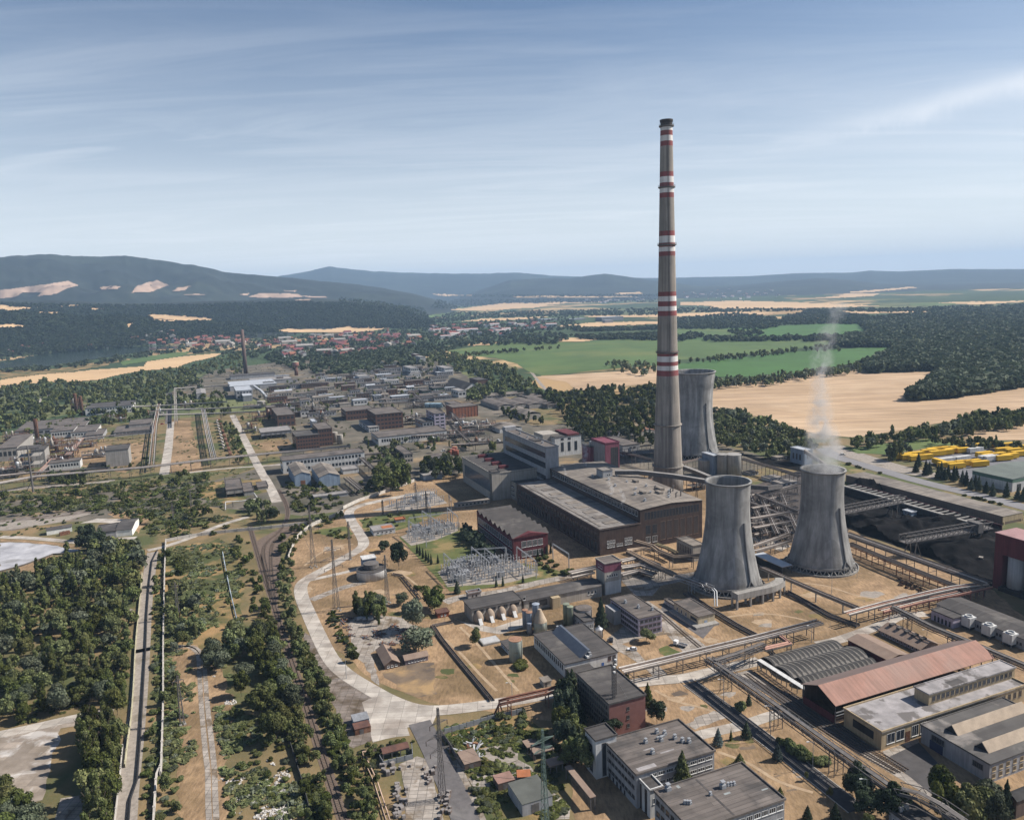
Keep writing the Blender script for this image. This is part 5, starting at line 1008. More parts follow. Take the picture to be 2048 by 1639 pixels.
# ---------------------------------------------------------------- pipe racks, galleries and pipelines
SUP = {}
def rack(label, f, pts, z, n=3, width=3., every=14, pr=.28, pm=None, name='pipe_rack', cat='pipe rack', group=None, sm=None, style='portal', deck=True, kr=6, world=False):
 zs = z if isinstance(z, (list, tuple)) else [z]*len(pts)
 w = [np.array(p, float) for p in pts] if world else [G(*f(*p), zz) for p, zz in zip(pts, zs)]
 o0 = w[0].copy(); r = thing(name, label, cat, (o0[0], o0[1], 0), 0, group); P2 = [p[:2]-o0[:2] for p in w]
 pms = pm if isinstance(pm, (list, tuple)) else [pm or PIPE]; sm = sm or STEELD
 for q in range(n):
  of = 0 if n == 1 else -width/2+width*q/(n-1)
  ln = offs(P2, of); MB().tube([(*p, zz+pr+.01) for p, zz in zip(ln, zs)], pr*(1 if q % 2 == 0 else .72), kr).build('pipe', pms[q % len(pms)], r, True)
 if deck:
  for s_ in (-1, 1):
   ln = offs(P2, s_*(width/2+.25)); mb = MB()
   for q in range(len(ln)-1): mb.beam((*ln[q], zs[q]-.25), (*ln[q+1], zs[q+1]-.25), .3, .5)
   mb.build('girder', sm, r)
 if every:
  nxt = every*.4; tot = 0
  for q in range(len(P2)-1):
   L_ = np.hypot(*(P2[q+1]-P2[q])); t_ = (P2[q+1]-P2[q])/(L_ or 1)
   while nxt < tot+L_:
    fr_ = (nxt-tot)/L_; p = P2[q]+t_*(nxt-tot); zz = zs[q]+(zs[q+1]-zs[q])*fr_
    key = (round(zz), width, sm.name, style)
    if key not in SUP:
     mb = MB(); x = width/2+.25; zt_ = zz-.5
     if style == 'tower':
      for sx in (-x, x):
       for sy in (-1.2, 1.2): mb.beam((sx, sy, 0), (sx, sy, zt_), .22)
       m_ = max(1, int(zt_/2.2))
       for t in range(m_): mb.beam((sx, -1.2, zt_*t/m_), (sx, 1.2, zt_*(t+1)/m_), .1)
      for sy in (-1.2, 1.2):
       for t in range(m_): mb.beam((-x, sy, zt_*t/m_), (x, sy, zt_*(t+1)/m_), .1)
      mb.box(-x-.2, x+.2, -1.3, 1.3, zt_, zt_+.2)
     elif style == 'tee': mb.box(-.25, .25, -.25, .25, 0, zt_).box(-x-.2, x+.2, -.2, .2, zt_, zt_+.3)
     else: mb.box(-x-.15, -x+.15, -.15, .15, 0, zt_).box(x-.15, x+.15, -.15, .15, 0, zt_).box(-x-.3, x+.3, -.18, .18, zt_, zt_+.28).box(-x, x, -.1, .1, zt_*.55, zt_*.55+.2)
     SUP[key] = mb.mesh('support', sm)
    link('support', SUP[key], r, (*p, 0), atan2(t_[1], t_[0])-pi/2); nxt += every
   tot += L_
 return r
def trussrack(label, f, pts, z, width=4., hh=2.6, every=32, name='pipe_bridge', cat='pipe bridge', npipe=4, rail=True, group=None, m_=None):
 r = rack(label, f, pts, z, npipe, width-1, every, .22, [PIPE, STEELD, PIPEB], name, cat, group, m_ or STEELD, 'tower')
 w = [G(*f(*p), zz) for p, zz in zip(pts, z if isinstance(z, (list, tuple)) else [z]*len(pts))]; o0 = w[0].copy(); o0[2] = 0
 for s_ in (-1, 1):
  ln = offs([p[:2]-o0[:2] for p in w], s_*width/2); mb = MB()
  for q in range(len(ln)-1):
   p, t = np.array([*ln[q], w[q][2]]), np.array([*ln[q+1], w[q+1][2]]); L_ = np.linalg.norm(t-p); m2 = max(1, int(L_/2.6))
   up = np.array([0, 0, hh]); mb.beam(p+up-[0, 0, hh*.6], t+up-[0, 0, hh*.6], .2); mb.beam(p-[0, 0, hh*.6], t-[0, 0, hh*.6], .22)
   for v in range(m2):
    a0 = p+(t-p)*v/m2; a1 = p+(t-p)*(v+1)/m2; lo_ = np.array([0, 0, -hh*.6]); hi_ = np.array([0, 0, hh*.4])
    mb.beam(a0+(lo_ if v % 2 else hi_), a1+(hi_ if v % 2 else lo_), .13)
  mb.build('truss', m_ or STEELD, r)
 if rail:
  ln = offs([p[:2]-o0[:2] for p in w], 0); mb = MB()
  for q in range(len(ln)-1): mb.beam((*ln[q], w[q][2]+1.0), (*ln[q+1], w[q+1][2]+1.0), 1.5, .15)
  mb.build('walkway', STEELD, r)
 return r
rack('brown pipe rack running from the admin block roof corner past the cream shed', h, [(690, 548), (980, 480), (1270, 408), (1600, 330), (2048, 215)], 6.5, 4, 4, 12, .36, [PIPE, PIPEB, PIPE], sm=STEELD)
rack('pipe rack with pale pipes crossing dry grass before the steaming tower', e, [(1020, 1062), (1240, 1003), (1500, 942), (1640, 912), (1830, 888)], 6.5, 3, 3, 12, .34, [PIPE, PIPEP, PIPE])
rack('pinkish pipe rack running beside the pale pipes towards the red silo house', e, [(1220, 1046), (1460, 985), (1640, 950), (1850, 902)], 5, 3, 3, 9, .32, [PIPEP, PIPE], sm=mat('red_steel', (.15, .06, .05), None, .5))
rack('brown pipe row on single posts between the two front cooling towers', e, [(520, 790), (700, 868), (880, 945), (1130, 1048)], 6, 3, 2.6, 17, .34, [PIPEB, PIPE], style='tee', sm=W_conc)
trussrack('dark pipe bridge passing above the white box coolers', i, [(1150, 118), (1420, 255), (1760, 395), (2080, 530)], 8.5, 3.4, 1.8, 24, npipe=4)
trussrack('long dark pipe bridge crossing over the rail yard to the bottom right', i, [(-110, 470), (0, 545), (330, 778), (700, 1045), (1180, 1385)], 8.5, 4.4, 2.4, 30, npipe=5)
trussrack('arched truss end of the pipe bridge at the bottom right corner', i, [(1180, 1362), (1330, 1400), (1480, 1480), (1640, 1590)], [9.5, 11, 11, 10], 4.6, 4, 40, npipe=2)
trussrack('short sloping truss stairway joining the brown rack by the barrel sheds', h, [(1330, 492), (1480, 445), (1665, 372)], [9, 7.5, 6.5], 3, 2.2, 16, npipe=2)
rack('pink pipe loop beside the barrel sheds', h, [(1665, 405), (1840, 365), (1770, 310), (1700, 318)], 5.5, 2, 1.6, 10, .5, PIPEP)
rack('double brown conveyor gallery beside the coal yard, upper line', e, [(1015, 598), (1300, 700), (1600, 805), (1835, 888)], 8.5, 5, 6, 14, .4, [PIPEB, STEELD, PIPE], name='pipe_gallery')
rack('lower brown pipe line along the coal yard on thin red legs', e, [(1035, 655), (1250, 745), (1500, 845), (1720, 930)], 6, 4, 4, 9, .35, [STEELD, PIPEB], sm=mat('red_steel', (.15, .06, .05), None, .5), name='pipe_gallery')
for q, (pts, z) in enumerate((([(470, 512), (730, 468)], 9), ([(478, 672), (600, 630), (705, 590)], 6), ([(500, 372), (640, 340), (760, 308)], 9), ([(470, 420), (600, 470), (740, 530)], 8), ([(480, 560), (600, 560), (720, 600)], 6), ([(500, 372), (620, 420), (745, 470)], 10), ([(490, 700), (620, 665), (700, 640)], 5), ([(470, 540), (720, 500)], 6))):
 rack(('pale pipe rack between the front towers, level with their middles', 'pale pipe rack crossing above the pale slab between the towers', 'brown rack reaching the steaming tower near its mouth', 'dark rack slanting between the two front towers', 'small rack of grey pipes behind the metal shelter', 'upper slanting brown rack between the front towers', 'lowest pale rack just behind the metal shelter', 'thin brown rack below the pale rack between the towers')[q], e, pts, z, 4, 3, 11, .3, [PIPEB, PIPE, STEELD], group='pipe racks between the cooling towers')
rack('brown conveyor rack leading from grey silos towards the steaming tower', e, [(415, 165), (590, 215), (760, 268)], 9, 4, 4, 10, .4, [PIPEB, STEELD])
rack('low dark rack left of the tall grey silos', e, [(70, 190), (170, 165), (275, 148)], 9, 3, 3, 12, .3, [PIPEB])
rack('dark pipe rack behind the chimney foot', d, [(1280, 298), (1400, 325), (1510, 355)], 9, 3, 4, 12, .4, [STEELD, PIPEB])
for q in range(7):
 y0 = 345+q*38; rack('brown pipe rack in the dense pipework between the front towers', e, [(468+q*3, y0+30), (600, y0+8), (735, y0-14)], 4+q % 3*2, 4, 3, 10, .3, [PIPEB, STEELD, PIPE], group='dense racks between the front towers', kr=5)
for q in range(4):
 x0 = 500+q*62; rack('dark pipe rack running away in the pipework between the front towers', e, [(x0+60, 600), (x0, 470), (x0-40, 370)], 6+q % 2*2, 4, 3, 11, .3, [STEELD, PIPEB, PIPE], group='receding racks between the front towers', kr=5)
def gallery(name, label, f, pts, zs, w_=3.4, hh=3., m_=None, legs=24):
 w = [G(*f(*p), z) for p, z in zip(pts, zs)]; o0 = np.array([*w[0][:2], 0]); r = thing(name, label, 'conveyor gallery', o0)
 ln = offs([p[:2]-o0[:2] for p in w], -w_/2); lr = offs([p[:2]-o0[:2] for p in w], w_/2); mb = MB()
 for q in range(len(w)-1):
  a0, a1, b0, b1 = ln[q], lr[q], ln[q+1], lr[q+1]; z0, z1 = zs[q], zs[q+1]
  mb.poly([(*a0, z0), (*b0, z1), (*b0, z1+hh), (*a0, z0+hh)], 0); mb.poly([(*b1, z1), (*a1, z0), (*a1, z0+hh), (*b1, z1+hh)], 0)
  mb.poly([(*a0, z0+hh), (*b0, z1+hh), (*b1, z1+hh), (*a1, z0+hh)], 1); mb.poly([(*a1, z0), (*b1, z1), (*b0, z1), (*a0, z0)], 0)
 mb.poly([(*ln[0], zs[0]), (*ln[0], zs[0]+hh), (*lr[0], zs[0]+hh), (*lr[0], zs[0])]); mb.poly([(*lr[-1], zs[-1]), (*lr[-1], zs[-1]+hh), (*ln[-1], zs[-1]+hh), (*ln[-1], zs[-1])])
 mb.build('casing', m_ or [W_brown, R_grey], r)
 for q in range(len(w)-1):
  L_ = np.hypot(*(w[q+1]-w[q])[:2]); n = int(L_//legs)
  for t in range(1, n+1):
   p = w[q]+(w[q+1]-w[q])*t/(n+.5)
   if p[2] > 2: MB().beam((p[0]-o0[0]-1.2, p[1]-o0[1], 0), (p[0]-o0[0], p[1]-o0[1], p[2]), .35).beam((p[0]-o0[0]+1.2, p[1]-o0[1], 0), (p[0]-o0[0], p[1]-o0[1], p[2]), .35).build('leg', STEELD, r)
 return r
zc1 = BH_.h+2.5
gallery('conveyor_gallery', 'dark coal gallery running from roof box past the chimney to the front tower', d, [(1235, 452), (1400, 452), (1640, 478), (1900, 520)], [zc1, zc1, zc1-2, zc1-5], m_=[STEELD, R_grey])
gallery('conveyor_gallery', 'sloping brown gallery dropping from the blue grey corner house', e, [(778, 130), (840, 170), (905, 215)], [16, 11, 5], m_=[W_brown, R_tan])
gallery('conveyor_gallery', 'dark gallery behind the front tower leading to the brown racks', e, [(430, 335), (560, 345), (640, 335)], [14, 12, 10], m_=[STEELD, R_dark])
gallery('conveyor_gallery', 'grey covered bridge between lift box and chimney foot', e, [(80, 225), (160, 255), (230, 285)], [13, 13, 13], m_=[STEELD, R_grey])
rack('big tan pipe loop in front of the boiler house', d, [(1380, 930), (1500, 965), (1545, 1000), (1660, 1045), (1850, 1030)], 7, 2, 2.2, 14, .7, mat('tan_pipe', (.30, .23, .17), None, .4), kr=8, sm=STEELD)
rack('tan twin pipes curving from the loop down to the truss bridge', d, [(1325, 995), (1440, 980), (1500, 1000)], 6, 2, 2, 14, .6, mat('tan_pipe', (.30, .23, .17), None, .4), kr=8)
rack('tan pipe pair leading straight to the white truss bridge', d, [(1330, 1000), (1490, 1085), (1660, 1165)], 6.5, 3, 2.6, 14, .5, mat('tan_pipe', (.30, .23, .17), None, .4), kr=8, style='tower')
rack('yellow valve rack beside the tan pipe loop', d, [(1525, 945), (1600, 970), (1670, 1005)], 6, 3, 2, 9, .3, [mat('yellowish_pipe', (.36, .31, .17), None, .4), PIPEB])
trussrack('pale truss pipe bridge curving to the ground before the front tower', d, [(1668, 1168), (1800, 1212), (1925, 1262)], 7, 3, 3, 26, npipe=3, m_=STEEL, rail=False)
rack('twin pale pipes dropping to the ground at the truss bridge end', d, [(1925, 1262), (1945, 1285), (1948, 1390)], [7, 6.4, .2], 2, 1.2, 0, .4, STEEL, deck=False, name='downpipe', cat='pipe')
for q, (pts, z) in enumerate((([(915, 1150), (1120, 1105)], 5), ([(920, 1175), (1080, 1140)], 3.5), ([(1272, 1065), (1400, 1040), (1540, 1095)], 6), ([(1275, 1110), (1420, 1090), (1560, 1130)], 5), ([(1275, 1160), (1400, 1130), (1520, 1160)], 3))):
 rack(('brown rack entering the magenta topped tower from the left, upper', 'brown rack entering the magenta topped tower from the left, lower', 'upper brown rack leaving the magenta topped tower to the right', 'middle brown rack leaving the magenta topped tower to the right', 'lowest brown rack right of the magenta topped tower')[q], d, pts, z, 5, 4, 9, .35, [PIPEB, PIPE, STEELD])
rack('rusty brown pipes on posts along the road with a raised bend', l, [(1560, 640), (1562, 566), (1640, 545), (1890, 490), (2000, 458)], [.3, 6, 6, 6, 6], 3, 3, 16, .35, [mat('rusty_pipe', (.20, .09, .06), (.12, .06, .045), .5)], sm=mat('rusty_pipe', (.20, .09, .06)))
rack('low dark pipe line crossing the dry grass diagonally', g, [(1000, 950), (1060, 1040), (1190, 1200), (1300, 1330), (1390, 1440)], .7, 3, 1.6, 8, .22, [PIPEB, STEELD], name='pipeline', cat='pipeline')
rack('low brown pipe line joining the diagonal line near the red hut', g, [(1000, 950), (1130, 925)], .7, 2, 1., 6, .22, [PIPEB], name='pipeline', cat='pipeline')
rack('low stepped pipe line behind the round water tank', g, [(735, 612), (795, 622), (850, 690), (915, 770)], 1.0, 2, 1.4, 7, .2, [PIPEB], name='pipeline', cat='pipeline')
rack('low dark pipe line along the concrete works road by the cream shed', e, [(90, 940), (250, 1045), (380, 1125), (530, 1205)], .8, 3, 2.6, 9, .3, [STEELD, PIPEB], name='pipeline', cat='pipeline')
rack('dark double pipe line crossing the dry grass between tower and flume', e, [(670, 930), (800, 1000), (930, 1075), (1090, 1130)], .8, 3, 2.6, 9, .3, [STEELD, PIPEB], name='pipeline', cat='pipeline')
rack('long black pipeline lying along the gravel track', j, [(1040, 528), (1005, 600), (985, 760), (970, 960), (962, 1180), (957, 1260), (945, 1460), (925, 1800), (905, 2050), (860, 2180), (848, 2330)], .5, 1, .5, 0, .36, mat('black_pipe', (.025, .025, .028), None, .4), name='pipeline', cat='pipeline', deck=False, style='tee')
rack('pale blue pipeline with dark joints in the overgrown meadow', j, [(1470, 540), (1490, 650), (1520, 800), (1562, 980)], .8, 1, .5, 9, .3, [mat('pale_blue_pipe', (.36, .42, .46), (.12, .14, .16), .12)], name='pipeline', cat='pipeline', deck=False)
rack('twin pink pipes bending beside the railway hedge', l, [(730, 890), (640, 905), (655, 965), (720, 1105), (770, 1260), (815, 1400)], .7, 2, 1.1, 12, .26, mat('salmon_pipe', (.46, .33, .25), None, .4), name='pipeline', cat='pipeline', deck=False)
rack('white pipe bend in front of the grey hopper house', j, [(1490, 265), (1490, 212), (1600, 205), (1705, 190), (1680, 155)], [.3, 4, 4, 4, 4], 1, .5, 12, .4, W_white, deck=False)
def wall_(name, label, f, pts, hh, th, m_, cat='wall', post=0, n=4):
 w = smooth_line([G(*f(*p)) for p in pts], n) if n > 1 else [G(*f(*p))[:2] for p in pts]; o0 = w[0].copy(); r = thing(name, label, cat, (*o0, 0)); mb = MB()
 A_, B_ = offs(w, -th/2), offs(w, th/2)
 for q in range(len(w)-1):
  a0, a1, b0, b1 = A_[q]-o0, B_[q]-o0, A_[q+1]-o0, B_[q+1]-o0
  mb.poly([(*a0, hh), (*a1, hh), (*b1, hh), (*b0, hh)][::-1]); mb.poly([(*a0, 0), (*a0, hh), (*b0, hh), (*b0, 0)][::-1]); mb.poly([(*a1, 0), (*b1, 0), (*b1, hh), (*a1, hh)][::-1])
 mb.build('panel', m_, r)
 if post:
  me = MB().box(-th*.8, th*.8, -th*.8, th*.8, 0, hh+.25).mesh('post', m_); tot = 0; nx = 0; k_ = 0
  for q in range(len(w)-1):
   L_ = np.hypot(*(w[q+1]-w[q])); t_ = (w[q+1]-w[q])/(L_ or 1)
   while nx < tot+L_ and k_ < 95: link('post', me, r, (*(w[q]+t_*(nx-tot)-o0), 0), atan2(t_[1], t_[0])); nx += post; k_ += 1
   tot += L_
 return r
M_wallp = mat('pale_concrete_wall', (.46, .43, .39), (.33, .31, .28), .3)
wall_('boundary_wall', 'pale concrete wall following the curved works road above the railway', g, [(55, 520), (85, 440), (125, 370), (215, 300), (320, 255), (415, 213)], 2.6, .3, M_wallp, post=6)
wall_('boundary_wall', 'pale concrete wall running behind the road past the switchyard', g, [(415, 190), (520, 140), (640, 100), (760, 55), (880, 10)], 2.6, .3, M_wallp, post=6)
wall_('boundary_wall', 'long pale wall running straight down the overgrown strip', j, [(1096, 478), (1090, 640), (1086, 820), (1082, 1020), (1080, 1189), (1080, 1500), (1076, 1700), (1066, 1990), (1062, 2025)], 2.2, .5, M_wallp, post=8, n=2)
wall_('boundary_wall', 'pale wall continuing offset at the lower end of the strip', k, [(1062, 1000), (1036, 1050), (1026, 1200), (1018, 1321), (1014, 1420)], 2.2, .5, M_wallp, post=8, n=2)
wall_('boundary_wall', 'pale wall crossing from the strip towards the railway', j, [(1096, 474), (1300, 436), (1540, 408), (1800, 384), (2030, 356)], 2.2, .4, M_wallp, post=8, n=2)
wall_('track_wall', 'thin yellowish wall along the left of the gravel track', j, [(940, 690), (925, 860), (908, 1040), (895, 1189), (884, 1420), (866, 1660), (850, 1760), (826, 1965)], 1.6, .3, mat('yellowish_wall', (.42, .39, .27), None, .3), post=8, n=2)
wall_('track_wall', 'broken pale wall at the lower left of the gravel track', k, [(812, 850), (800, 980), (785, 1120), (762, 1321), (752, 1420)], 1.6, .3, M_wallp, post=8, n=2)
wall_('concrete_fence', 'grey concrete panel fence below the road bend', l, [(1195, 780), (1300, 750), (1450, 705), (1580, 670), (1720, 640)], 2.2, .2, mat('grey_fence', (.22, .23, .24), None, .3), 'fence', 3, 1)
wall_('metal_fence', 'dark slatted fence beside the bottom asphalt road', l, [(1165, 785), (1230, 880), (1300, 1000), (1330, 1035)], 2.4, .15, STEELD, 'fence', 2.5, 1)
wall_('concrete_fence', 'dark low fence beside the railway at the bottom', k, [(1880, 700), (1940, 900), (2000, 1090), (2060, 1321)], 1.8, .2, mat('dark_fence', (.06, .06, .06), None, .3), 'fence', 4, 1)
wall_('concrete_fence', 'grey fence around the rusty roofed shelter', l, [(752, 960), (775, 1000), (870, 975), (975, 950), (970, 880)], 2.0, .2, mat('grey_fence', (.22, .23, .24), None, .3), 'fence', 3, 1)
wall_('channel_edge', 'pale edging of the white deposit pond', j, [(0, 672), (150, 632), (270, 590), (350, 558), (450, 552)], .9, .8, mat('dark_edge', (.10, .085, .07), None, .3), 'edging', 0, 1)
# ---------------------------------------------------------------- far works
B_ = fr(680, 560, .32227)
def fb(name, label, f, A, L, R, wall=None, rm=None, rows=0, cols=8, fr=False, **kw):
 b = bld(name, label, f, A, L, R, wall=wall or W_grey, rm=rm or R_felt, **kw)
 for q in range(rows):
  z = (q+.3)/rows if rows > 1 else .4
  win(b, 'F', .04, .96, cols, z, z+.45/max(rows, 1.3), .7, FRAMED, fr=fr); win(b, 'L', .04, .96, max(3, int(cols*.7)), z, z+.45/max(rows, 1.3), .7, FRAMED, fr=fr)
 return b
fb('low_workshop', 'longest low grey workshop at the left edge of the far works', a, (90, 1272, 1238), (150, 1182), (480, 1222), rows=1, cols=10)
fb('white_workshop', 'white fronted flat workshop left of its twin in the far works', a, (300, 1278, 1240), (320, 1205), (415, 1245), W_white, rows=1)
fb('white_workshop', 'white fronted flat workshop, right hand twin in the far works', a, (416, 1276, 1245), (432, 1207), (548, 1252), W_white, rows=1)
fb('annex', 'small flat grey annex beside the white twin workshops', a, (500, 1288, 1262), (512, 1228), (592, 1268), rows=1, cols=4)
fb('cube_store', 'grey block store with pale side near the left street', a, (757, 1240, 1200), (762, 1172), (876, 1212), W_conc, R_felt)
fb('long_shed', 'low grey shed with dark openings beside the pale cube store', a, (668, 1268, 1245), (690, 1208), (888, 1250), rows=1, cols=10)
fb('long_shed', 'pale long shed running out of the left picture edge', a, (-10, 1415, 1340), (60, 1262), (80, 1345), W_conc, R_felt, rows=1, cols=4)
fb('grey_tower_block', 'windowless grey concrete block standing alone on dry ground', a, (625, 1448, 1352), (628, 1322), (737, 1368), W_conc, R_dark)
b = bld('skeleton_building', 'roofless concrete frame building beside the tall lattice pole', a, (115, 1492, 1345), (112, 1325), (205, 1352), wall=W_conc, rm=R_dark, open_=True, posts=4, par=.2)
for z in (.35, .68): wbox(b, 'floor_slab', W_conc, 0, b.w, 0, b.l, b.h*z, b.h*z+.4)
fb('grey_tower_block', 'grey concrete block joined to the bare concrete frame building', a, (192, 1450, 1352), (185, 1328), (252, 1352), W_conc, R_dark)
fb('site_office', 'low white building with dark window band below the grey block', a, (290, 1468, 1425), (312, 1405), (452, 1428), W_white, rows=1, cols=10)
fb('process_building', 'long white fronted building with pipework on its roof among trees', a, (502, 1145, 1105), (480, 1078), (768, 1102), W_white, R_dark, rows=2, cols=16)
fb('gabled_shed', 'pale gabled shed between the pipe racks', a, (1152, 1048, 1018), (1144, 990), (1206, 1020), W_grey, R_grey, roof='gy', rise=1.5)
fb('light_hall', 'wide pale grey roofed hall near the thin brick chimney', a, (1348, 1002, 975), (1362, 945), (1640, 975), W_grey, R_metal)
fb('crusher_house', 'tall grey and ochre house below the pale roofed hall', a, (1385, 1050, 1000), (1380, 975), (1482, 1000), W_grey, R_metal, rows=2, cols=5)
fb('crusher_house', 'smaller grey house beside the ochre striped house', a, (1425, 1062, 1030), (1425, 1012), (1478, 1030), W_steel, R_metal)
fb('light_hall', 'flat pale hall left of the red water tower', a, (1470, 968, 945), (1480, 925), (1720, 935), W_grey, R_grey)
fb('light_hall', 'long flat hall behind the thin chimney foot', a, (1350, 935, 915), (1340, 905), (1620, 905), W_grey, R_dark)
gallery('conveyor_gallery', 'grey inclined conveyor among the pale halls of the far works', a, [(1485, 975), (1530, 1005), (1560, 1040)], [14, 10, 6], m_=[W_steel, R_metal])
fb('brick_works', 'red brick block with four large windows by the main street', a, (1627, 1210, 1145), (1572, 1102), (1727, 1138), W_brick2, R_felt, rows=2, cols=4, fr=False)
fb('brick_works', 'narrow red brick tower behind the four windowed brick block', a, (1565, 1155, 1098), (1570, 1085), (1612, 1092), W_brick2, R_felt)
fb('brick_works', 'wide red brick factory with many square windows', a, (1737, 1348, 1268), (1712, 1238), (1872, 1258), W_brick2, R_dark, rows=4, cols=8)
fb('brick_works', 'taller red brick factory wing with white rooftop box', a, (1868, 1325, 1225), (1812, 1192), (1952, 1225), W_brick2, R_felt, rows=4, cols=5)
fb('roof_house', 'white rooftop house on the brick factory wing', a, (1830, 1215, 1180), (1815, 1165), (1860, 1185), W_white, R_metal)
b = fb('white_warehouse', 'long white warehouse with two rows of dark windows', a, (1658, 1485, 1410), (1642, 1385), (2138, 1362), W_white, R_felt, rows=2, cols=22)
b = bld('raised_deck', 'flat roofed store raised on columns below the brick block', a, (1530, 1285, 1245), (1536, 1217), (1712, 1238), wall=W_white, rm=R_grey, open_=True, posts=7)
wbox(b, 'wall', W_grey, .3, b.w-.3, .3, b.l-.3, b.h*.55, b.h-.02)
b = fb('gabled_store', 'grey gabled store with rusty door in front of the white warehouse', a, (1728, 1560, 1495), (1676, 1432), (1822, 1492), W_blue, R_tan, roof='gy', rise=2.5); wbox(b, 'door', W_rust, b.w*.35, b.w*.65, -.07, -.01, 0, b.h*.5)
b = fb('gabled_store', 'wider grey gabled store beside the rusty doored store', a, (1872, 1565, 1505), (1822, 1442), (1998, 1502), W_blue, R_tan, roof='gy', rise=3)
b = bld('hopper_house', 'raised grey hopper house on legs beside the pale street', a, (1328, 1625, 1580), (1312, 1522), (1422, 1570), wall=W_conc, rm=R_felt, open_=True, posts=3)
wbox(b, 'wall', W_conc, 0, b.w, 0, b.l, b.h*.45, b.h-.02)
fb('hopper_house', 'lower grey shed joined to the raised hopper house', a, (1430, 1615, 1590), (1425, 1540), (1485, 1580), W_conc, R_felt)
fb('low_store', 'flat grey roofed store beside the pale street end', a, (1510, 1580, 1565), (1500, 1535), (1570, 1560), W_conc, R_felt)
fb('white_shed', 'small white roofed shed by the overgrown meadow', a, (1840, 1638, 1622), (1800, 1612), (2048, 1610), W_grey, R_grey)
fb('white_block', 'white two storey block in front of the dark brick frame building', fr(680, 560, .32227), (182, 945, 915), (108, 872), (236, 905), W_white, R_grey, rows=2, cols=4)
fb('brick_works', 'dark framed brick building with tall window grid', B_, (226, 932, 835), (205, 797), (402, 826), W_brick2, R_felt, rows=4, cols=7)
fb('brick_works', 'long red brick building behind the white block', B_, (40, 872, 815), (22, 792), (216, 802), W_brick2, R_felt, rows=2, cols=9)
fb('long_office', 'long low pale office with dark window row near the trees', B_, (240, 1028, 978), (190, 946), (686, 945), W_white, R_felt, rows=1, cols=26)
fb('tower_office', 'lavender five storey tower office of the far works', B_, (590, 935, 830), (542, 806), (652, 824), W_lav, R_felt, rows=5, cols=2)
fb('black_store', 'black roofed low block against the lavender tower office', B_, (517, 945, 882), (480, 856), (578, 876), W_grey, R_dark, rows=2, cols=3)
b = fb('brick_hall', 'bright orange brick hall raised above white tanks', B_, (702, 858, 792), (690, 772), (872, 784), mat('orange_brick', (.27, .11, .065), None, .3), R_felt)
for q in range(9): wbox(b, 'pilaster', W_brick2, b.w*(q/8)-.2 if q else 0, b.w*q/8+.2, -.25, -.01, 0, b.h)
fb('grey_hall', 'grey flat hall behind the bright orange brick hall', B_, (690, 790, 770), (640, 756), (760, 768), W_grey, R_felt)
b = fb('salt_hall', 'black pitched roof hall with white gable end', B_, (764, 708, 688), (616, 650), (850, 668), W_white, R_dark, roof='gy', rise=11); win(b, 'F', .2, .8, 3, .2, 1.1, .4, fr=False)
fb('white_annex', 'white cube annex below the black pitched hall', B_, (736, 730, 690), (695, 674), (782, 686), W_white, R_grey, rows=1, cols=2)
for q, (A_, L_, R_) in enumerate((((905, 738, 722), (902, 706), (1160, 700)), ((1165, 745, 730), (1160, 706), (1330, 735)), ((1290, 800, 775), (1240, 745), (1372, 765)))):
 fb('market_hall', ('long pale roof, far left of the low hall group', 'dark felt roof running back right of the low hall group', 'small flat block right of the low hall group')[q], B_, A_, L_, R_, W_conc, (R_tan, R_felt, R_felt)[q], rows=1, cols=8)
for q in range(4):
 x = 930+q*95; fb('hall_bay', 'grey vaulted bay of the low hall group beyond the trees', B_, (x+55, 808-q*4, 782-q*4), (x-40, 742-q*3), (x+140, 774-q*4), W_conc, R_felt, roof='by', rise=2, group='vaulted bays of the low hall group')
fb('barrel_barn', 'pale barrel roofed barn beside green trees', B_, (1150, 868, 835), (1072, 800), (1230, 820), W_beige, R_tan, roof='by', rise=3)
fb('barrel_barn', 'white barrel roofed shed near the white tanks', B_, (992, 950, 925), (960, 898), (1122, 908), W_white, R_tan, roof='by', rise=3)
fb('village_store', 'pale flat store among trees left of the chimney', B_, (1500, 905, 885), (1480, 865), (1560, 880), W_cream, R_tan); fb('village_store', 'cream flat house among trees left of the chimney', B_, (1580, 905, 880), (1560, 865), (1690, 880), W_cream, R_tan, rows=1, cols=4)
fb('village_store', 'grey flat shed with dark window by the trees near the chimney', B_, (1690, 975, 945), (1680, 925), (1860, 930), W_grey, R_felt, rows=1, cols=4)
fb('tiled_barn', 'red-brown roofed barn half hidden by the chimney', B_, (1870, 965, 940), (1850, 915), (1960, 930), W_beige, mat('red_brown_sheet', (.28, .15, .10), None, .2), roof='gy', rise=2)
fb('stepped_house', 'stepped grey house among trees below the long office', B_, (402, 1135, 1082), (320, 1032), (452, 1076), W_beige, R_felt, rows=2, cols=3)
fb('low_store', 'wide low grey roof beside the red tanks', B_, (560, 1125, 1105), (485, 1096), (690, 1085), W_white, R_felt, roof='gy', rise=1.5)
fb('low_store', 'white roofed store by the dark tree near the skylight hall', B_, (520, 1245, 1215), (510, 1195), (640, 1205), W_blue, R_grey)
fb('white_hut', 'white fronted store at the left end of the pipe tray', B_, (20, 1205, 1180), (0, 1160), (120, 1172), W_white, R_grey)
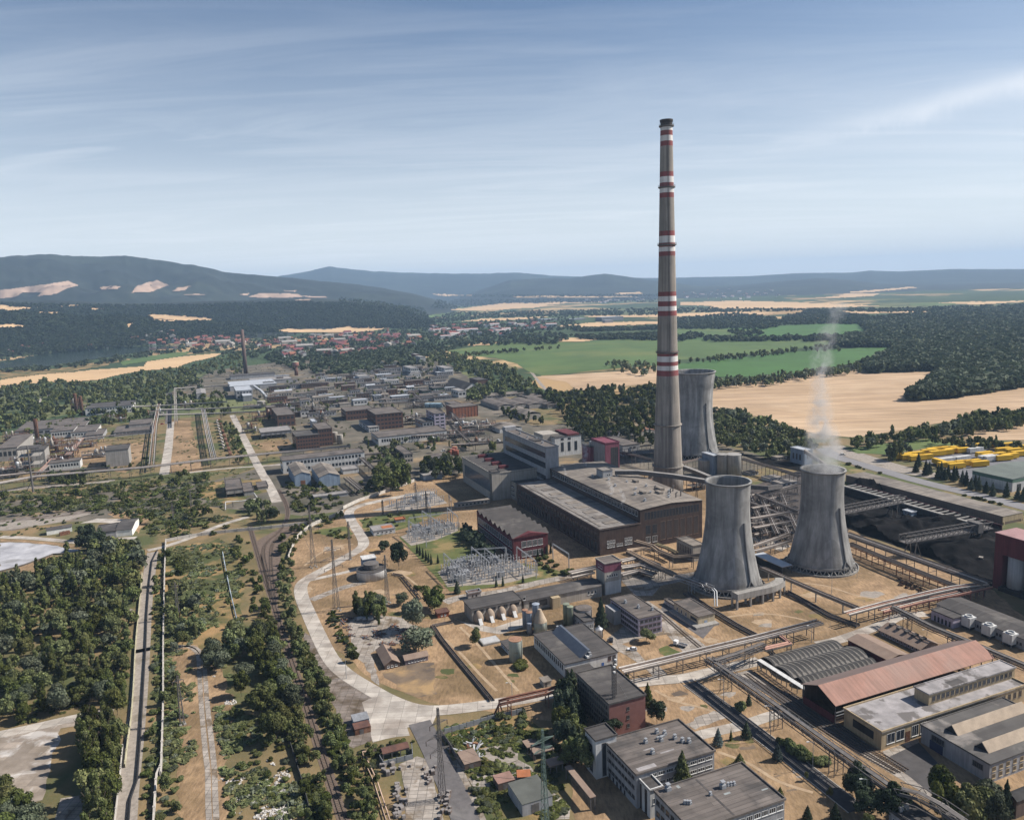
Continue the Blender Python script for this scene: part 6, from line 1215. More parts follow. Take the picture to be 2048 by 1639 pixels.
for q, (A_, L_, R_, wl_, rm_, rw) in enumerate((((440, 590, 548), (410, 532), (492, 546), W_white, R_grey, 2), ((652, 592, 548), (612, 532), (702, 544), W_white, R_grey, 3), ((500, 522, 478), (490, 468), (540, 478), W_white, R_grey, 4), ((470, 505, 462), (460, 455), (500, 462), W_pink, R_grey, 0), ((120, 635, 600), (106, 588), (206, 604), W_white, R_grey, 1), ((850, 592, 560), (845, 555), (862, 560), W_white, R_grey, 0), ((85, 780, 748), (88, 740), (178, 744), W_white, R_metal, 1), ((515, 725, 690), (515, 678), (580, 690), W_green, R_dark, 1), ((580, 718, 672), (572, 660), (652, 668), W_green, R_dark, 0), ((855, 650, 622), (852, 604), (900, 612), W_brick2, R_dark, 0), ((0, 790, 770), (0, 760), (70, 765), W_beige, R_tan, 0))):
 fb('works_block', ('white two storey block near the arched sheds', 'white three storey block with square windows', 'tallest white block at the back of the works', 'pink block beside the tallest white block', 'white flat hall at the left of the far works', 'thin white stair tower behind the black pitched hall', 'bright white box on long brick roof', 'dark green sheet block, left of two', 'dark green sheet block, right and taller of two', 'dark brick cube right of the black pitched hall', 'beige low block at the left of the brick row')[q], B_, A_, L_, R_, wl_, rm_, rw, 4)
for q, x in enumerate((278, 360)):
 fb('arched_shed', ('white arched shed, left of the pair at the back', 'white arched shed, right of the pair at the back')[q], B_, (x-14, 548, 530), (x-22, 520), (x+20, 528), W_cream, W_cream, roof='by', rise=9, ll=30)
r5 = random.Random(3); taken = []
k_ = 0
for t in range(5200):
 x, y = r5.uniform(60, 640), r5.uniform(550, 770)
 if t % 3 == 0: x, y = r5.uniform(-560, 60), r5.uniform(590, 860)
 if not (inpoly(np.array([x]), np.array([y]), [(-560, 640), (-100, 590), (200, 560), (620, 555), (660, 640), (640, 740), (400, 790), (0, 790), (-200, 860), (-420, 900)])[0]): continue
 p = G(*B_(x, y)); wd, dp = r5.uniform(11, 42), r5.uniform(7, 17)
 rad = max(wd, dp)*.5
 if any(hypot(p[0]-q[0], p[1]-q[1]) < (rad+q[2])*.62 for q in taken): continue
 taken.append((p[0], p[1], rad)); hh = r5.uniform(4, 10); k_ += 1
 if k_ > 118: break
 wl_, rm_ = r5.choice([(W_grey, R_felt), (W_white, R_grey), (W_conc, R_felt), (W_brown, R_dark), (W_beige, R_tan), (W_steel, R_metal), (W_grey, R_dark), (W_brick2, R_felt)])
 nm = {'W_': ''}
 lab = {R_felt.name: 'flat grey roofed shed packed into the back of the far works', R_grey.name: 'white walled shed with pale ribbed roof in the far works', R_dark.name: 'dark roofed shed packed into the back of the far works', R_tan.name: 'tan roofed beige shed in the crowded far works', R_metal.name: 'pale metal shed in the crowded far works'}[rm_.name]
 bb_ = bld('works_shed', lab, B_, (0, 0), (0, 0), (0, 0), base=p, hgt=hh, wl=wd, ll=dp, wall=wl_, rm=rm_, roof=r5.choice(['flat', 'flat', 'gx', 'flat']), rise=1.6, group=lab.replace('shed', 'sheds').replace('flat grey', 'grey'), par=.3)
 win(bb_, 'F', .05, .95, max(2, int(wd/4)), .4, .72, .6, fr=False)
 if r5.random() < .5: vents(bb_, [(r5.uniform(.2, .8), r5.uniform(.2, .8)) for _ in range(3)], 1.4)
b = fb('white_shed', 'white gable ended shed with dark roof and big tree in front', j, (768, 442, 398), (580, 352), (872, 385), mat('bright_white_render', (.66, .66, .62), None, .3), R_dark, roof='gx', rise=1.6, yaw=-6)
fb('low_wing', 'dark roofed lower wing behind the tree beside the white shed', j, (640, 462, 418), (610, 372), (760, 425), W_grey, R_dark)
b = fb('long_white_shed', 'long white shed with dark roof beside the gravel lot', j, (310, 430, 398), (228, 395), (472, 358), mat('bright_white_render', (.66, .66, .62), None, .3), R_dark, yaw=8, roof='gx', rise=1.0)
wall_('brown_hut_wall', 'small rusty brown lean-to beside the long white shed', j, [(395, 432), (430, 425), (462, 418)], 2.4, 2.5, W_rust, 'lean-to', 0, 1)
p = G(*a(1440, 912)); hh = hts(p, a(1425, 640)[1]); dd = hypot(*p[:2]); r = thing('brick_chimney', 'thin dark brick chimney standing beyond the far works', 'chimney', p)
MB().lathe([(12*.3418*dd/F, 0), (10*.3418*dd/F*.8, hh)], 20).build('shaft', mat('chimney_brick', (.12, .085, .075), (.08, .06, .055), .05), r, True); MB().lathe([(2.9, hh-8), (3.0, hh+.2)], 20).build('cap', mat('chimney_top', (.10, .1, .11), None, .3), r)
p = G(*a(1735, 908)); hh = hts(p, a(1735, 825)[1]); r = thing('water_tower', 'round headed water tower with red tank beyond the works', 'water tower', p)
MB().lathe([(4, 0), (3.4, hh*.62)], 16).build('shaft', W_brick2, r, True); MB().lathe([(3.4, hh*.6), (6.5, hh*.68), (6.5, hh*.94)], 20, capb=False).build('tank', mat('tank_red', (.24, .12, .10), None, .2), r, True); MB().lathe([(6.9, hh*.94), (6.9, hh*.95), (.3, hh*1.02)], 20).build('roof', mat('copper_green', (.30, .33, .24), None, .3), r)
for q, (f_, x, yb, yt, rp, m_, lab) in enumerate(((B_, 728, 918, 882, 17, W_white, ''), (B_, 782, 912, 880, 15, W_white, ''), (B_, 812, 916, 884, 19, W_white, ''), (B_, 896, 908, 875, 16, W_white, ''), (B_, 830, 900, 872, 14, W_white, ''))):
 silo('white upright tank below the orange brick hall', f_, x, yb, yt, rp, m_, name='tank', cat='tank', group='white tanks below the orange brick hall', ladder=False)
M_rt = mat('rust_red_tank', (.27, .09, .06), (.2, .07, .05), .3)
for x, y in ((680, 1088), (700, 1078), (722, 1085), (712, 1066)): silo('rust red squat tank in the cluster below the far works', B_, x, y, y-30, 16, M_rt, name='tank', cat='tank', group='rust red tanks', ladder=False)
for x in (543, 575, 600, 622): silo('pale blue round tank on the black store roof row', B_, x, 790, 764, 17, mat('sky_blue_tank', (.30, .42, .50), None, .3), name='tank', cat='tank', group='pale blue tanks', ladder=False)
for x, y, hh_ in ((1530, 1085, 28), (1960, 1300, 60), (1992, 1310, 55)): silo('pale upright tank beside the brick factory' if x > 1600 else 'low pale round tank among pipes', a, x, y, y-hh_, 18 if x > 1600 else 24, W_beige, name='tank', cat='tank', group='pale tanks by the brick factory', ladder=False)
for q, (x, y, top) in enumerate(((450, 1130, 1015), (482, 1145, 1030), (222, 1300, 1165), (335, 1360, 1280), (740, 880, 0))):
 if top: silo(('rusty process column, left of two by the white building', 'rusty process column, right of two by the white building', 'thick rusty column with pink bands', 'rusty tank in the tangled pipework')[q], a, x, y, top, 9 if q < 2 else 11, W_rust, name='process_column', cat='process column', n=10)
for q, (f_, x, yb, yt) in enumerate(((a, 195, 1590, 1320), (a, 1325, 1605, 1500))):
 p = G(*f_(x, yb)); hh = hts(p, f_(x, yt)[1]); r = thing('steel_stack', ('tall dark steel pole with guy leg at the left of the works', 'thin dark pole above the grey hopper house')[q], 'stack', p)
 MB().lathe([(.9 if q == 0 else .4, 0), (.6 if q == 0 else .3, hh)], 10).build('tube', STEELD, r); MB().beam((-6, -1, 0), (0, 0, hh*.25), .4).build('stay', STEELD, r)
rk = lambda lab, pts, z, n=4, w_=4, ev=16, pm=None, f=a: rack(lab, f, pts, z, n, w_, ev, .45, pm or [PIPEB, STEELD, PIPE], kr=5)
rk('wide dark rack across the far works from the left edge, nearest one', [(-40, 1545), (200, 1500), (560, 1470), (830, 1448), (1270, 1395), (1500, 1372), (2048, 1322)], 9, 6, 6, 18)
rk('second dark rack just behind the nearest wide rack, left part', [(-40, 1500), (180, 1478), (420, 1462), (640, 1450)], 8, 4)
rk('pale pipe rack running away beside the left street', [(885, 1430), (905, 1200), (930, 1075)], 8, 3, 4, 16, [PIPE, PIPEP])
rk('pale double rack running away down the middle dry strip', [(1250, 1390), (1215, 1240), (1188, 1100)], 8, 4, 5, 16, [PIPE, PIPE, STEEL])
rk('pale rack crossing above both streets, nearest of three', [(770, 1092), (930, 1086), (1330, 1062)], 9, 3, 3, 20, [PIPE, STEEL])
rk('pale rack crossing above both streets, middle of three', [(920, 1110), (1190, 1104), (1550, 1090)], 9, 3, 3, 20, [PIPE, STEEL])
rk('pale rack crossing towards the brick tower', [(930, 1140), (1210, 1132), (1560, 1118)], 8, 3, 3, 20, [PIPE, STEEL])
rk('far pale rack crossing behind the gabled shed', [(1020, 985), (1180, 975), (1345, 965)], 9, 3, 3, 20, [PIPE, STEEL])
rk('pale rack running away left of the middle strip', [(1030, 1180), (1026, 1080), (1024, 985)], 8, 3, 3, 20, [PIPE])
rk('brown rack past the white twin workshops', [(300, 1295), (560, 1270), (860, 1240)], 7, 4, 4, 16)
rk('slanting tan pipe bundle in the rusty tangle', [(395, 1375), (440, 1320), (478, 1275)], 7, 5, 5, 14, [PIPEP, PIPE])
rk('slanting tan pipe bundle below the rusty tangle', [(215, 1490), (270, 1440), (318, 1392)], 6, 4, 4, 14, [PIPEP, PIPE])
for q, (y0, x0, x1) in enumerate(((1080, 0, 330), (1015, 690, 1020), (900, 880, 1000), (930, 640, 960), (840, 400, 640), (760, 180, 540), (735, 250, 700), (690, 420, 720), (655, 330, 620), (620, 200, 560), (800, -60, 220), (960, 420, 900))):
 rack('brown pipe rack threading between the blocks of the far works', B_, [(x0, y0+6), ((x0+x1)/2, y0), (x1, y0-8)], 7, 4, 4, 18, .4, [PIPEB, PIPE, STEELD], group='pipe racks among the far works', kr=5)
for q, (p0, p1) in enumerate((((640, 760), (760, 900)), ((700, 900), (820, 1020)), ((460, 700), (520, 760)), ((100, 1075), (230, 1190)), ((250, 660), (300, 760)))):
 rack('brown pipe rack running away between the blocks of the far works', B_, [p1, p0], 7, 4, 4, 18, .4, [PIPEB, PIPE, STEELD], group='receding pipe racks among the far works', kr=5)
rack('long flat pipe tray on posts before the dark tree', B_, [(40, 1225), (130, 1300)], 5, 5, 5, 16, .35, [PIPEB, PIPE])
def frame(label, f, x, yb, yt, wd, dp, fl, group=None, m_=None):
 p = G(*f(x, yb)); hh = hts(p, f(x, yt)[1]); r = thing('process_unit', label, 'process unit', p, TH0, group); mb = MB(); m_ = m_ or STEELD
 for sx in np.linspace(0, wd, max(2, int(wd/5)+1)):
  for sy in (0, dp): mb.beam((sx, sy, 0), (sx, sy, hh), .35)
 for q in range(1, fl+1):
  z = hh*q/fl
  for sy in (0, dp): mb.beam((0, sy, z), (wd, sy, z), .3)
  for sx in (0, wd): mb.beam((sx, 0, z), (sx, dp, z), .3)
 for q in range(fl): mb.beam((0, 0, hh*q/fl), (wd, 0, hh*(q+1)/fl), .2)
 mb.build('steel_frame', m_, r)
 for q in range(1, fl): MB().box(.1, wd-.1, .1, dp-.1, hh*q/fl-.1, hh*q/fl).build('deck', STEELD, r)
 r8 = random.Random(int(x*7+yb))
 for q in range(4):
  rr = r8.uniform(.6, min(2, dp*.3)); z0 = hh*r8.randint(0, fl-1)/fl
  MB().lathe([(rr, z0), (rr, z0+hh/fl*r8.uniform(.7, 1.4)), (.1, z0+hh/fl*1.5)], 12, cx=r8.uniform(rr, wd-rr), cy=r8.uniform(rr, dp-rr)).build('vessel', r8.choice([W_rust, W_beige, S_gr, STEEL]), r, True)
 for q in range(4):
  z0 = hh*r8.uniform(.1, .95); MB().tube([(-1, r8.uniform(0, dp), z0), (wd*r8.uniform(.4, 1.2), r8.uniform(0, dp), z0), (wd*r8.uniform(.4, 1.2), r8.uniform(0, dp), z0*.3)], .3, 5).build('pipe', r8.choice([PIPE, PIPEB, PIPEP]), r)
M_rs = mat('rusty_steel', (.14, .07, .045), None, .5)
for q, (x, yb, yt, wd, dp, fl) in enumerate(((300, 1395, 1290, 24, 12, 3), (360, 1400, 1310, 16, 10, 2), (420, 1120, 1060, 22, 12, 2), (250, 1345, 1285, 20, 10, 2), (170, 1420, 1370, 14, 9, 2), (60, 1470, 1400, 18, 10, 3), (330, 1450, 1400, 12, 8, 2))): frame(('rusty steel frame full of vessels in the tangle at left', 'second rusty frame right of the bigger tangle', 'dark process frame left of the white fronted building', 'rusty frame behind the tangle with thick column', 'small rusty frame beside the bare concrete frame', 'rusty frame nearest the left picture edge', 'small rusty frame above the site office')[q], a, x, yb, yt, wd, dp, fl, m_=M_rs)
for q, (x, yb, yt, wd, dp, fl) in enumerate(((420, 900, 840, 20, 12, 3), (660, 900, 850, 26, 12, 2), (760, 935, 890, 30, 14, 2), (880, 935, 880, 18, 10, 2), (700, 985, 930, 34, 12, 2), (820, 1030, 985, 24, 10, 2), (420, 800, 765, 30, 10, 2), (560, 1010, 980, 18, 8, 2))): frame('steel frame of pipes and vessels beside the white tanks', B_, x, yb, yt, wd, dp, fl, 'process frames around the white tanks')
for q, (x, yb, yt, wd, dp, fl) in enumerate(((1780, 1150, 1080, 22, 12, 3), (1660, 1110, 1060, 24, 12, 2), (1430, 1110, 1075, 30, 12, 2), (1850, 1190, 1130, 16, 10, 3), (1550, 1060, 1020, 20, 10, 2))): frame('grey steel frame with vessels behind the red brick blocks', a, x, yb, yt, wd, dp, fl, 'process frames behind the brick blocks')
frame('dark steel structure behind the magenta tower', d, 1290, 350, 300, 40, 14, 2)
frame('dark pipework frame between chimney foot and brick hall', d, 1500, 560, 470, 30, 12, 3); frame('dark steel frame beside the small alone silo', e, 130, 355, 300, 18, 8, 2)
for q in range(9):
 for row, (m_, p0, p1) in enumerate(((W_beige, (1270, 1180), (1312, 1345)), (W_rust, (1282, 1170), (1352, 1388)))):
  t = (q+.5)/9; p = G(*a(p0[0]+(p1[0]-p0[0])*t**1.15, p0[1]+(p1[1]-p0[1])*t**1.15)); key = ('wagon', row)
  if key not in VM:
   r = thing('goods_wagon', ('pale tank wagon in the line on the dry strip', 'rust brown open wagon in the line on the dry strip')[row], 'wagon', p, TH0, ('pale wagons in line', 'brown wagons in line')[row])
   if row == 0: MB().tube([(0, -5.5, 2.6), (0, 5.5, 2.6)], 1.4, 12).build('tank', m_, r, True)
   else: MB().box(-1.4, 1.4, -6, 6, 1.1, 3.4).build('body', m_, r)
   MB().box(-1.2, 1.2, -6.2, 6.2, .7, 1.09).build('chassis', STEELD, r)
   for yy in (-4, 4): MB().box(-1, 1, yy-1.2, yy+1.2, .2, .69).build('bogie', STEELD, r)
   VM[key] = r
  else: dup(VM[key], p)
b = fb('green_warehouse', 'big warehouse with grey-green roof and pale walls by the conifers', c, (1978, 1225, 1152), (1760, 1100), (2260, 1075), W_white, mat('grey_green_roof', (.13, .15, .135), (.1, .115, .105), .1), roof='gy', rise=2)
wbox(b, 'green_band', mat('green_band', (.10, .17, .13), None, .3), -.06, b.w, -.06, -.005, b.h*.72, b.h*.98); MB().box(-.08, -.01, 0, b.l, b.h*.72, b.h*.98).build('green_band', mat('green_band', (.10, .17, .13), None, .3), b.root)
win(b, 'F', .05, .4, 3, 0, .55, .6, fr=False)
M_yel = mat('yellow_tarpaulin', (.66, .40, .03), (.54, .32, .025), .2, wave=('X', .5, .88)); M_tyre = mat('tyre', (.02, .02, .02), None, 1)
yt = thing('yellow_trailer', 'bright yellow box trailer parked on the grey lorry park', 'trailer', G(*c(1345, 1035)), TH0-radians(12), 'yellow trailers in the lorry park')
MB().box(-8, 8, -2, 2, 1.1, 5.3).build('box_body', M_yel, yt); MB().box(-6.8, 6.8, -1.2, 1.2, .8, 1.09).build('chassis', STEELD, yt)
for x in (4, 5.4):
 mb = MB().tube([(x, -1.5, .5), (x, 1.5, .5)], .5, 10); mb.build('wheel', M_tyre, yt)
MB().box(-5.2, -4.9, -1, 1, 0, .8).build('support_leg', STEELD, yt)
for q, (x, y, an) in enumerate(((1385, 1040, 0), (1430, 1045, 3), (1470, 1040, 0), (1420, 1025, 2), (1500, 1010, 0), (1545, 1018, 3), (1590, 1012, 0), (1530, 1000, 2), (1570, 995, 0), (1630, 1002, 3), (1660, 990, 0), (1700, 1000, 2), (1560, 1072, 88), (1600, 1085, 0), (1655, 1092, 2), (1700, 1075, 0), (1745, 1072, 4), (1790, 1080, 0), (1720, 985, 0), (1755, 978, 4), (1845, 968, 0), (1815, 1025, 3), (1850, 1035, 0), (1890, 1030, 2), (1930, 1045, 0), (1965, 1035, 3), (1930, 1000, 0), (1985, 1005, 3), (2020, 1020, 0), (2045, 985, 0), (1950, 972, 2))):
 dup(yt, G(*c(x, y)), TH0-radians(12-an))
wt = thing('white_trailer', 'white box trailer among the yellow trailers', 'trailer', G(*c(1765, 1000)), TH0-radians(5), 'white trailers among the yellow ones')
for ch in yt.children:
 cc = ch.copy(); C.objects.link(cc); cc.parent = wt
 if ch.name.startswith('box_body'): cc.data = ch.data.copy(); cc.data.materials[0] = W_white
for x, y in ((1860, 1048), (1600, 1060), (1690, 1050), (1830, 1045), (2020, 1180)): dup(wt, G(*c(x, y)))
for q, (x, yb, yt, wd, dp, fl) in enumerate(((110, 1330, 1290, 30, 12, 2), (420, 1340, 1300, 26, 12, 2), (560, 1380, 1340, 20, 10, 2), (20, 1310, 1250, 26, 14, 3), (480, 1400, 1360, 24, 8, 2), (250, 1440, 1385, 18, 8, 3), (-20, 1520, 1440, 22, 10, 3), (600, 1190, 1150, 30, 10, 2), (860, 1160, 1120, 24, 8, 2), (1060, 1110, 1070, 20, 8, 2), (1420, 1250, 1200, 18, 8, 2), (1480, 1180, 1130, 26, 10, 2))): frame('dark rusty steel frame among the older works at left', a, x, yb, yt, wd, dp, fl, 'rusty frames of the older works', M_rs if q % 2 else STEELD)
# ---------------------------------------------------------------- vegetation
L_mid = leafmat('leaves', (.028, .042, .009), (.135, .172, .034)); L_grey = leafmat('grey_leaves', (.05, .068, .036), (.125, .15, .085)); L_dark = leafmat('dark_needles', (.02, .036, .019), (.062, .092, .045)); L_yel = leafmat('yellowish_leaves', (.06, .078, .014), (.15, .165, .035)); L_blue = leafmat('blue_needles', (.04, .065, .065), (.11, .15, .145)); L_far = leafmat('far_leaves', (.02, .034, .013), (.058, .088, .032))
BARK = mat('bark', (.13, .10, .075), (.08, .06, .045), 2)
def crown(style, n, size, seed):
 q = np.random.RandomState(seed)
 if style == 'cone':
  t = 1-np.sqrt(q.rand(n)*.96); z = .06+.94*t; lay = .80+.2*np.sin(z*34+q.rand()*6); rr = (1-t)**.85*lay*(.72+.28*q.rand(n)); an = q.rand(n)*2*pi
  P_ = np.stack([rr*np.cos(an)*.5, rr*np.sin(an)*.5, z], 1); Nn = np.stack([np.cos(an), np.sin(an), np.full(n, .5)], 1)
 else:
  k_ = {'round': 13, 'poplar': 10, 'bush': 8, 'willow': 16}[style]; cs = []; rs = []
  for s_ in range(k_):
   th = q.rand()*2*pi; u_ = q.rand()
   if style == 'poplar': zz = .12+.8*(s_+.5)/k_; r0 = .13*sin(pi*min(1, zz*.9+.1))**.6; cs.append((r0*.5*cos(th), r0*.5*sin(th), zz)); rs.append(r0*q.uniform(.75, 1.15)+.02)
   elif style == 'bush': r0 = .34*sqrt(u_); cs.append((r0*cos(th), r0*sin(th), .22+.32*q.rand()*(1-r0))); rs.append(q.uniform(.18, .30))
   else:
    zz = q.uniform(.36, .82); r0 = .33*sqrt(q.rand())*sin(pi*min(1, (zz-.16)/.78))**.5; cs.append((r0*cos(th), r0*sin(th), zz)); rs.append(q.uniform(.13, .23)*(1.15 if style == 'willow' else 1))
  cs = np.array(cs); rs = np.array(rs); w_ = rs**2/np.sum(rs**2); ids = q.choice(k_, n, p=w_)
  Nn = q.randn(n, 3); Nn[:, 2] += .35; Nn /= np.linalg.norm(Nn, axis=1)[:, None]
  P_ = cs[ids]+Nn*rs[ids][:, None]*(.72+.34*q.rand(n))[:, None]*np.array([1, 1, .9 if style != 'willow' else .8])
  P_[:, 2] = np.maximum(P_[:, 2], .02)
 Nn = Nn+q.randn(n, 3)*.45; Nn /= np.linalg.norm(Nn, axis=1)[:, None]
 T = np.cross(Nn, q.randn(n, 3)); T /= np.linalg.norm(T, axis=1)[:, None]; B2 = np.cross(Nn, T)
 s_ = size*q.uniform(.6, 1.35, n)[:, None]; s2 = s_*q.uniform(.55, 1, n)[:, None]
 V_ = np.stack([P_-T*s_-B2*s2*.3, P_-T*s_*.2-B2*s2, P_+T*s_-B2*s2*.1, P_+T*s_*.1+B2*s2], 1)
 return V_.reshape(-1, 3)
def quadsF(n): return np.arange(n*4).reshape(-1, 4)
CR = {}
SIZES = {'round': .05, 'willow': .05, 'poplar': .034, 'bush': .075, 'cone': .045}
LODN = {0: 2600, 1: 900, 2: 190, 3: 70, 4: 26}
def crown_v(style, lod, var):
 key = (style, lod, var)
 if key not in CR: CR[key] = crown(style, LODN[lod], SIZES[style]*.80*(LODN[0]/LODN[lod])**.40*(1 if lod < 3 else 1.12), 17*var+hash_(style)+3)
 return CR[key]
def hash_(s): return sum(ord(ch)*(q+3) for q, ch in enumerate(s)) % 97
CM = {}
def crown_mesh(style, lod, var, m_):
 key = (style, lod, var, m_.name)
 if key not in CM:
  V_ = crown_v(style, lod, var); CM[key] = npmesh('crown', V_, quadsF(len(V_)//4), m_)
 return CM[key]
TK = {}
def trunk_mesh(style):
 if style not in TK:
  q = random.Random(hash_(style)); mb = MB(); top = {'cone': .9, 'poplar': .8, 'bush': .25}.get(style, .5); r0 = .02 if style != 'bush' else .012
  mb.tube([(0, 0, -.02), (.004, 0, top*.3), (-.005, .004, top*.65), (0, 0, top)], r0, 6)
  for v in range(len(mb.v)):
   x, y, z = mb.v[v]; f_ = max(.25, 1-z/top*.7); mb.v[v] = (x*f_, y*f_, z)
  if style not in ('cone',):
   for s_ in range(5):
    an = s_*1.26+q.random(); z0 = top*(.45+.1*s_); mb.tube([(0, 0, z0), (.1*cos(an), .1*sin(an), z0+.1), (.2*cos(an), .2*sin(an), z0+.24)], r0*.4, 4)
  TK[style] = mb.mesh('trunk', BARK)
 return TK[style]
def tree(label, p, hh, wd, style='round', m_=None, group=None, lod=0, var=0, cat=None, name=None, rz=None):
 m_ = m_ or L_mid; cat = cat or {'bush': 'shrub', 'cone': 'conifer'}.get(style, 'tree'); name = name or {'bush': 'shrub', 'cone': 'conifer_tree'}.get(style, 'tree')
 r = thing(name, label, cat, (p[0], p[1], p[2] if len(p) > 2 else 0), rng.uniform(0, 6.28) if rz is None else rz, group)
 r.scale = (wd, wd, hh)
 link('crown', crown_mesh(style, lod, var, m_), r); link('trunk', trunk_mesh(style), r)
 return r
STANDS = []
def stand(f, P_, n, mix, hr, label, group, sep=.55, wf=(.6, .85)):
 tot = sum(t[2] for t in mix); mh = (hr[0]+hr[1])/2*sum(t[2]*(.38 if t[0] == 'bush' else 1) for t in mix)/tot
 w = np.array([G(*f(*p), mh*.6)[:2] for p in P_]); x0, y0 = w.min(0); x1, y1 = w.max(0); q = random.Random(n+int(x0)); got = []; tries = 0
 tot = sum(t[2] for t in mix); cell = {}
 pts = [(q.uniform(x0, x1), q.uniform(y0, y1)) for _ in range(n*60)]; A_ = np.array(pts); ok = inpoly(A_[:, 0], A_[:, 1], w)
 for (x, y), k2 in zip(pts, ok):
  if not k2 or (int(x//1.2), int(y//1.2)) in EXC: continue
  tries += 1
  if tries > n*14: break
  u_ = q.random()*tot
  for st, m_, wt_ in mix:
   u_ -= wt_
   if u_ <= 0: break
  hh = q.uniform(*hr)*(1.25 if st == 'poplar' else (.38 if st == 'bush' else 1)); wd = hh*q.uniform(*wf)*{'poplar': .95, 'bush': 1.9, 'willow': 1.2}.get(st, 1.15)
  rad = wd*sep*.5*(1.0 if st != 'poplar' else .55)
  gx, gy = int(x//8), int(y//8); bad = False
  for dx in (-1, 0, 1):
   for dy in (-1, 0, 1):
    for t in cell.get((gx+dx, gy+dy), ()):
     if hypot(x-t[0], y-t[1]) < (rad+t[2])*.9: bad = True; break
    if bad: break
   if bad: break
  if bad: continue
  cell.setdefault((gx, gy), []).append((x, y, rad)); d_ = hypot(x, y)
  got.append((x, y, hh, wd, st, m_, q.randrange(5), d_))
  if len(got) >= n: break
 STANDS.append((label, group, got))
near = [('round', L_mid, 5), ('willow', L_grey, 2), ('poplar', L_mid, 2), ('round', L_yel, 1.2), ('bush', L_mid, 2)]
shr = [('bush', L_mid, 5), ('bush', L_yel, 1.3), ('bush', L_grey, 1.5), ('round', L_mid, .8)]
midm = [('round', L_mid, 6), ('willow', L_grey, 1), ('poplar', L_mid, .8), ('round', L_yel, .7)]
hdg = [('round', L_mid, 4), ('bush', L_mid, 4), ('round', L_yel, .8), ('bush', L_yel, .6)]
J2 = lambda *p: [(x, y) for x, y in p]
kk = lambda x, y: (x, y+990)       # lower-left frame expressed in the j frame
stand(j, [(-60, 760), (330, 590), (460, 500), (700, 475), (960, 495), (930, 700), (905, 900), (880, 1100), kk(895, 0+230), kk(860, 330), kk(810, 540), kk(740, 560), kk(560, 590), kk(400, 610), kk(0, 720), kk(-200, 760)], 330, near, (7, 12), 'leafy tree in the dense wood left of the gravel track', 'trees of the wood left of the gravel track', .5)
stand(k, [(560, 640), (740, 650), (830, 780), (790, 1000), (740, 1321), (720, 1450), (560, 1450), (600, 1000), (530, 760)], 46, [('poplar', L_mid, 4), ('round', L_mid, 3), ('round', L_yel, 1)], (10, 14), 'tall tree in the clump between slab yard and gravel track', 'trees between the slab yard and track', .5)
stand(k, [(10, 1100), (190, 1170), (220, 1321), (200, 1450), (0, 1450), (-80, 1200)], 16, near, (8, 12), 'tree in the clump at the lower left corner', 'trees at the lower left corner', .5)
stand(j, [(1020, 570), (1082, 540), (1080, 800), (1074, 1100), kk(1072, 200), kk(1060, 600), kk(1050, 980), kk(1015, 1321), kk(1010, 1450), kk(925, 1450), kk(940, 1100), kk(970, 700), kk(985, 300), (995, 1100), (1000, 800)], 80, shr, (4, 7), 'shrub crowding the strip between track and long wall', 'shrubs between the track and the long wall', .5)
stand(j, [(1100, 560), (1240, 560), (1250, 700), (1120, 760), (1100, 700)], 24, shr, (5, 9), 'shrub just right of the long wall top', 'shrubs right of the long wall', .5)
stand(j, [(1100, 760), (1300, 780), (1330, 1000), (1300, 1150), (1110, 1160)], 34, near, (5, 9), 'tree in the thicket right of the long wall', 'trees in the thicket right of the long wall', .5)
stand(k, [(1090, 190), (1160, 210), (1190, 500), (1240, 640), (1190, 800), (1200, 1100), (1180, 1321), (1050, 1321), (1080, 1000)], 60, shr, (4, 7), 'shrub between the long wall and the wheel path', 'shrubs beside the wheel path', .5)
stand(j, [(1120, 560), (1450, 480), (1520, 560), (1560, 900), (1600, 1100), (1420, 1160), (1340, 900), (1260, 700)], 60, shr, (3, 6), 'low shrub dotted over the rough meadow', 'low shrubs on the rough meadow', 1.2)
stand(k, [(1520, 90), (1700, 20), (1830, 130), (1900, 350), (1980, 600), (1800, 720), (1650, 560), (1570, 400)], 30, [('round', L_mid, 3), ('willow', L_grey, 1.5), ('round', L_yel, .5)], (9, 14), 'big tree in the dark grove left of the railway', 'big trees in the grove left of the railway', .5)
stand(k, [(1360, 170), (1480, 150), (1500, 280), (1380, 300)], 6, [('willow', L_grey, 1)], (7, 10), 'grey green tree beside the bend of the wheel path', 'grey green trees at the path bend', .5)
stand(k, [(1440, 620), (1700, 520), (1950, 640), (2020, 900), (1900, 1000), (1840, 860), (1600, 900), (1460, 760)], 55, shr, (4, 7), 'shrub below the dark grove beside the rubble', 'shrubs below the grove', .6)
stand(k, [(1500, 950), (1800, 900), (2000, 1000), (2048, 1321), (1600, 1400), (1480, 1200)], 46, shr, (3, 6), 'low shrub among the white rubble heaps', 'low shrubs among the rubble', 1.0)
stand(l, [(100, 40), (215, 40), (250, 200), (350, 360), (460, 620), (500, 840), (560, 900), (640, 1100), (700, 1365), (720, 1450), (560, 1450), (430, 1040), (320, 680), (190, 310)], 120, hdg, (4, 6.5), 'bushy tree in the hedge between railway and slab yard', 'hedge trees right of the railway', .5)
stand(l, [(-20, -20), (50, 60), (140, 360), (230, 640), (330, 960), (440, 1365), (460, 1450), (280, 1450), (200, 1000), (100, 640), (0, 400)], 110, hdg, (4, 6.5), 'bushy tree in the hedge left of the railway', 'hedge trees left of the railway', .5)
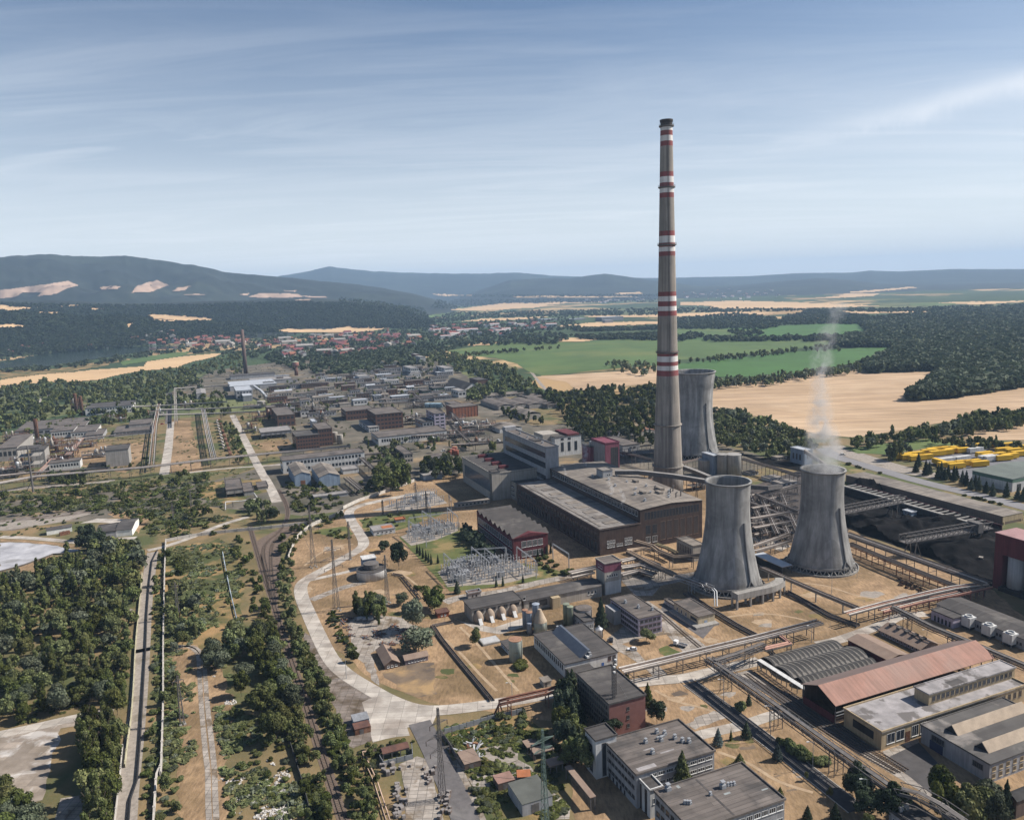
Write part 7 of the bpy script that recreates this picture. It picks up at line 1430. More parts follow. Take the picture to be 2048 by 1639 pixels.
stand(j, [(1540, 400), (1640, 440), (1690, 640), (1790, 900), (1860, 1100), (1700, 1000), (1600, 760), (1530, 600)], 60, hdg, (4, 7), 'bushy tree left of the curving railway sidings', 'bushy trees left of the sidings', .5)
stand(j, [(1850, 620), (1930, 600), (1940, 700), (1900, 760), (1930, 900), (2000, 1189), (1900, 1189), (1830, 940), (1815, 800)], 50, hdg, (4, 7), 'bushy tree between the sidings and the curved road', 'bushy trees right of the sidings', .5)
stand(g, [(0, 340), (140, 280), (400, 215), (410, 240), (210, 310), (110, 390), (50, 540), (10, 620), (-20, 480)], 44, hdg, (4, 8), 'bushy shrub along the outside of the curved wall', 'shrubs outside the curved wall', .5)
stand(j, [(0, 170), (500, 130), (700, 85), (980, 65), (1380, 20), (1330, 160), (1330, 280), (1540, 350), (1400, 410), (1300, 420), (1000, 430), (900, 330), (700, 250), (300, 270), (0, 300)], 380, shr, (6, 11), 'shrub in the overgrown waste ground below the far works', 'shrubs on the waste ground', .6)
stand(j, [(1610, 190), (1790, 200), (1830, 300), (1700, 340), (1620, 300)], 20, near, (7, 11), 'tree in the dark clump beside the pale street end', 'trees beside the pale street end', .5)
stand(j, [(1880, 70), (2048, 50), (2200, 90), (2300, 190), (2120, 270), (1930, 260), (1900, 160)], 110, shr, (5, 10), 'shrub between the sidings and the gabled stores', 'shrubs below the gabled stores', .55)
stand(j, [(0, 300), (700, 262), (740, 300), (560, 350), (540, 470), (900, 440), (980, 480), (700, 470), (460, 500), (440, 440), (0, 420)], 46, shr, (3, 6), 'shrub around the white sheds at left', 'shrubs around the white sheds', 1.0)
stand(j, [(530, 380), (680, 380), (680, 470), (540, 470)], 8, [('round', L_dark, 1)], (9, 12), 'dark leafy tree in front of the white gable ended shed', 'dark trees by the white shed', .5)
stand(a, [(-80, 1000), (250, 930), (440, 945), (560, 960), (850, 885), (1130, 855), (1180, 930), (1190, 985), (1010, 990), (900, 1060), (780, 1085), (500, 1070), (400, 1040), (200, 1180), (-80, 1260)], 520, midm, (9, 15), 'tree in the wide belt behind the left part of the works', 'trees of the belt left of the works', .5)
stand(a, [(150, 1010), (500, 1000), (900, 990), (1000, 985), (1010, 1090), (900, 1120), (780, 1170), (560, 1180), (300, 1200), (120, 1270)], 150, midm, (8, 13), 'tree among the sheds left of the pale street', 'trees among the sheds left of the street', .6)
stand(a, [(1040, 1000), (1340, 1000), (1360, 1150), (1180, 1120), (1040, 1100)], 60, midm, (7, 11), 'tree in the thicket between the three pale racks', 'trees between the three pale racks', .6)
stand(a, [(1280, 1180), (1360, 1170), (1450, 1400), (1380, 1400)], 40, midm, (4, 8), 'small tree along the wagon lines', 'small trees along the wagon lines', .6)
stand(a, [(260, 1480), (500, 1470), (500, 1530), (280, 1540)], 26, midm, (7, 10), 'dark tree below the wide rack at left', 'trees below the wide rack', .5)
stand(a, [(1110, 860), (1280, 800), (1420, 770), (1420, 900), (1250, 890), (1180, 900)], 90, midm, (9, 14), 'tree in the wood left of the thin brick chimney', 'trees left of the thin chimney', .5)
stand(a, [(960, 1000), (1040, 1000), (1340, 1080), (1330, 1140), (1040, 1080), (960, 1100)], 26, midm, (6, 10), 'tree between the pipe racks of the far works', 'trees between the pipe racks', .6)
stand(a, [(170, 1260), (300, 1180), (720, 1140), (780, 1170), (520, 1200), (240, 1290)], 40, midm, (6, 10), 'tree among the white workshops at left', 'trees among the white workshops', .6)
stand(a, [(560, 1420), (880, 1380), (880, 1440), (600, 1480), (500, 1450)], 26, shr, (5, 9), 'shrub beside the grey block on dry ground', 'shrubs by the grey block', .6)
stand(a, [(1340, 1180), (1400, 1200), (1480, 1400), (1400, 1400)], 26, shr, (5, 8), 'shrub along the pale main street of the works', 'shrubs along the main street', .6)
stand(B_, [(430, 480), (640, 440), (760, 470), (1000, 520), (1110, 570), (1190, 610), (1260, 700), (1190, 700), (1000, 640), (880, 600), (700, 560), (560, 530), (480, 520)], 240, midm, (10, 16), 'tree in the belt along the green field edge', 'trees along the green field edge', .5)
stand(B_, [(1190, 610), (1250, 690), (1480, 690), (1560, 670), (1970, 655), (1970, 890), (1850, 940), (1500, 960), (1400, 880), (1340, 780), (1280, 760), (1240, 720)], 330, midm, (9, 15), 'tree in the wood left of the chimney', 'trees of the wood left of the chimney', .5)
stand(B_, [(790, 660), (950, 640), (1180, 650), (1190, 695), (900, 705), (870, 750), (790, 760)], 60, midm, (10, 15), 'tree in the row before the low hall group', 'trees before the low halls', .5)
stand(B_, [(1640, 505), (1900, 500), (1965, 530), (1965, 585), (1740, 560)], 36, midm, (10, 15), 'tree in the clump on the stubble edge left of the chimney', 'trees on the stubble edge', .5)
stand(B_, [(990, 800), (1100, 790), (1280, 860), (1230, 900), (1060, 860)], 24, midm, (7, 11), 'tree around the pale barrel roofed barn', 'trees around the barn', .5)
stand(B_, [(1500, 900), (1800, 910), (1970, 960), (1960, 1030), (1800, 980), (1640, 960), (1500, 980)], 34, [('round', L_mid, 3), ('poplar', L_grey, 2)], (8, 12), 'tree by the grey shed left of the chimney foot', 'trees left of the chimney foot', .5)
stand(B_, [(210, 1190), (330, 1120), (420, 1150), (440, 1240), (300, 1300), (210, 1280)], 22, [('round', L_mid, 3), ('round', L_yel, .6)], (12, 17), 'big round tree beside the stepped grey house', 'big trees by the stepped house', .5)
stand(B_, [(500, 1130), (640, 1090), (770, 1100), (770, 1180), (620, 1200), (520, 1190)], 26, [('round', L_mid, 3), ('willow', L_grey, 1)], (9, 14), 'tree below the rust red tanks', 'trees below the red tanks', .5)
stand(B_, [(260, 1060), (330, 1010), (420, 1020), (340, 1040), (300, 1120)], 9, midm, (9, 13), 'tree at the corner of the stepped grey house', 'trees at the stepped house corner', .5)
stand(B_, [(130, 1230), (260, 1260), (280, 1320), (150, 1340), (60, 1320)], 22, shr, (6, 10), 'shrub below the pipe tray by the pale wall', 'shrubs below the pipe tray', .5)
stand(B_, [(820, 1060), (1020, 1040), (1020, 1090), (860, 1090)], 12, shr, (8, 12), 'shrub between red tanks and striped block', 'shrubs right of the red tanks', .6)
stand(B_, [(350, 810), (420, 790), (700, 1000), (620, 1000), (480, 900)], 12, midm, (6, 9), 'small tree among the blocks of the far works', 'small trees in the far works', .8)
stand(B_, [(-560, 640), (-100, 590), (200, 560), (620, 555), (660, 640), (640, 740), (400, 790), (0, 790), (-200, 860), (-420, 900)], 150, midm, (5, 9), 'tree squeezed between the sheds of the far works', 'trees between the sheds of the far works', .9)
stand(a, [(1340, 1160), (1700, 1060), (2048, 1040), (2048, 1340), (1560, 1380)], 60, shr+midm, (4, 8), 'tree among the brick blocks of the works', 'trees among the brick blocks', .9)
stand(B_, [(60, 960), (700, 960), (900, 1060), (740, 1120), (120, 1140)], 46, midm, (5, 9), 'tree on the yard before the long low office', 'trees before the long office', .9)
stand(c, [(250, 745), (400, 765), (510, 800), (700, 860), (840, 900), (850, 960), (700, 1000), (560, 1000), (430, 960), (280, 930)], 170, midm, (8, 14), 'tree in the wood right of the farthest cooling tower', 'trees right of the far tower', .5)
stand(c, [(990, 960), (1090, 925), (1170, 905), (1550, 845), (1780, 775), (2048, 755), (2120, 760), (2048, 830), (1800, 860), (1560, 885), (1100, 950)], 170, midm, (8, 14), 'tree in the hedge row along the big stubble field', 'trees along the big stubble field', .5)
stand(c, [(1520, 915), (1900, 930), (2048, 950), (2048, 970), (1700, 960), (1540, 940)], 26, midm, (7, 11), 'tree in the row behind the yellow trailers', 'trees behind the yellow trailers', .5)
stand(c, [(1250, 1000), (1310, 950), (1370, 960), (1360, 1030), (1270, 1040)], 8, [('round', L_dark, 1), ('poplar', L_mid, 1)], (12, 19), 'dark tree standing left of the yellow trailers', 'dark trees left of the trailers', .5)
stand(c, [(245, 575), (560, 555), (840, 522), (1000, 490), (1130, 470), (1120, 515), (840, 548), (560, 590), (245, 612)], 120, midm, (10, 15), 'tree in the dark row between bright crop and stubble', 'trees between crop and stubble', .5)
stand(c, [(50, 462), (380, 425), (740, 392), (745, 412), (390, 448), (50, 478)], 60, midm, (9, 13), 'tree in the thin row between the two green fields', 'trees between the green fields', .5)
stand(c, [(775, 380), (960, 368), (985, 402), (785, 408)], 20, midm, (9, 13), 'tree at the forest end of the green field row', 'trees at the row end', .5)
stand(B_, [(760, 455), (1000, 432), (1150, 420), (1155, 432), (1000, 445), (770, 466)], 44, midm, (8, 12), 'tree in the row splitting the far green field', 'trees splitting the green field', .5)
stand(B_, [(1190, 425), (1380, 400), (1384, 416), (1200, 432)], 14, midm, (8, 11), 'tree in the short row on the green field', 'trees in the short field row', .5)
stand(e, [(980, 160), (1100, 175), (1560, 320), (2048, 440), (2048, 480), (1500, 340), (1060, 215)], 50, shr, (5, 9), 'yellowish shrub beside the motorway verge', 'shrubs on the motorway verge', .8)
stand(e, [(40, 0), (90, 0), (90, 40), (50, 60)], 4, shr, (5, 8), 'shrub at the foot of the far cooling tower', 'shrubs at the far tower foot', .8)
stand(g, [(290, 840), (360, 850), (400, 960), (520, 1150), (500, 1190), (430, 1100), (360, 980), (300, 920)], 34, shr, (4, 7), 'shrub in the row between road and scrap yard', 'shrubs between road and scrap yard', .6)
stand(g, [(480, 790), (580, 770), (690, 800), (690, 880), (600, 900), (500, 850)], 16, [('poplar', L_mid, 2), ('round', L_mid, 1), ('willow', L_grey, 1)], (7, 10), 'young tree in the clump above the scrap yard', 'young trees above the scrap yard', .5)
stand(g, [(1170, 290), (1230, 300), (1380, 440), (1430, 500), (1300, 450), (1190, 350)], 20, [('cone', L_dark, 1), ('round', L_dark, 2)], (6, 10), 'dark evergreen before the red serrated hall', 'dark evergreens before the red hall', .5)
stand(g, [(540, 250), (800, 200), (820, 300), (620, 340), (560, 330)], 26, shr, (3, 6), 'shrub around the low white relay hut', 'shrubs around the relay hut', .8)
stand(g, [(190, 330), (450, 310), (480, 380), (420, 390), (300, 350)], 22, shr, (3, 6), 'low shrub in the green patch inside the road curve', 'shrubs in the road curve', .8)
stand(l, [(590, 880), (720, 850), (960, 790), (980, 820), (740, 900), (720, 1000), (760, 1150), (720, 1365), (640, 1200), (600, 1000)], 50, shr, (3, 6), 'shrub around the pink pipes and rusty shelter', 'shrubs around the pink pipes', .6)
stand(l, [(1150, 760), (1400, 700), (1640, 660), (1640, 640), (1400, 680), (1140, 740)], 30, shr, (3, 5), 'shrub in the green row above the concrete fence', 'shrubs above the concrete fence', .5)
stand(l, [(1200, 800), (1720, 690), (1740, 760), (1640, 760), (1240, 850)], 26, shr, (3, 5), 'shrub behind the concrete fence', 'shrubs behind the concrete fence', .9)
stand(l, [(1380, 1130), (1480, 1130), (1490, 1300), (1400, 1280)], 12, shr, (4, 6), 'shrub left of the small flat roofed hut', 'shrubs left of the small hut', .6)
stand(l, [(1440, 950), (1590, 950), (1590, 1030), (1450, 1040)], 9, [('bush', L_yel, 1)], (6, 8), 'bright green shrub by the rusty shed', 'bright green shrubs by the shed', .6)
stand(l, [(1690, 740), (1900, 800), (1990, 900), (2040, 1010), (1960, 980), (1800, 850)], 18, shr, (5, 8), 'shrub over the old brown canopies', 'shrubs over the brown canopies', .6)
stand(h, [(0, 800), (60, 850), (60, 930), (0, 920)], 5, shr, (5, 8), 'shrub at the sandy bank below the road', 'shrubs at the sandy bank', .6)
stand(h, [(290, 620), (380, 560), (380, 900), (480, 1000), (490, 1120), (330, 1100), (260, 820)], 30, [('cone', L_dark, 2), ('round', L_dark, 3), ('round', L_mid, 2)], (10, 16), 'tall dark tree crowding the shaded side of the admin block', 'dark trees beside the admin block', .5)
stand(h, [(1710, 1030), (1790, 1010), (1950, 1080), (1940, 1120), (1820, 1120)], 16, [('bush', L_mid, 1)], (8, 10), 'clipped dense shrub forming the big hedge by the dark road', 'hedge shrubs by the dark road', .4)
stand(i, [(590, 1130), (700, 1130), (700, 1160), (600, 1150)], 7, [('bush', L_mid, 1)], (7, 9), 'dense shrub beside the street lamp on dry grass', 'dense shrubs by the street lamp', .4)
stand(i, [(680, 1260), (900, 1230), (1040, 1360), (1170, 1420), (1140, 1450), (960, 1420), (800, 1360)], 22, [('round', L_dark, 2), ('cone', L_dark, 1)], (9, 13), 'dark pine under the long pipe bridge', 'dark pines under the pipe bridge', .5)
stand(i, [(1460, 1330), (1600, 1400), (1760, 1420), (1680, 1470), (1500, 1440)], 12, [('round', L_mid, 3), ('round', L_yel, 1)], (13, 17), 'big leafy tree before the big grey hall', 'big leafy trees before the grey hall', .45)
stand(i, [(1760, 1380), (1850, 1400), (1880, 1500), (1780, 1500)], 4, [('round', L_grey, 1)], (11, 14), 'blue-green tree beside the big leafy trees', 'blue-green trees by the grey hall', .5)
stand(e, [(1320, 850), (1500, 920), (1540, 960), (1480, 950), (1330, 890)], 16, [('bush', mat('dry_scrub', (.18, .10, .06), (.1, .06, .04), 1), 1)], (3, 5), 'rust brown dry scrub under the brown pipe lines', 'dry scrub under the pipe lines', .5)
pool = []
for si, (lab, grp, got) in enumerate(STANDS):
 for t in got: pool.append((t[2]/t[7], si, t))
pool.sort(key=lambda t: -t[0])
cnt = {'tree': 0, 'shrub': 0, 'conifer': 0}; rest = {}
for _, si, t in pool:
 x, y, hh, wd, st, m_, var, d_ = t; cat = {'bush': 'shrub', 'cone': 'conifer'}.get(st, 'tree'); lim = 300 if cat == 'tree' else 290
 if cnt[cat] < lim:
  cnt[cat] += 1; lab, grp, _g = STANDS[si]; lw = {'L': ''}
  kw = {'bush': 'shrub', 'cone': 'evergreen'}.get(st, 'tree')
  pre = {'poplar': 'slender upright', 'willow': 'grey-green', 'cone': 'pointed dark', 'bush': 'low rounded', 'round': 'rounded leafy'}[st]
  if m_ is L_yel: pre = 'yellow-green'
  tail = lab.split(' ', 1)[1]
  for w_ in ('leafy tree', 'bushy tree', 'big tree', 'tall tree', 'tree', 'low shrub', 'bushy shrub', 'shrub', 'dark evergreen', 'pine'):
   if w_ in lab: tail = lab.split(w_, 1)[1].strip(); break
  l2 = f'{pre} {kw} {tail}'
  tree(l2, (x, y), hh, wd, st, m_, grp+', '+pre+' '+kw, 0 if d_ < 420 else 1, var, cat)
 else: rest.setdefault(si, []).append(t)
LG = {}
def merge_veg(name, items, lodf):
 by = {}
 for t in items: by.setdefault(t[5].name, []).append(t)
 q = np.random.RandomState(len(items)); Vs = []; ms = []; mats_ = []
 for mi_, (mn, its) in enumerate(by.items()):
  mats_.append(its[0][5])
  for x, y, hh, wd, st, m_, var, d_ in its:
   V_ = crown_v(st, lodf(d_), var); an = q.rand()*6.28; ca, sa = cos(an), sin(an)
   W_ = np.empty_like(V_); W_[:, 0] = (V_[:, 0]*ca-V_[:, 1]*sa)*wd+x; W_[:, 1] = (V_[:, 0]*sa+V_[:, 1]*ca)*wd+y; W_[:, 2] = V_[:, 2]*hh
   Vs.append(W_); ms.append(np.full(len(V_)//4, mi_))
 V_ = np.concatenate(Vs); return link(name, npmesh(name, V_, quadsF(len(V_)//4), mats_, np.concatenate(ms)))
for si, its in rest.items():
 lab, grp, _g = STANDS[si]
 o2 = merge_veg('woods' if 'tree' in grp or 'pine' in grp else 'undergrowth', its, lambda d_: 1 if d_ < 420 else (2 if d_ < 900 else 3))
 tag(o2, 'mass of smaller '+grp, 'greenery', None, 'stuff')
def tufts(f, P_, n, hr, m_=None, lab=''):
 w = np.array([G(*f(*p))[:2] for p in P_]); q = np.random.RandomState(n); x0, y0 = w.min(0); x1, y1 = w.max(0)
 A_ = q.rand(n*6, 2)*(x1-x0, y1-y0)+(x0, y0); A_ = A_[inpoly(A_[:, 0], A_[:, 1], w)]; A_ = A_[fbm(A_[:, 0]/14, A_[:, 1]/14, 3, 2) > .47][:n]
 A_ = [t for t in A_ if not any((int((t[0]+dx)//1.2), int((t[1]+dy)//1.2)) in EXC for dx in (-1.2, 0, 1.2) for dy in (-1.2, 0, 1.2))]
 its = [(x, y, q.uniform(*hr), q.uniform(1.2, 3.2), 'bush', q.choice([L_mid, L_yel, L_grey], p=[.55, .3, .15]), q.randint(5), hypot(x, y)) for x, y in A_]
 if its: tag(merge_veg('undergrowth', its, lambda d_: 3), lab, 'undergrowth', None, 'stuff')
tufts(j, [(990, 540), (1450, 450), (1560, 560), (1640, 1000), kk(1540, 200), kk(1480, 600), kk(1900, 700), kk(2040, 1321), kk(950, 1321), kk(980, 300)], 2600, (.4, 1.6), lab='low weeds and brambles over the overgrown strip')
tufts(j, [(0, 150), (1380, 20), (1540, 350), (1000, 440), (700, 250), (0, 300)], 1800, (.5, 1.8), lab='low weeds over the waste ground')
tufts(j, [(-60, 760), (460, 500), (960, 495), (900, 1000), kk(800, 600), kk(0, 760)], 900, (.5, 2), lab='low weeds under the wood left of the track')
tufts(l, [(1150, 780), (1730, 660), (1900, 800), (2048, 1400), (1500, 1500)], 500, (.3, 1.2), lab='low weeds in the storage yard')
tufts(l, [(60, 0), (220, 40), (560, 900), (720, 1450), (280, 1450), (0, 400)], 900, (.4, 1.8), lab='low weeds beside the railway')
tufts(a, [(0, 1300), (1500, 1200), (1600, 1600), (0, 1600)], 900, (.4, 1.5), lab='low weeds over the left works ground')
tufts(a, [(560, 900), (2040, 700), (2040, 1500), (1500, 1640), (1300, 1100)], 900, (.6, 2), lab='weeds between the blocks of the far works')
def T(label, f, x, y, top, wpx, style='round', m_=None, var=0, **kw):
 p = G(*f(x, y)); hh = max(1.2, hts(p, f(x, top)[1])*1.02); s1 = f(1, 0)[0]-f(0, 0)[0]; wd = wpx*s1*DEP(p, hh/2)/F
 return tree(label, p, hh, wd/.95 if style != 'poplar' else wd/.32, style, m_, lod=0, var=var, **kw)
T('big dark tree behind the round water tank', g, 780, 585, 395, 130, m_=L_dark, var=1); T('smaller dark tree left of the big dark tree', g, 690, 470, 398, 90, m_=L_dark, var=2)
T('bright round tree beside the red hut', g, 1000, 850, 680, 190, m_=L_mid, var=3); T('tall silver willow in the scrap yard', g, 875, 985, 778, 165, 'willow', L_grey, 1); T('smaller willow behind the silver willow', g, 800, 815, 740, 100, 'willow', L_grey, 2)
T('wide silver willow beside the brown gabled shed', g, 910, 1130, 980, 230, 'willow', L_grey, 3); T('young tree alone on the dry grass by the slab basin', g, 1280, 1088, 968, 95, m_=L_mid, var=4); T('bright green shrub at the foot of the lone green silo', g, 1582, 1225, 1165, 120, 'bush', L_yel, 1); T('small dark shrub beside the bright round tree', g, 905, 720, 668, 55, 'bush', L_mid, 2)
for q, (x, y, t) in enumerate(((900, 480, 415), (918, 495, 425), (938, 512, 440), (958, 528, 455), (975, 540, 470), (992, 552, 480), (1036, 545, 485), (1162, 742, 655), (1418, 700, 630), (1462, 695, 625), (1593, 672, 612), (1656, 500, 440), (1690, 510, 450), (1720, 500, 430), (1750, 490, 420), (1775, 480, 410))):
 T('narrow dark cypress in the row across the switchyard lawn' if q < 6 else 'narrow dark cypress beside the switchyard gravel', g, x, y, t, 24 if q != 7 else 55, 'cone', L_dark, q % 5, group='cypresses in the lawn row' if q < 6 else 'single cypresses round the switchyard', name='cypress', cat='cypress')
for q, (x, y, w_) in enumerate(((1700, 528, 48), (1742, 512, 50), (1708, 556, 42), (1745, 578, 48), (1775, 538, 42), (1775, 602, 42), (1802, 622, 34), (1812, 566, 44), (1872, 618, 62), (1905, 600, 50))):
 T('clipped ball shrub on the lawn before the red hall' , g, x, y, y-w_*.75, w_, 'bush', L_mid, q % 5, group='clipped ball shrubs')
T('dark slim conifer between silos and lavender office', h, 555, 255, 50, 110, 'cone', L_dark, 2); T('round shrub tree before the lavender office', h, 862, 352, 265, 120, m_=L_mid, var=0)
T('tall dark conifer at the left corner of the admin block', h, 330, 760, 545, 110, 'cone', L_dark, 1); T('light green tree left of the admin block', h, 265, 985, 770, 120, m_=L_yel, var=2); T('dark conifer standing in the shade below the admin block', h, 410, 1110, 930, 110, 'cone', L_dark, 3)
T('tall pine behind the right corner of the admin block', h, 872, 790, 630, 100, 'cone', L_mid, 4); T('broad pine at the right side of the admin block', h, 935, 915, 755, 130, 'round', L_dark, 4); T('feathery pine in front of the pink brick end', h, 620, 1000, 870, 160, 'round', L_dark, 0); T('small pine at the back edge of the admin block', h, 725, 620, 555, 60, 'cone', L_mid, 1)
T('big drooping cedar against the grey laboratory block', h, 1108, 1408, 1092, 200, 'cone', L_mid, 0); T('dark spruce at the dark road edge', h, 1545, 1005, 895, 85, 'cone', L_dark, 0); T('blue spruce nearest the laboratory block', h, 1352, 1058, 940, 85, 'cone', L_blue, 1); T('thin young spruce between blue and dark spruce', h, 1440, 1022, 945, 30, 'cone', L_mid, 2); T('green spruce on dry grass beyond the workshop block', h, 1500, 1190, 1110, 90, 'cone', L_mid, 3); T('blue spruce by the dark road', h, 1758, 1160, 1040, 85, 'cone', L_blue, 4)
T('round dark shrub by the small slab court', h, 1500, 815, 745, 90, 'bush', L_mid, 3); T('small spruce beside the round dark shrub', h, 1562, 782, 700, 50, 'cone', L_dark, 2); T('spruce at the workshop block side', h, 1775, 1420, 1340, 70, 'cone', L_mid, 1); T('dark spruce at the bottom edge of the picture', h, 1962, 1570, 1465, 80, 'cone', L_dark, 2); T('second dark spruce right of the bottom edge spruce', i, 758, 1565, 1450, 90, 'cone', L_dark, 3)
T('tiny round topped tree on the dry lawn', i, 563, 1300, 1232, 32, 'round', L_mid, 1); T('tiny bright tree on the dry lawn', i, 718, 1420, 1345, 48, 'round', L_yel, 2); T('tall spruce beside the big leafy trees', i, 1920, 1540, 1290, 120, 'cone', L_dark, 4); T('pale green tree at the lower right', i, 1770, 1600, 1430, 130, 'round', L_yel, 3); T('leafy tree at the picture bottom by the bridge', i, 985, 1640, 1530, 90, 'round', L_yel, 4)
for q, (x, y) in enumerate(((1422, 1112), (1436, 1080), (1478, 1130), (1500, 1120), (1550, 1150), (1568, 1140), (1588, 1156), (1608, 1150), (1640, 1165), (1655, 1150), (1690, 1180), (1712, 1190), (1740, 1212), (1765, 1205), (1785, 1222), (1828, 1232), (1865, 1250), (1945, 1255), (2010, 1268), (2040, 1280))):
 T('dark conifer in the row before the green warehouse', c, x, y, y-72-10*(q % 3), 46, 'cone', L_dark, q % 5, group='conifers before the warehouse')
# ---------------------------------------------------------------- far woods, village, power lines and small things
def farwood(name, lab, polys, n, hr, excl=(), m_=None, blob=1.0, seed=1):
 q = np.random.RandomState(seed); Vs = []
 for P_, k_ in polys:
  P_ = np.array(P_, float); x0, y0 = P_.min(0); x1, y1 = P_.max(0); A_ = q.rand(int(k_*3.5), 2)*(x1-x0, y1-y0)+(x0, y0); ok = inpoly(A_[:, 0], A_[:, 1], P_)
  for E_ in excl: ok &= ~inpoly(A_[:, 0], A_[:, 1]+1.5, E_)
  A_ = A_[ok][:k_]
  if not len(A_): continue
  p = GT(A_[:, 0], A_[:, 1]); dy = np.nan_to_num(.5*(hr[0]+hr[1])*.5*F/np.hypot(p[:, 0], p[:, 1])); p = GT(A_[:, 0], A_[:, 1]+dy); p = p[~np.isnan(p[:, 2])]; d_ = np.hypot(p[:, 0], p[:, 1])
  lv = np.where(d_ < 1500, 3, 4); hh = q.uniform(*hr, len(p)); an = q.rand(len(p))*6.28; vr = q.randint(0, 5, len(p))
  for lvl in (3, 4):
   for v in range(5):
    mk = (lv == lvl) & (vr == v)
    if not mk.any(): continue
    B3 = crown_v('round', lvl, v); s_ = hh[mk]*blob; ca, sa = np.cos(an[mk]), np.sin(an[mk])
    X = (B3[None, :, 0]*ca[:, None]-B3[None, :, 1]*sa[:, None])*s_[:, None]*1.15+p[mk, 0][:, None]; Y = (B3[None, :, 0]*sa[:, None]+B3[None, :, 1]*ca[:, None])*s_[:, None]*1.15+p[mk, 1][:, None]; Zz = (B3[None, :, 2]-.12)*s_[:, None]+p[mk, 2][:, None]
    Vs.append(np.stack([X, Y, Zz], -1).reshape(-1, 3))
 V_ = np.concatenate(Vs); tag(link(name, npmesh(name, V_, quadsF(len(V_)//4), m_ or L_far)), lab, 'woods', None, 'stuff')
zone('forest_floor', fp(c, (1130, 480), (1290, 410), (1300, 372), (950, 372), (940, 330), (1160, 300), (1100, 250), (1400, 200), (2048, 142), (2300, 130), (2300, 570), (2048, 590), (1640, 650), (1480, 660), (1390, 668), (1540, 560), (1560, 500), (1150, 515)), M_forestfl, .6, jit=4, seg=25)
farwood('forest', 'dense dark forest spreading over the right side beyond the stubble', [(fp(c, (1130, 480), (1290, 410), (1300, 372), (950, 372), (940, 330), (1160, 300), (1100, 250), (1400, 200), (2048, 142), (2150, 140), (2150, 580), (2048, 590), (1640, 650), (1480, 660), (1390, 668), (1540, 560), (1560, 500), (1150, 515)), 11000)], 0, (14, 21), seed=2)
Fx = [fp(a, *P_) for P_ in ([(0, 498), (40, 497), (60, 508), (170, 510), (250, 515), (150, 525), (80, 540), (0, 535)], [(215, 540), (350, 538), (370, 550), (240, 555)], [(330, 503), (480, 500), (470, 510), (340, 510)], [(400, 522), (600, 518), (660, 522), (560, 530)], [(0, 612), (60, 606), (190, 617), (150, 632), (0, 638)], [(850, 560), (910, 550), (1270, 578), (1230, 598), (1140, 597), (960, 600), (900, 590)], [(740, 605), (800, 598), (760, 640), (730, 640)], [(1610, 650), (1690, 635), (1900, 645), (2048, 622), (2048, 660), (1700, 660)])]
farwood('forest', 'wooded hills behind the lake and village at left', [([(0, 607), (200, 610), (400, 609), (560, 603), (700, 606), (800, 618), (860, 636), (880, 655), (760, 655), (640, 652), (560, 662), (470, 668), (400, 672), (250, 690), (0, 712)], 10500)], 0, (13, 19), Fx, seed=3)
Lk = [fp(a, (0, 835), (80, 815), (240, 785), (420, 765), (700, 745), (900, 738), (1060, 740), (1060, 750), (900, 760), (700, 790), (560, 815), (420, 835), (280, 858), (0, 868)), fp(a, (0, 935), (240, 905), (620, 872), (840, 858), (860, 830), (1060, 800), (1310, 778), (1260, 800), (1110, 835), (1050, 862), (830, 885), (580, 935), (240, 950), (0, 985)), fp(a, (640, 850), (700, 828), (860, 798), (1000, 775), (1130, 768), (1060, 798), (860, 828))]
farwood('woods', 'scattered trees round the lake, gardens and village', [(fp(a, (0, 700), (200, 690), (420, 665), (720, 640), (1000, 660), (1000, 735), (700, 742), (420, 762), (200, 785), (0, 820)), 520), (fp(a, (0, 870), (420, 838), (700, 792), (900, 765), (1100, 745), (1280, 770), (1050, 770), (700, 825), (300, 870), (0, 890)), 260), (fp(a, (1000, 680), (1500, 660), (2048, 670), (2048, 890), (1800, 880), (1500, 800), (1200, 770), (1000, 740)), 750), (fp(B_, (0, 340), (560, 280), (700, 300), (1290, 320), (1480, 340), (1340, 390), (1080, 395), (800, 400), (640, 440), (430, 480), (250, 500), (0, 560)), 1450), (fp(B_, (560, 270), (1300, 225), (1500, 235), (1480, 300), (900, 330), (560, 330)), 500), (fp(B_, (0, 470), (460, 440), (460, 520), (0, 580)), 500), (fp(B_, (0, 100), (520, 170), (560, 250), (400, 268), (300, 255), (0, 275)), 1500)], 0, (9, 15), Lk, seed=4)
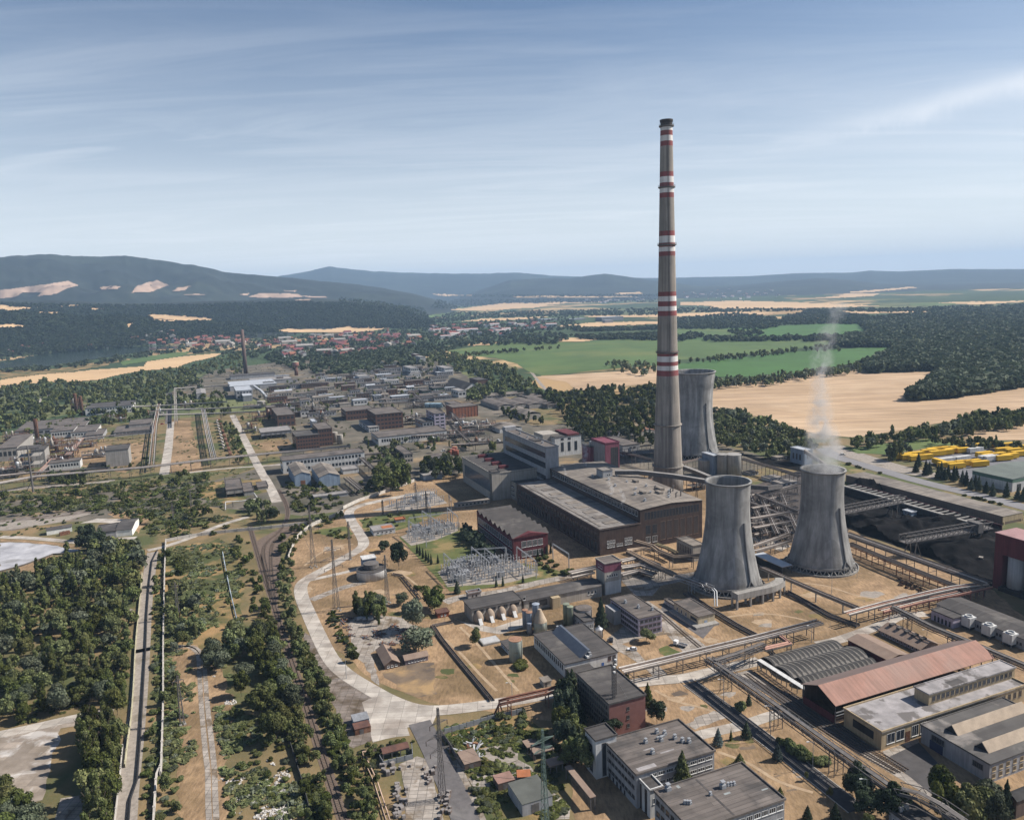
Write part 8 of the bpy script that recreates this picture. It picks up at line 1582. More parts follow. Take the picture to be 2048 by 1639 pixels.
farwood('woods', 'tree lines and copses over the far plain', [(fp(B_, (560, 235), (700, 200), (1200, 190), (1975, 170), (1975, 212), (1400, 222), (900, 232), (600, 262)), 900), (fp(B_, (1440, 300), (1975, 285), (1975, 300), (1480, 312)), 260), (fp(B_, (1480, 345), (1700, 335), (1975, 325), (1975, 362), (1480, 358)), 300), (fp(c, (30, 215), (380, 190), (560, 205), (700, 245), (560, 275), (30, 275)), 900), (fp(c, (640, 215), (830, 165), (950, 180), (1180, 210), (1400, 190), (1150, 250), (900, 245), (700, 255)), 900), (fp(c, (0, 155), (700, 165), (1200, 165), (2048, 140), (2048, 155), (1400, 185), (900, 175), (0, 185)), 700), (fp(c, (40, 325), (130, 300), (200, 320), (60, 345)), 60), (fp(c, (200, 322), (440, 335), (750, 318), (755, 340), (420, 345), (210, 345)), 130), (fp(c, (770, 325), (900, 320), (960, 340), (780, 345)), 70), (fp(c, (340, 290), (500, 292), (560, 305), (400, 320)), 40), (fp(B_, (560, 90), (1975, 85), (1975, 100), (700, 105)), 500), (fp(B_, (600, 120), (1975, 110), (1975, 135), (1000, 142), (700, 175), (560, 170)), 900)], 0, (10, 16), seed=5)
HM = {}
def house_mesh(v):
 if v not in HM:
  rm_ = [R_rtile, mat('orange_tile', (.26, .11, .07), None, .3), mat('maroon_tile', (.16, .055, .06), None, .3), R_btile, R_grey][v % 5]; wm_ = [W_white, W_cream, W_white, W_beige, W_pink][(v*3+1) % 5]
  w_, l_, hh, rs_ = [(9, 12, 4.5, 3.6), (8, 10, 6, 3.2), (11, 18, 5, 4), (8, 9, 4, 3.5), (14, 30, 9, 3)][v % 5]
  mb = MB().ext([(-w_/2, 0), (w_/2, 0), (w_/2, hh), (0, hh+rs_-.1), (-w_/2, hh)], 'y', -l_/2, l_/2, 0)
  mb.ext([(-w_/2-.5, hh-.3), (0, hh+rs_), (w_/2+.5, hh-.3), (0, hh+rs_-.45)], 'y', -l_/2-.4, l_/2+.4, 1); mb.box(w_*.2, w_*.2+.8, 0, .8, hh, hh+rs_+.8, 0)
  HM[v] = mb.mesh('house', [wm_, rm_])
 return HM[v]
HL = ['small white house with red roof in the far village', 'cream house with orange tiled roof in the far village', 'long house with maroon roof in the far village', 'small house with brown roof in the far village', 'long pale block with grey roof in the far village']
def houses(P_, n, wts, seed, where, stuff=False):
 q = np.random.RandomState(seed); P_ = np.array(P_, float); x0, y0 = P_.min(0); x1, y1 = P_.max(0); A_ = q.rand(n*6, 2)*(x1-x0, y1-y0)+(x0, y0); A_ = A_[inpoly(A_[:, 0], A_[:, 1], P_)][:n]
 p = GT(A_[:, 0], A_[:, 1]); big = MB()
 for pt in p:
  if np.isnan(pt[2]): continue
  v = q.choice(5, p=wts)
  if stuff:
   me = house_mesh(v); n0 = len(big.v); an = q.uniform(-.3, .3)+TH0+(pi/2 if q.rand() < .5 else 0); s_ = q.uniform(1.2, 1.7)
   big.v += [((t.co.x*cos(an)-t.co.y*sin(an))*s_+pt[0], (t.co.x*sin(an)+t.co.y*cos(an))*s_+pt[1], t.co.z*s_+pt[2]-.3) for t in me.vertices]
   for f_ in me.polygons: big.f.append(tuple(n0+t for t in f_.vertices)); big.m.append(f_.material_index)
   continue
  ob = link('house', house_mesh(v), None, (pt[0], pt[1], pt[2]-.3), q.uniform(-.3, .3)+TH0+(pi/2 if q.rand() < .5 else 0), float(q.uniform(1.25, 1.75)))
  lab = HL[v].replace('the far village', where); tag(ob, lab, 'house', lab.replace('house with', 'houses with'))
 if stuff: tag(big.build('houses', [W_white, R_rtile]), 'many tiny houses of '+where, 'houses', None, 'stuff')
wv = [.3, .22, .24, .16, .08]
houses(fp(a, (720, 705), (1000, 655), (1100, 690), (1480, 690), (1460, 735), (1250, 760), (1050, 735), (760, 730)), 95, wv, 1, 'the lakeside village')
houses(fp(a, (0, 800), (60, 765), (220, 730), (310, 735), (190, 765), (90, 800)), 9, wv, 2, 'the group at the left lake shore'); houses(fp(a, (460, 750), (680, 735), (700, 745), (480, 760)), 5, [.3, .3, .2, .2, 0], 3, 'the lake bank row')
houses(fp(a, (1480, 690), (1700, 690), (2048, 660), (2048, 800), (1700, 810), (1500, 740)), 80, wv, 4, 'the village beyond the thin chimney')
houses(fp(B_, (0, 330), (420, 340), (560, 375), (400, 425), (250, 440), (0, 470)), 80, [.3, .3, .28, .06, .06], 5, 'the red roofed town behind the works')
houses(fp(B_, (560, 300), (900, 270), (1280, 250), (1330, 300), (1000, 350), (560, 370)), 80, [.15, .1, .25, .25, .25], 6, 'the scattered village beyond the green field', True)
houses(fp(c, (50, 55), (640, 60), (640, 110), (100, 115)), 40, [.1, .1, .1, .2, .5], 7, 'the hazy town on the far plain', True); houses(fp(B_, (1500, 122), (1900, 120), (1900, 140), (1600, 142)), 14, [.1, .1, .1, .2, .5], 8, 'the hazy hamlet right of centre', True)
for q, (A_, L_, R_) in enumerate((((1625, 255, 232), (1630, 228), (1900, 230)), ((1645, 268, 250), (1650, 248), (1755, 250)))): fb('logistics_hall', ('long grey logistics hall on the far plain', 'shorter pale logistics hall on the far plain')[q], B_, A_, L_, R_, W_steel, R_metal)
for q, (x0, x1, y) in enumerate(((1250, 1420, 250), (1430, 1600, 248))): fb('greenhouse', ('pale low greenhouse row, left one on the far plain', 'pale low greenhouse row, right one on the far plain')[q], B_, (x0, y+2, y-6), (x0, y-9), (x1, y-8), W_steel, R_metal)
p = G(*B_(298, 350)); r = thing('church', 'white church tower with red spire in the red roofed town', 'church', p); MB().box(-4, 4, -4, 4, 0, 20).build('tower', W_white, r); MB().lathe([(6, 20), (.2, 34)], 4).build('spire', R_rtile, r)
def pylon(label, f, x, yb, yt, arms=(.62, .74, .86), aw=(.13, .17, .12), bw=.075, green=False):
 p = G(*f(x, yb)); hh = hts(p, f(x, yt)[1]); m_ = mat('green_steel', (.12, .17, .15), None, .5) if green else STEELD; r = thing('power_pylon', label, 'pylon', p, TH0+.25); mb = MB(); b0 = hh*bw; t0 = .5; zw = hh*.55
 def wd(z): return b0+(1.0-b0)*z/zw if z < zw else 1.0+(t0-1.0)*(z-zw)/(hh-zw)
 n = 12; zs = [hh*(1-(1-q/n)**1.15) for q in range(n+1)]
 for q in range(n):
  a0, a1 = wd(zs[q])/2, wd(zs[q+1])/2; c0 = [(-a0, -a0), (a0, -a0), (a0, a0), (-a0, a0)]; c1_ = [(-a1, -a1), (a1, -a1), (a1, a1), (-a1, a1)]
  for s_ in range(4):
   mb.beam((*c0[s_], zs[q]), (*c1_[s_], zs[q+1]), .17); mb.beam((*c0[s_], zs[q]), (*c1_[(s_+1) % 4], zs[q+1]), .09); mb.beam((*c1_[s_], zs[q+1]), (*c1_[(s_+1) % 4], zs[q+1]), .09)
 mb.build('lattice_mast', m_, r)
 for t, w_ in zip(arms, aw):
  z = hh*t; L2 = hh*w_; mb = MB(); s_ = wd(z)/2
  for sg in (-1, 1):
   for sy in (-s_, s_): mb.beam((0, sy, z), (sg*L2, 0, z), .12); mb.beam((0, sy, z+hh*.03), (sg*L2, 0, z), .1)
  mb.build('crossarm', m_, r)
  for sg in (-1, 1): MB().tube([(sg*L2, 0, z-.05), (sg*L2, 0, z-1.6)], .14, 5).build('insulator', mat('brown_glaze', (.10, .07, .06), None, 1), r)
 if yb-yt > 100:
  for sx in (-1, 1):
   for sy in (-1, 1): MB().box(sx*b0/2-.5, sx*b0/2+.5, sy*b0/2-.5, sy*b0/2+.5, 0, .6).build('footing', W_conc, r)
 return r, p, hh
PY = [pylon('lattice pylon left of the curved works road at the wall', g, 220, 570, 165), pylon('nearest lattice pylon on dry grass right of the road', g, 372, 855, 388), pylon('narrow lattice pylon on the bank below the water tank', g, 705, 805, 490, (.8, .9), (.05, .05)), pylon('slim brown mast by the side road fork', g, 462, 520, 270, (.9,), (.04,), .03), pylon('tall lattice pylon beside the bottom asphalt road', l, 1178, 1230, 600, (.55, .70, .84), (.11, .15, .10), .06),
 pylon('green armed pylon by the old brown canopies', l, 1880, 1420, 750, (.80, .89), (.11, .13), .06, True), pylon('pale pylon in the waste ground', j, 1145, 322, 215, (.8,), (.08,)), pylon('dark thin pylon beside the wheel path', k, 1205, 690, 370, (.9,), (.10,)), pylon('dark pylon on the rough meadow edge', j, 1180, 985, 740, (.9,), (.08,)), pylon('pylon by the wall at the far switchyard end', g, 893, 150, 15, (.75, .88), (.12, .1)), pylon('pale pylon among the switchyard frames', g, 962, 210, 70, (.7, .85), (.10, .1)), pylon('dark mast beside the road at the far switchyard', g, 675, 225, 130, (.9,), (.06,)), pylon('thin pylon at the grey hopper house', j, 1268, 280, 130, (.9,), (.1,))]
def wire(label, q0, q1, t, off, group):
 r0, p0, h0 = PY[q0]; r1, p1, h1 = PY[q1]; th = TH0+.25; dx = np.array([cos(th), sin(th)]); pts = []
 for s_ in range(9):
  u_ = s_/8; pts.append((p0[0]+(p1[0]-p0[0])*u_+dx[0]*(h0*off*(1-u_)+h1*off*u_)-p0[0], p0[1]+(p1[1]-p0[1])*u_+dx[1]*(h0*off*(1-u_)+h1*off*u_)-p0[1], h0*t*(1-u_)+h1*t*u_-1.6-12*u_*(1-u_)))
 r = MB().tube(pts, .05, 4).build('power_line', STEELD, None, False, (*p0[:2], 0)); tag(r, label, 'power line', group)
for q0, q1 in ((0, 6), (1, 0), (5, 4)):
 for t, o_ in ((.62, .13), (.62, -.13), (.74, .17), (.74, -.17)): wire('thin dark conductor sagging between two lattice pylons', q0, q1, t, o_, 'conductors between pylons')
def gantry(label, f, p0, p1, hh, group='switchyard gantries'):
 A_, B2 = G(*f(*p0))[:2], G(*f(*p1))[:2]; L_ = np.hypot(*(B2-A_)); an = atan2(*(B2-A_)[::-1]); r = thing('switchyard_gantry', label, 'gantry', (*A_, 0), an, group); n = max(1, round(L_/14))
 for q in range(n+1):
  x = L_*q/n; MB().box(x-.22, x+.22, -.22, .22, 0, hh).build('post', STEEL, r)
 mb = MB()
 for y, z in ((-.3, 0), (.3, 0), (0, .6)): mb.beam((0, y, hh+z), (L_, y, hh+z), .16)
 m2 = int(L_/1.5)
 for q in range(m2): mb.beam((L_*q/m2, -.3, hh), (L_*(q+1)/m2, 0, hh+.6), .1); mb.beam((L_*q/m2, .3, hh), (L_*(q+1)/m2, -.3, hh), .08)
 mb.build('lattice_beam', STEEL, r)
gl = 'galvanised lattice gantry over the %s switchyard'
for w_, L_ in (('nearest', [((1078, 585), (1195, 695)), ((1258, 540), (1370, 640)), ((1345, 550), (1450, 640)), ((1555, 540), (1680, 640)), ((1260, 560), (1480, 545)), ((1100, 640), (1290, 600))]), ('middle', [((845, 360), (960, 440)), ((935, 290), (1060, 380)), ((1100, 270), (1170, 330)), ((850, 340), (1120, 300))]), ('farthest', [((955, 170), (990, 260)), ((1110, 180), (1125, 215)), ((770, 210), (900, 190)), ((820, 180), (990, 150))]), ('red hall side of the', [((1790, 520), (1895, 590)), ((1480, 545), (1485, 548))])):
 for p0, p1 in L_: gantry(gl % w_, g, p0, p1, 10, w_+' switchyard gantries')
M_por = mat('porcelain', (.34, .35, .36), (.22, .2, .2), 1, rough=.3)
def unit(kind, label, group):
 r = thing(kind, label, 'switchgear', (0, 0, 0), TH0, group)
 if kind == 'circuit_breaker':
  MB().box(-1.6, 1.6, -.4, .4, 0, .9).build('plinth', STEEL, r)
  for x in (-1.3, 0, 1.3): MB().lathe([(.16, .9), (.24, 1.4), (.16, 1.9), (.24, 2.4), (.16, 3.2), (.3, 3.3), (.3, 3.7)], 8, cx=x).build('insulator', M_por, r)
 elif kind == 'disconnector':
  for x in (-1.4, 1.4): MB().box(x-.12, x+.12, -.12, .12, 0, 3).build('post', STEEL, r); MB().lathe([(.14, 3), (.2, 3.4), (.14, 4.2)], 8, cx=x).build('insulator', M_por, r)
  MB().beam((-1.6, 0, 4.3), (1.6, 0, 4.3), .14).build('blade', STEEL, r); MB().beam((-1.5, 0, 2.9), (1.5, 0, 2.9), .2).build('crossbar', STEEL, r)
 else:
  MB().box(-2.2, 2.2, -1.4, 1.4, .4, 3.2).build('tank', W_steel, r); MB().box(-2.0, 2.0, 1.41, 2.1, .6, 2.8).build('radiator', STEEL, r)
  for x in (-1.2, 0, 1.2): MB().lathe([(.15, 3.2), (.22, 3.7), (.12, 4.8)], 8, cx=x).build('bushing', M_por, r)
 return r
for nm, P_, st in (('nearest', [(1030, 600), (1240, 520), (1560, 530), (1690, 620), (1460, 670), (1220, 690), (1110, 690)], 3.9), ('middle', [(800, 370), (950, 300), (1120, 270), (1170, 330), (1030, 390), (860, 425)], 4.2), ('farthest', [(700, 190), (860, 110), (1020, 90), (1090, 150), (860, 200)], 5.5)):
 w = np.array([G(*g(*p))[:2] for p in P_]); pr_ = [unit(k2, 'small grey %s on the %s switchyard gravel' % (k2.replace('_', ' '), nm), k2.replace('_', ' ')+'s of the %s switchyard' % nm) for k2 in ('circuit_breaker', 'disconnector', 'transformer')]; used = [False]*3
 q = random.Random(5); cu = w@U[:2]; cv = w@V[:2]
 for u_ in np.arange(cu.min(), cu.max(), st*1.15):
  for v_ in np.arange(cv.min(), cv.max(), st):
   p = U[:2]*u_+V[:2]*v_
   if inpoly(np.array([p[0]]), np.array([p[1]]), w)[0] and q.random() < .85:
    k2 = 2 if q.random() < .05 else int(q.random() < .55)
    if used[k2]: dup(pr_[k2], (*p, 0), TH0, 1.35)
    else: pr_[k2].location = (*p, 0); used[k2] = True
 for k2 in range(3):
  if not used[k2]: pr_[k2].location = (*w.mean(0), 0)
def lamp(label, f, x, yb, yt, arm=1.6, group=None):
 p = G(*f(x, yb)); hh = hts(p, f(x, yt)[1]); r = thing('street_lamp', label, 'street lamp', p, TH0+pi*.9, group); MB().lathe([(.14, 0), (.08, hh)], 8, capb=False).build('pole', STEEL, r); MB().beam((0, 0, hh), (arm, 0, hh+.3), .1).build('arm', STEEL, r); MB().box(arm-.1, arm+.8, -.18, .18, hh+.18, hh+.36).build('lamp_head', FRAME, r)
for q, (f_, x, yb, yt, lab) in enumerate(((l, 1655, 570, 430, 'street lamp on dry grass behind the roadside pipes'), (l, 522, 400, 268, 'street lamp at the bend of the works road'), (h, 1710, 1022, 790, 'tall street lamp by the small slab court'), (h, 1390, 775, 608, 'street lamp beside the dark road junction'), (i, 605, 1222, 1035, 'street lamp beside the dense shrubs'), (i, 968, 1480, 1288, 'white street lamp at the lower lawn corner'), (e, 935, 945, 845, 'lamp post on the dry field below the steaming tower'), (e, 818, 1228, 1130, 'lamp post before the barrel sheds'), (e, 1082, 855, 770, 'lamp post right of the steaming tower'), (i, 1280, 1480, 1420, 'small lamp by the bottom pipe bridge'), (g, 1510, 980, 905, 'thin lamp post beside the chute yard'), (i, 1385, 310, 270, 'lamp by the lavender shed'))): lamp(lab, f_, x, yb, yt)
def vehicle(name, label, cat, p, rz, body, cab=None, L_=4.3, wd=1.8, hh=1.45, kind='car'):
 r = thing(name, label, cat, p, rz)
 if kind == 'car':
  MB().ext([(-L_/2, .35), (L_/2, .35), (L_/2, .8), (L_*.28, .92), (-L_*.5, .98)], 'y', -wd/2, wd/2).build('body', body, r); MB().ext([(-L_*.46, .98), (L_*.26, .93), (L_*.08, hh), (-L_*.36, hh)], 'y', -wd/2+.12, wd/2-.12).build('cabin', GLASS, r); MB().box(-L_*.34, L_*.06, -wd/2+.16, wd/2-.16, hh+.002, hh+.05).build('car_roof', body, r); wx = (-L_*.32, L_*.32)
 elif kind == 'truck':
  MB().box(L_*.22, L_*.5, -wd/2, wd/2, .5, hh).build('cab', body, r); MB().box(L_*.5, L_*.505, -wd*.42, wd*.42, hh*.58, hh*.92).build('windscreen', GLASS, r); MB().box(-L_*.5, L_*.2, -wd/2, wd/2, .75, .9).build('load_bed', STEELD, r)
  for y in (-wd/2, wd/2-.06): MB().box(-L_*.5, L_*.2, y, y+.06, .9, 1.35).build('side_board', body, r)
  wx = (-L_*.32, L_*.34)
 else:
  MB().box(-L_*.5, L_*.5, -wd/2, -wd/2+.6, 0, 1).build('track', M_tyre, r); MB().box(-L_*.5, L_*.5, wd/2-.6, wd/2, 0, 1).build('track', M_tyre, r); MB().box(-L_*.45, L_*.35, -wd*.3, wd*.3, .6, 1.9).build('body', body, r); MB().box(-L_*.3, L_*.08, -wd*.28, wd*.28, 1.91, hh).build('cab', GLASS, r); MB().box(-L_*.33, L_*.1, -wd*.3, wd*.3, hh+.002, hh+.12).build('cab_roof', body, r); MB().box(L_*.55, L_*.62, -wd*.62, wd*.62, .1, 1.4).build('dozer_blade', body, r); MB().beam((L_*.2, -wd*.4, .7), (L_*.56, -wd*.4, .6), .2).build('push_arm', STEELD, r); wx = ()
 for x in wx:
  for y in (-wd/2+.1, wd/2-.1): MB().tube([(x, y-.11, .34), (x, y+.11, .34)], .34, 10).build('wheel', M_tyre, r)
 return r
vehicle('parked_car', 'white car on the pale slab lane below the lavender office', 'car', G(*h(766, 408)), TH0+radians(150), mat('white_paint', (.72, .72, .72), None, 1, rough=.3))
vehicle('flatbed_truck', 'white cabbed dropside truck on the pale yard', 'truck', G(*h(1095, 380)), TH0+radians(120), mat('white_paint', (.72, .72, .72), None, 1), L_=6.2, wd=2.2, hh=2.3, kind='truck')
vehicle('dark_car', 'dark parked car in the shade beside the pump works', 'car', G(*h(622, 345)), TH0+radians(60), mat('black_paint', (.02, .02, .025), None, 1, rough=.3))
vehicle('bulldozer', 'dusty yellow-grey bulldozer working on the coal', 'bulldozer', G(*e(1378, 558)), TH0+radians(190), mat('dusty_yellow', (.50, .42, .26), (.3, .26, .2), 1), L_=7.5, wd=4, hh=4.2, kind='dozer')
vehicle('bulldozer', 'grey bulldozer on the coal near the red silo house', 'bulldozer', G(*e(1798, 765)), TH0+radians(30), mat('dusty_grey', (.22, .2, .18), None, 1), L_=7, wd=3.6, hh=3.6, kind='dozer')
for q, (f_, x, y, c_, lab) in enumerate(((a, 950, 1195, (.4, .05, .04), 'red car on the left street of the works'), (B_, 130, 1068, (.4, .04, .06), 'red lorry behind the white warehouse'), (B_, 548, 1040, (.7, .7, .7), 'white van near the long low office'), (B_, 640, 1062, (.7, .7, .7), 'white van left of the red tanks'), (B_, 920, 1000, (.7, .7, .7), 'white car right of the frames'), (B_, 985, 998, (.6, .6, .62), 'silver car left of the striped block'), (c, 1000, 1012, (.6, .6, .6), 'pale car on the motorway'))):
 vehicle('parked_car', lab, 'car', G(*f_(x, y)), TH0+q, mat('paint_%s' % 'abcdefg'[q], c_, None, 1, rough=.35), L_=9 if 'lorry' in lab else 5, wd=2.3 if 'lorry' in lab else 2, hh=3 if 'lorry' in lab else 1.9)
def box_hut(name, label, cat, f, x, y, wd, ln, hh, m_, rm_, yaw=0):
 r = thing(name, label, cat, G(*f(x, y)), TH0+radians(yaw)); MB().box(0, wd, 0, ln, 0, hh).build('body', m_, r); mb = MB().box(-.1, wd+.1, -.1, ln+.1, hh+.004, hh+.18); mb.build('roof', rm_, r); MB().box(wd*.3, wd*.55, -.06, -.005, 0, hh*.8).build('door', STEELD, r); return r
box_hut('metal_container', 'grey-blue ribbed container on the slab yard', 'container', l, 575, 740, 6, 5.5, 2.6, W_blue, W_steel); box_hut('metal_container', 'rust red container in front of the grey-blue one', 'container', l, 582, 790, 6, 4.6, 2.4, W_rust, R_rust)
b = bld('rusty_shelter', 'rusty roofed open shelter inside the grey fence', l, (775, 960, 915), (765, 875), (950, 875), roof='gx', rise=.8, rm=R_rust, open_=True, posts=4, over=.2)
box_hut('switch_hut', 'small flat roofed grey hut at the bottom near the pylon', 'hut', l, 1725, 1345, 10.5, 12, 4.2, W_grey, mat('green_grey_roof', (.10, .105, .095), None, .2)); box_hut('rust_shed', 'pinkish rusty square shed above the flat roofed hut', 'shed', l, 1560, 1170, 6, 5, 2.6, W_brown, mat('pink_rust_roof', (.26, .16, .13), None, .3)); box_hut('rust_shed', 'small bright rust roofed shed touching the hut corner', 'shed', l, 1690, 1120, 4.5, 4, 2.4, W_brown, mat('orange_rust', (.34, .13, .06), None, .4), -20)
box_hut('lean_to', 'dark brown lean-to shed beside the slatted fence', 'shed', l, 1330, 1035, 6, 8, 2.6, W_brown, R_btile)
for q, (A_, L_, R_) in enumerate((((1760, 905, 870), (1730, 830), (1850, 850)), ((1810, 960, 915), (1790, 880), (1945, 895)), ((1915, 1050, 1000), (1880, 960), (2015, 1000)))): bld('brown_canopy', ('brown flat canopy, farthest of three by the green armed pylon', 'brown flat canopy, middle of three by the green armed pylon', 'brown flat canopy, nearest of three by the green armed pylon')[q], l, A_, L_, R_, rm=R_btile, open_=True, posts=3, par=0)
bld('loading_canopy', 'long narrow brown canopy along the rails at the bottom', l, (2190, 1300, 1265), (1920, 1035), (2250, 1250), rm=R_btile, open_=True, posts=2, par=0, hgt=4.5)
crate = None
def scrap(name, label, group, spots, f, mk, cat):
 pr_ = None
 for q, (x, y) in enumerate(spots):
  p = G(*f(x, y))
  if pr_ is None: pr_ = mk(p)
  else: dup(pr_, p, rng.uniform(0, 3.1), rng.uniform(.5, .95))
def mkpallet(lab, grp, m_):
 def f_(p):
  r = thing('pallet_stack', lab, 'pallet stack', p, .3, grp)
  for q in range(4): MB().box(-.7, .7, -.9, .9, q*.42, q*.42+.14).build('pallet', m_, r); MB().box(-.6, .6, -.8, .8, q*.42+.141, q*.42+.36).build('load', mat('grey_load', (.24, .22, .21), None, .6), r)
  return r
 return f_
q = random.Random(8)
scrap('pallet_stack', '', '', [(q.uniform(760, 960), q.uniform(985, 1060)) for _ in range(14)]+[(q.uniform(850, 940), q.uniform(1120, 1365)) for _ in range(26)], l, mkpallet('weathered pallet stack at the left of the slab storage yard', 'pallet stacks left of the storage yard', mat('grey_wood', (.22, .19, .17), None, .6)), 'pallet')
scrap('pallet_stack', '', '', [(q.uniform(1050, 1130), q.uniform(1000, 1150)) for _ in range(12)]+[(q.uniform(1140, 1230), q.uniform(1180, 1365)) for _ in range(18)], l, mkpallet('dark pallet stack between storage yard and asphalt road', 'pallet stacks beside the asphalt road', mat('brown_wood', (.13, .09, .07), None, .6)), 'pallet')
def mkscrap(lab, grp, m_):
 def f_(p):
  r = thing('scrap_heap', lab, 'scrap heap', p, .2, grp); qq = random.Random(len(lab))
  for t in range(7):
   an = qq.random()*3.1; x, y = qq.uniform(-1.6, 1.6), qq.uniform(-1.6, 1.6); MB().beam((x-cos(an)*1.5, y-sin(an)*1.5, qq.uniform(.1, .5)), (x+cos(an)*1.5, y+sin(an)*1.5, qq.uniform(.2, 1.2)), qq.uniform(.2, .8), qq.uniform(.1, .5)).build('scrap_piece', m_[t % len(m_)], r)
  return r
 return f_
scrap('scrap_heap', '', '', [(q.uniform(560, 860), q.uniform(960, 1080)) for _ in range(24)]+[(q.uniform(380, 470), q.uniform(860, 1060)) for _ in range(12)], g, mkscrap('rusty scrap heap on the slabs of the scrap yard', 'rusty scrap heaps', [W_rust, STEELD, W_rust, R_rust, W_brown, W_rust, mat('faded_blue', (.10, .14, .2), None, .5)]), 'scrap')
scrap('scrap_heap', '', '', [(q.uniform(1230, 1440), q.uniform(810, 960)) for _ in range(14)], l, mkscrap('grey and rusty scrap heap behind the slatted fence', 'scrap heaps behind the slatted fence', [W_rust, STEEL, W_white]), 'scrap')
for q_, x in enumerate((520, 556, 592)):
 p = G(*g(x, 918)); r = thing('cable_drum', 'pale tank drum lying in the row of three at the scrap yard', 'drum', p, TH0, 'three pale drums'); MB().tube([(-1.3, 0, 1.1), (1.3, 0, 1.1)], 1.1, 14).build('drum_body', STEEL, r); MB().tube([(1.3, 0, 1.1), (1.42, 0, 1.1)], .95, 14).build('drum_end', W_white, r)
M_rub = mat('pale_rubble', (.50, .48, .45), (.28, .26, .24), .8)
RB = []
for v in range(4):
 qq = np.random.RandomState(v); P_ = qq.randn(10, 3); P_ /= np.linalg.norm(P_, axis=1)[:, None]
 import bmesh
 bm = bmesh.new(); [bm.verts.new(tuple(t*np.array([1, .8, .6])*qq.uniform(.7, 1.1))) for t in P_]; bmesh.ops.convex_hull(bm, input=bm.verts); me = bpy.data.meshes.new('boulder'); bm.to_mesh(me); bm.free(); me.materials.append(M_rub); RB.append(me)
q = random.Random(2)
def heap(P_, n):
 Vs = []; Fs = []; o_ = 0
 w = np.array([G(*k(*p))[:2] for p in P_]); x0, y0 = w.min(0); x1, y1 = w.max(0); mb = MB()
 for t in range(n*5):
  x, y = q.uniform(x0, x1), q.uniform(y0, y1)
  if not inpoly(np.array([x]), np.array([y]), w)[0] or fbm(np.array([x/5]), np.array([y/5]), 3, 8)[0] < .5: continue
  me = RB[t % 4]; s_ = q.uniform(.25, .95); an = q.uniform(0, 6.3); n0 = len(mb.v)
  for v in me.vertices: mb.v.append((v.co.x*cos(an)*s_-v.co.y*sin(an)*s_+x, v.co.x*sin(an)*s_+v.co.y*cos(an)*s_+y, v.co.z*s_+.1))
  for f_ in me.polygons: mb.f.append(tuple(n0+v for v in f_.vertices)); mb.m.append(0)
 tag(mb.build('rubble', M_rub), 'broken white rubble lying on the overgrown ground', 'rubble', None, 'stuff')
heap([(1450, 1050), (1600, 1040), (1900, 1000), (2000, 1240), (1900, 1350), (1540, 1400), (1440, 1150)], 420); heap([(1580, 960), (1760, 920), (1840, 950), (1700, 1010)], 100); heap([(1480, 520), (1560, 520), (1560, 570), (1490, 570)], 24); heap([(1390, 330), (1430, 340), (1420, 380), (1395, 370)], 10)
for me in RB: bpy.data.meshes.remove(me)
def volmat(name, dens, sc, lo, hi, colr=(1, 1, 1)):
 ma = bpy.data.materials.new(name); ma.use_nodes = True; t = ma.node_tree; t.nodes.clear(); pv = N(t, 'ShaderNodeVolumePrincipled'); pv.inputs['Color'].default_value = (*colr, 1); pv.inputs['Anisotropy'].default_value = -.1
 tc_ = N(t, 'ShaderNodeTexCoord'); no = N(t, 'ShaderNodeTexNoise', i_Scale=sc, i_Detail=4, i_Roughness=.6, i_Distortion=.6); lk(t, tc_.outputs['Object'], no.inputs['Vector'])
 sp = N(t, 'ShaderNodeSeparateXYZ'); lk(t, tc_.outputs['Object'], sp.inputs[0])
 return ma, t, pv, no, sp
ma, t, pv, no, sp = volmat('vapour_volume', 1, .11, 0, 1)
base = T2.location; hh = T2['h'];
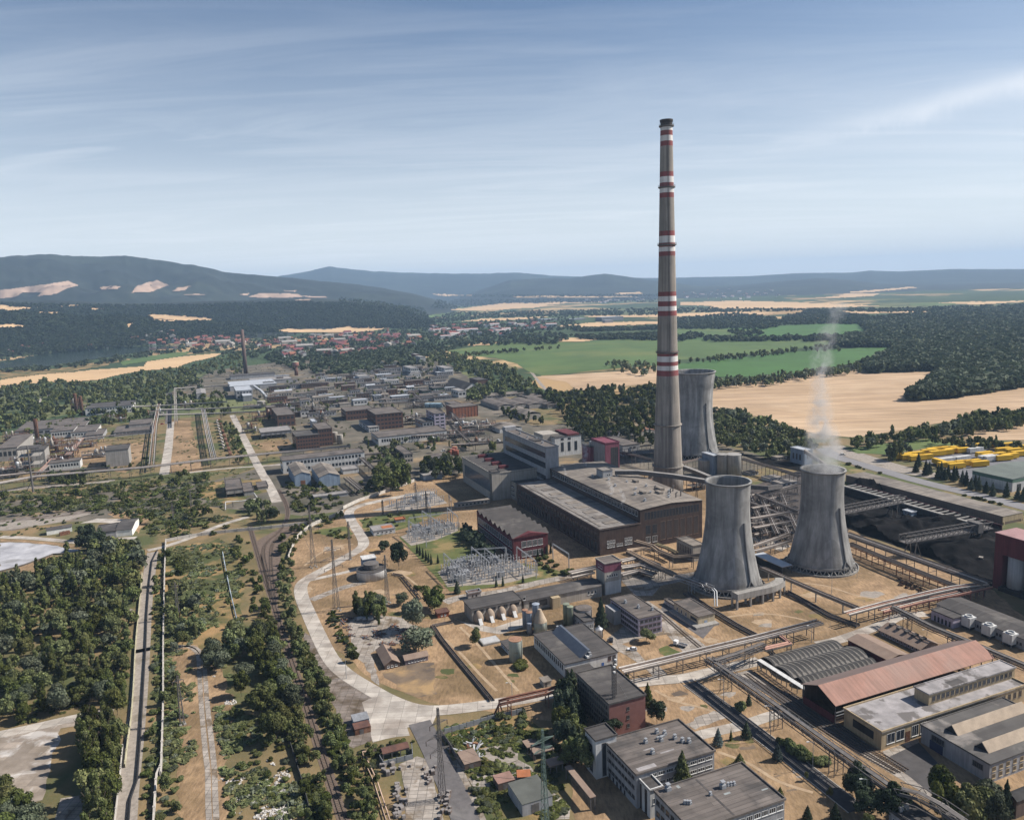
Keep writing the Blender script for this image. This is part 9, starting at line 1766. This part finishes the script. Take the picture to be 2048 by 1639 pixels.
def steam(label, base, pts, dens, sc):
 ma, t, pv, no, sp = volmat('vapour_volume', 1, sc, 0, 1); H_ = pts[-1][0]
 zn = mth(t, 'DIVIDE', sp.outputs[2], H_)
 rx = ramp(t, zn, [(p[0]/H_, (p[1]/60+.001, p[2]/60+.5, p[3]/60+.5)) for p in pts]); sc_ = N(t, 'ShaderNodeSeparateColor'); lk(t, rx, sc_.inputs[0])
 ox = mth(t, 'MULTIPLY_ADD', sc_.outputs[1], 60, -30); oy = mth(t, 'MULTIPLY_ADD', sc_.outputs[2], 60, -30); rr = mth(t, 'MULTIPLY', sc_.outputs[0], 60)
 dx = mth(t, 'SUBTRACT', sp.outputs[0], ox); dy = mth(t, 'SUBTRACT', sp.outputs[1], oy); d2 = mth(t, 'SQRT', mth(t, 'ADD', mth(t, 'MULTIPLY', dx, dx), mth(t, 'MULTIPLY', dy, dy)))
 f_ = mth(t, 'SUBTRACT', 1, mth(t, 'DIVIDE', d2, rr)); f_ = mth(t, 'MAXIMUM', f_, 0)
 nn = mth(t, 'MAXIMUM', mth(t, 'MULTIPLY_ADD', no.outputs[0], 6.5, -2.85), 0)
 den = mth(t, 'MULTIPLY', mth(t, 'MULTIPLY', f_, nn), mth(t, 'MULTIPLY_ADD', zn, -dens*.86, dens)); lk(t, den, pv.inputs['Density'])
 out = N(t, 'ShaderNodeOutputMaterial'); lk(t, pv.outputs[0], out.inputs['Volume'])
 mb = MB(); rings = []
 for p in pts:
  n0 = len(mb.v); rings.append(n0)
  for q_ in range(16): mb.v.append((p[2]+p[1]*cos(q_*pi/8), p[3]+p[1]*sin(q_*pi/8), p[0]))
 for u_, v_ in zip(rings, rings[1:]):
  for q_ in range(16): mb.f.append((u_+q_, u_+(q_+1) % 16, v_+(q_+1) % 16, v_+q_)); mb.m.append(0)
 mb.f.append(tuple(range(rings[0]+15, rings[0]-1, -1))); mb.f.append(tuple(range(rings[-1], rings[-1]+16))); mb.m += [0, 0]
 tag(mb.build('steam', ma, None, False, base), label, 'steam', None, 'stuff')
steam('white vapour rising from the right front cooling tower', (base.x, base.y, hh-6), [(0, 12.5, 0, 0), (8, 12.5, 0, 0), (22, 11, -.5, 0), (40, 8, -2.5, 0), (56, 6.4, -2.5, 0), (70, 8, -3, 0), (86, 7, 2, 0), (100, 6, 7, 0)], .30, .13)
for q_, (x, y, z, s_) in enumerate(((1030, 405, BH_.h+.5, 1.0), (888, 505, BH_.h*.8, .5), (1212, 650, BH_.h*.8, .7), (1296, 705, BH_.h*.8, .6))):
 p = G(*d(x, y), z); steam(('wisp of vapour above the tan roof beside the magenta tower', 'smallest wisp of vapour at the roof edge', 'thin wisp of vapour at the middle of the hall roof edge', 'wisp of vapour near the hall roof corner')[q_], p, [(0, .9*s_, 0, 0), (6*s_, 2.2*s_, -1*s_, 0), (13*s_, 3*s_, .5*s_, 0), (20*s_, 3.2*s_, -2*s_, 0), (26*s_, 2*s_, -4*s_, 0)], .7, .35)
ma = bpy.data.materials.new('haze_air'); ma.use_nodes = True; t = ma.node_tree; t.nodes.clear(); pv = N(t, 'ShaderNodeVolumePrincipled'); pv.inputs['Color'].default_value = (.47, .69, .98, 1); pv.inputs['Density'].default_value = 5.2e-5; pv.inputs['Anisotropy'].default_value = .0
out = N(t, 'ShaderNodeOutputMaterial'); lk(t, pv.outputs[0], out.inputs['Volume'])
tag(MB().box(-26500, 26500, -26500, 26500, -1.5, 830).build('haze', ma), 'pale blue haze filling the valley air', 'haze', None, 'stuff')
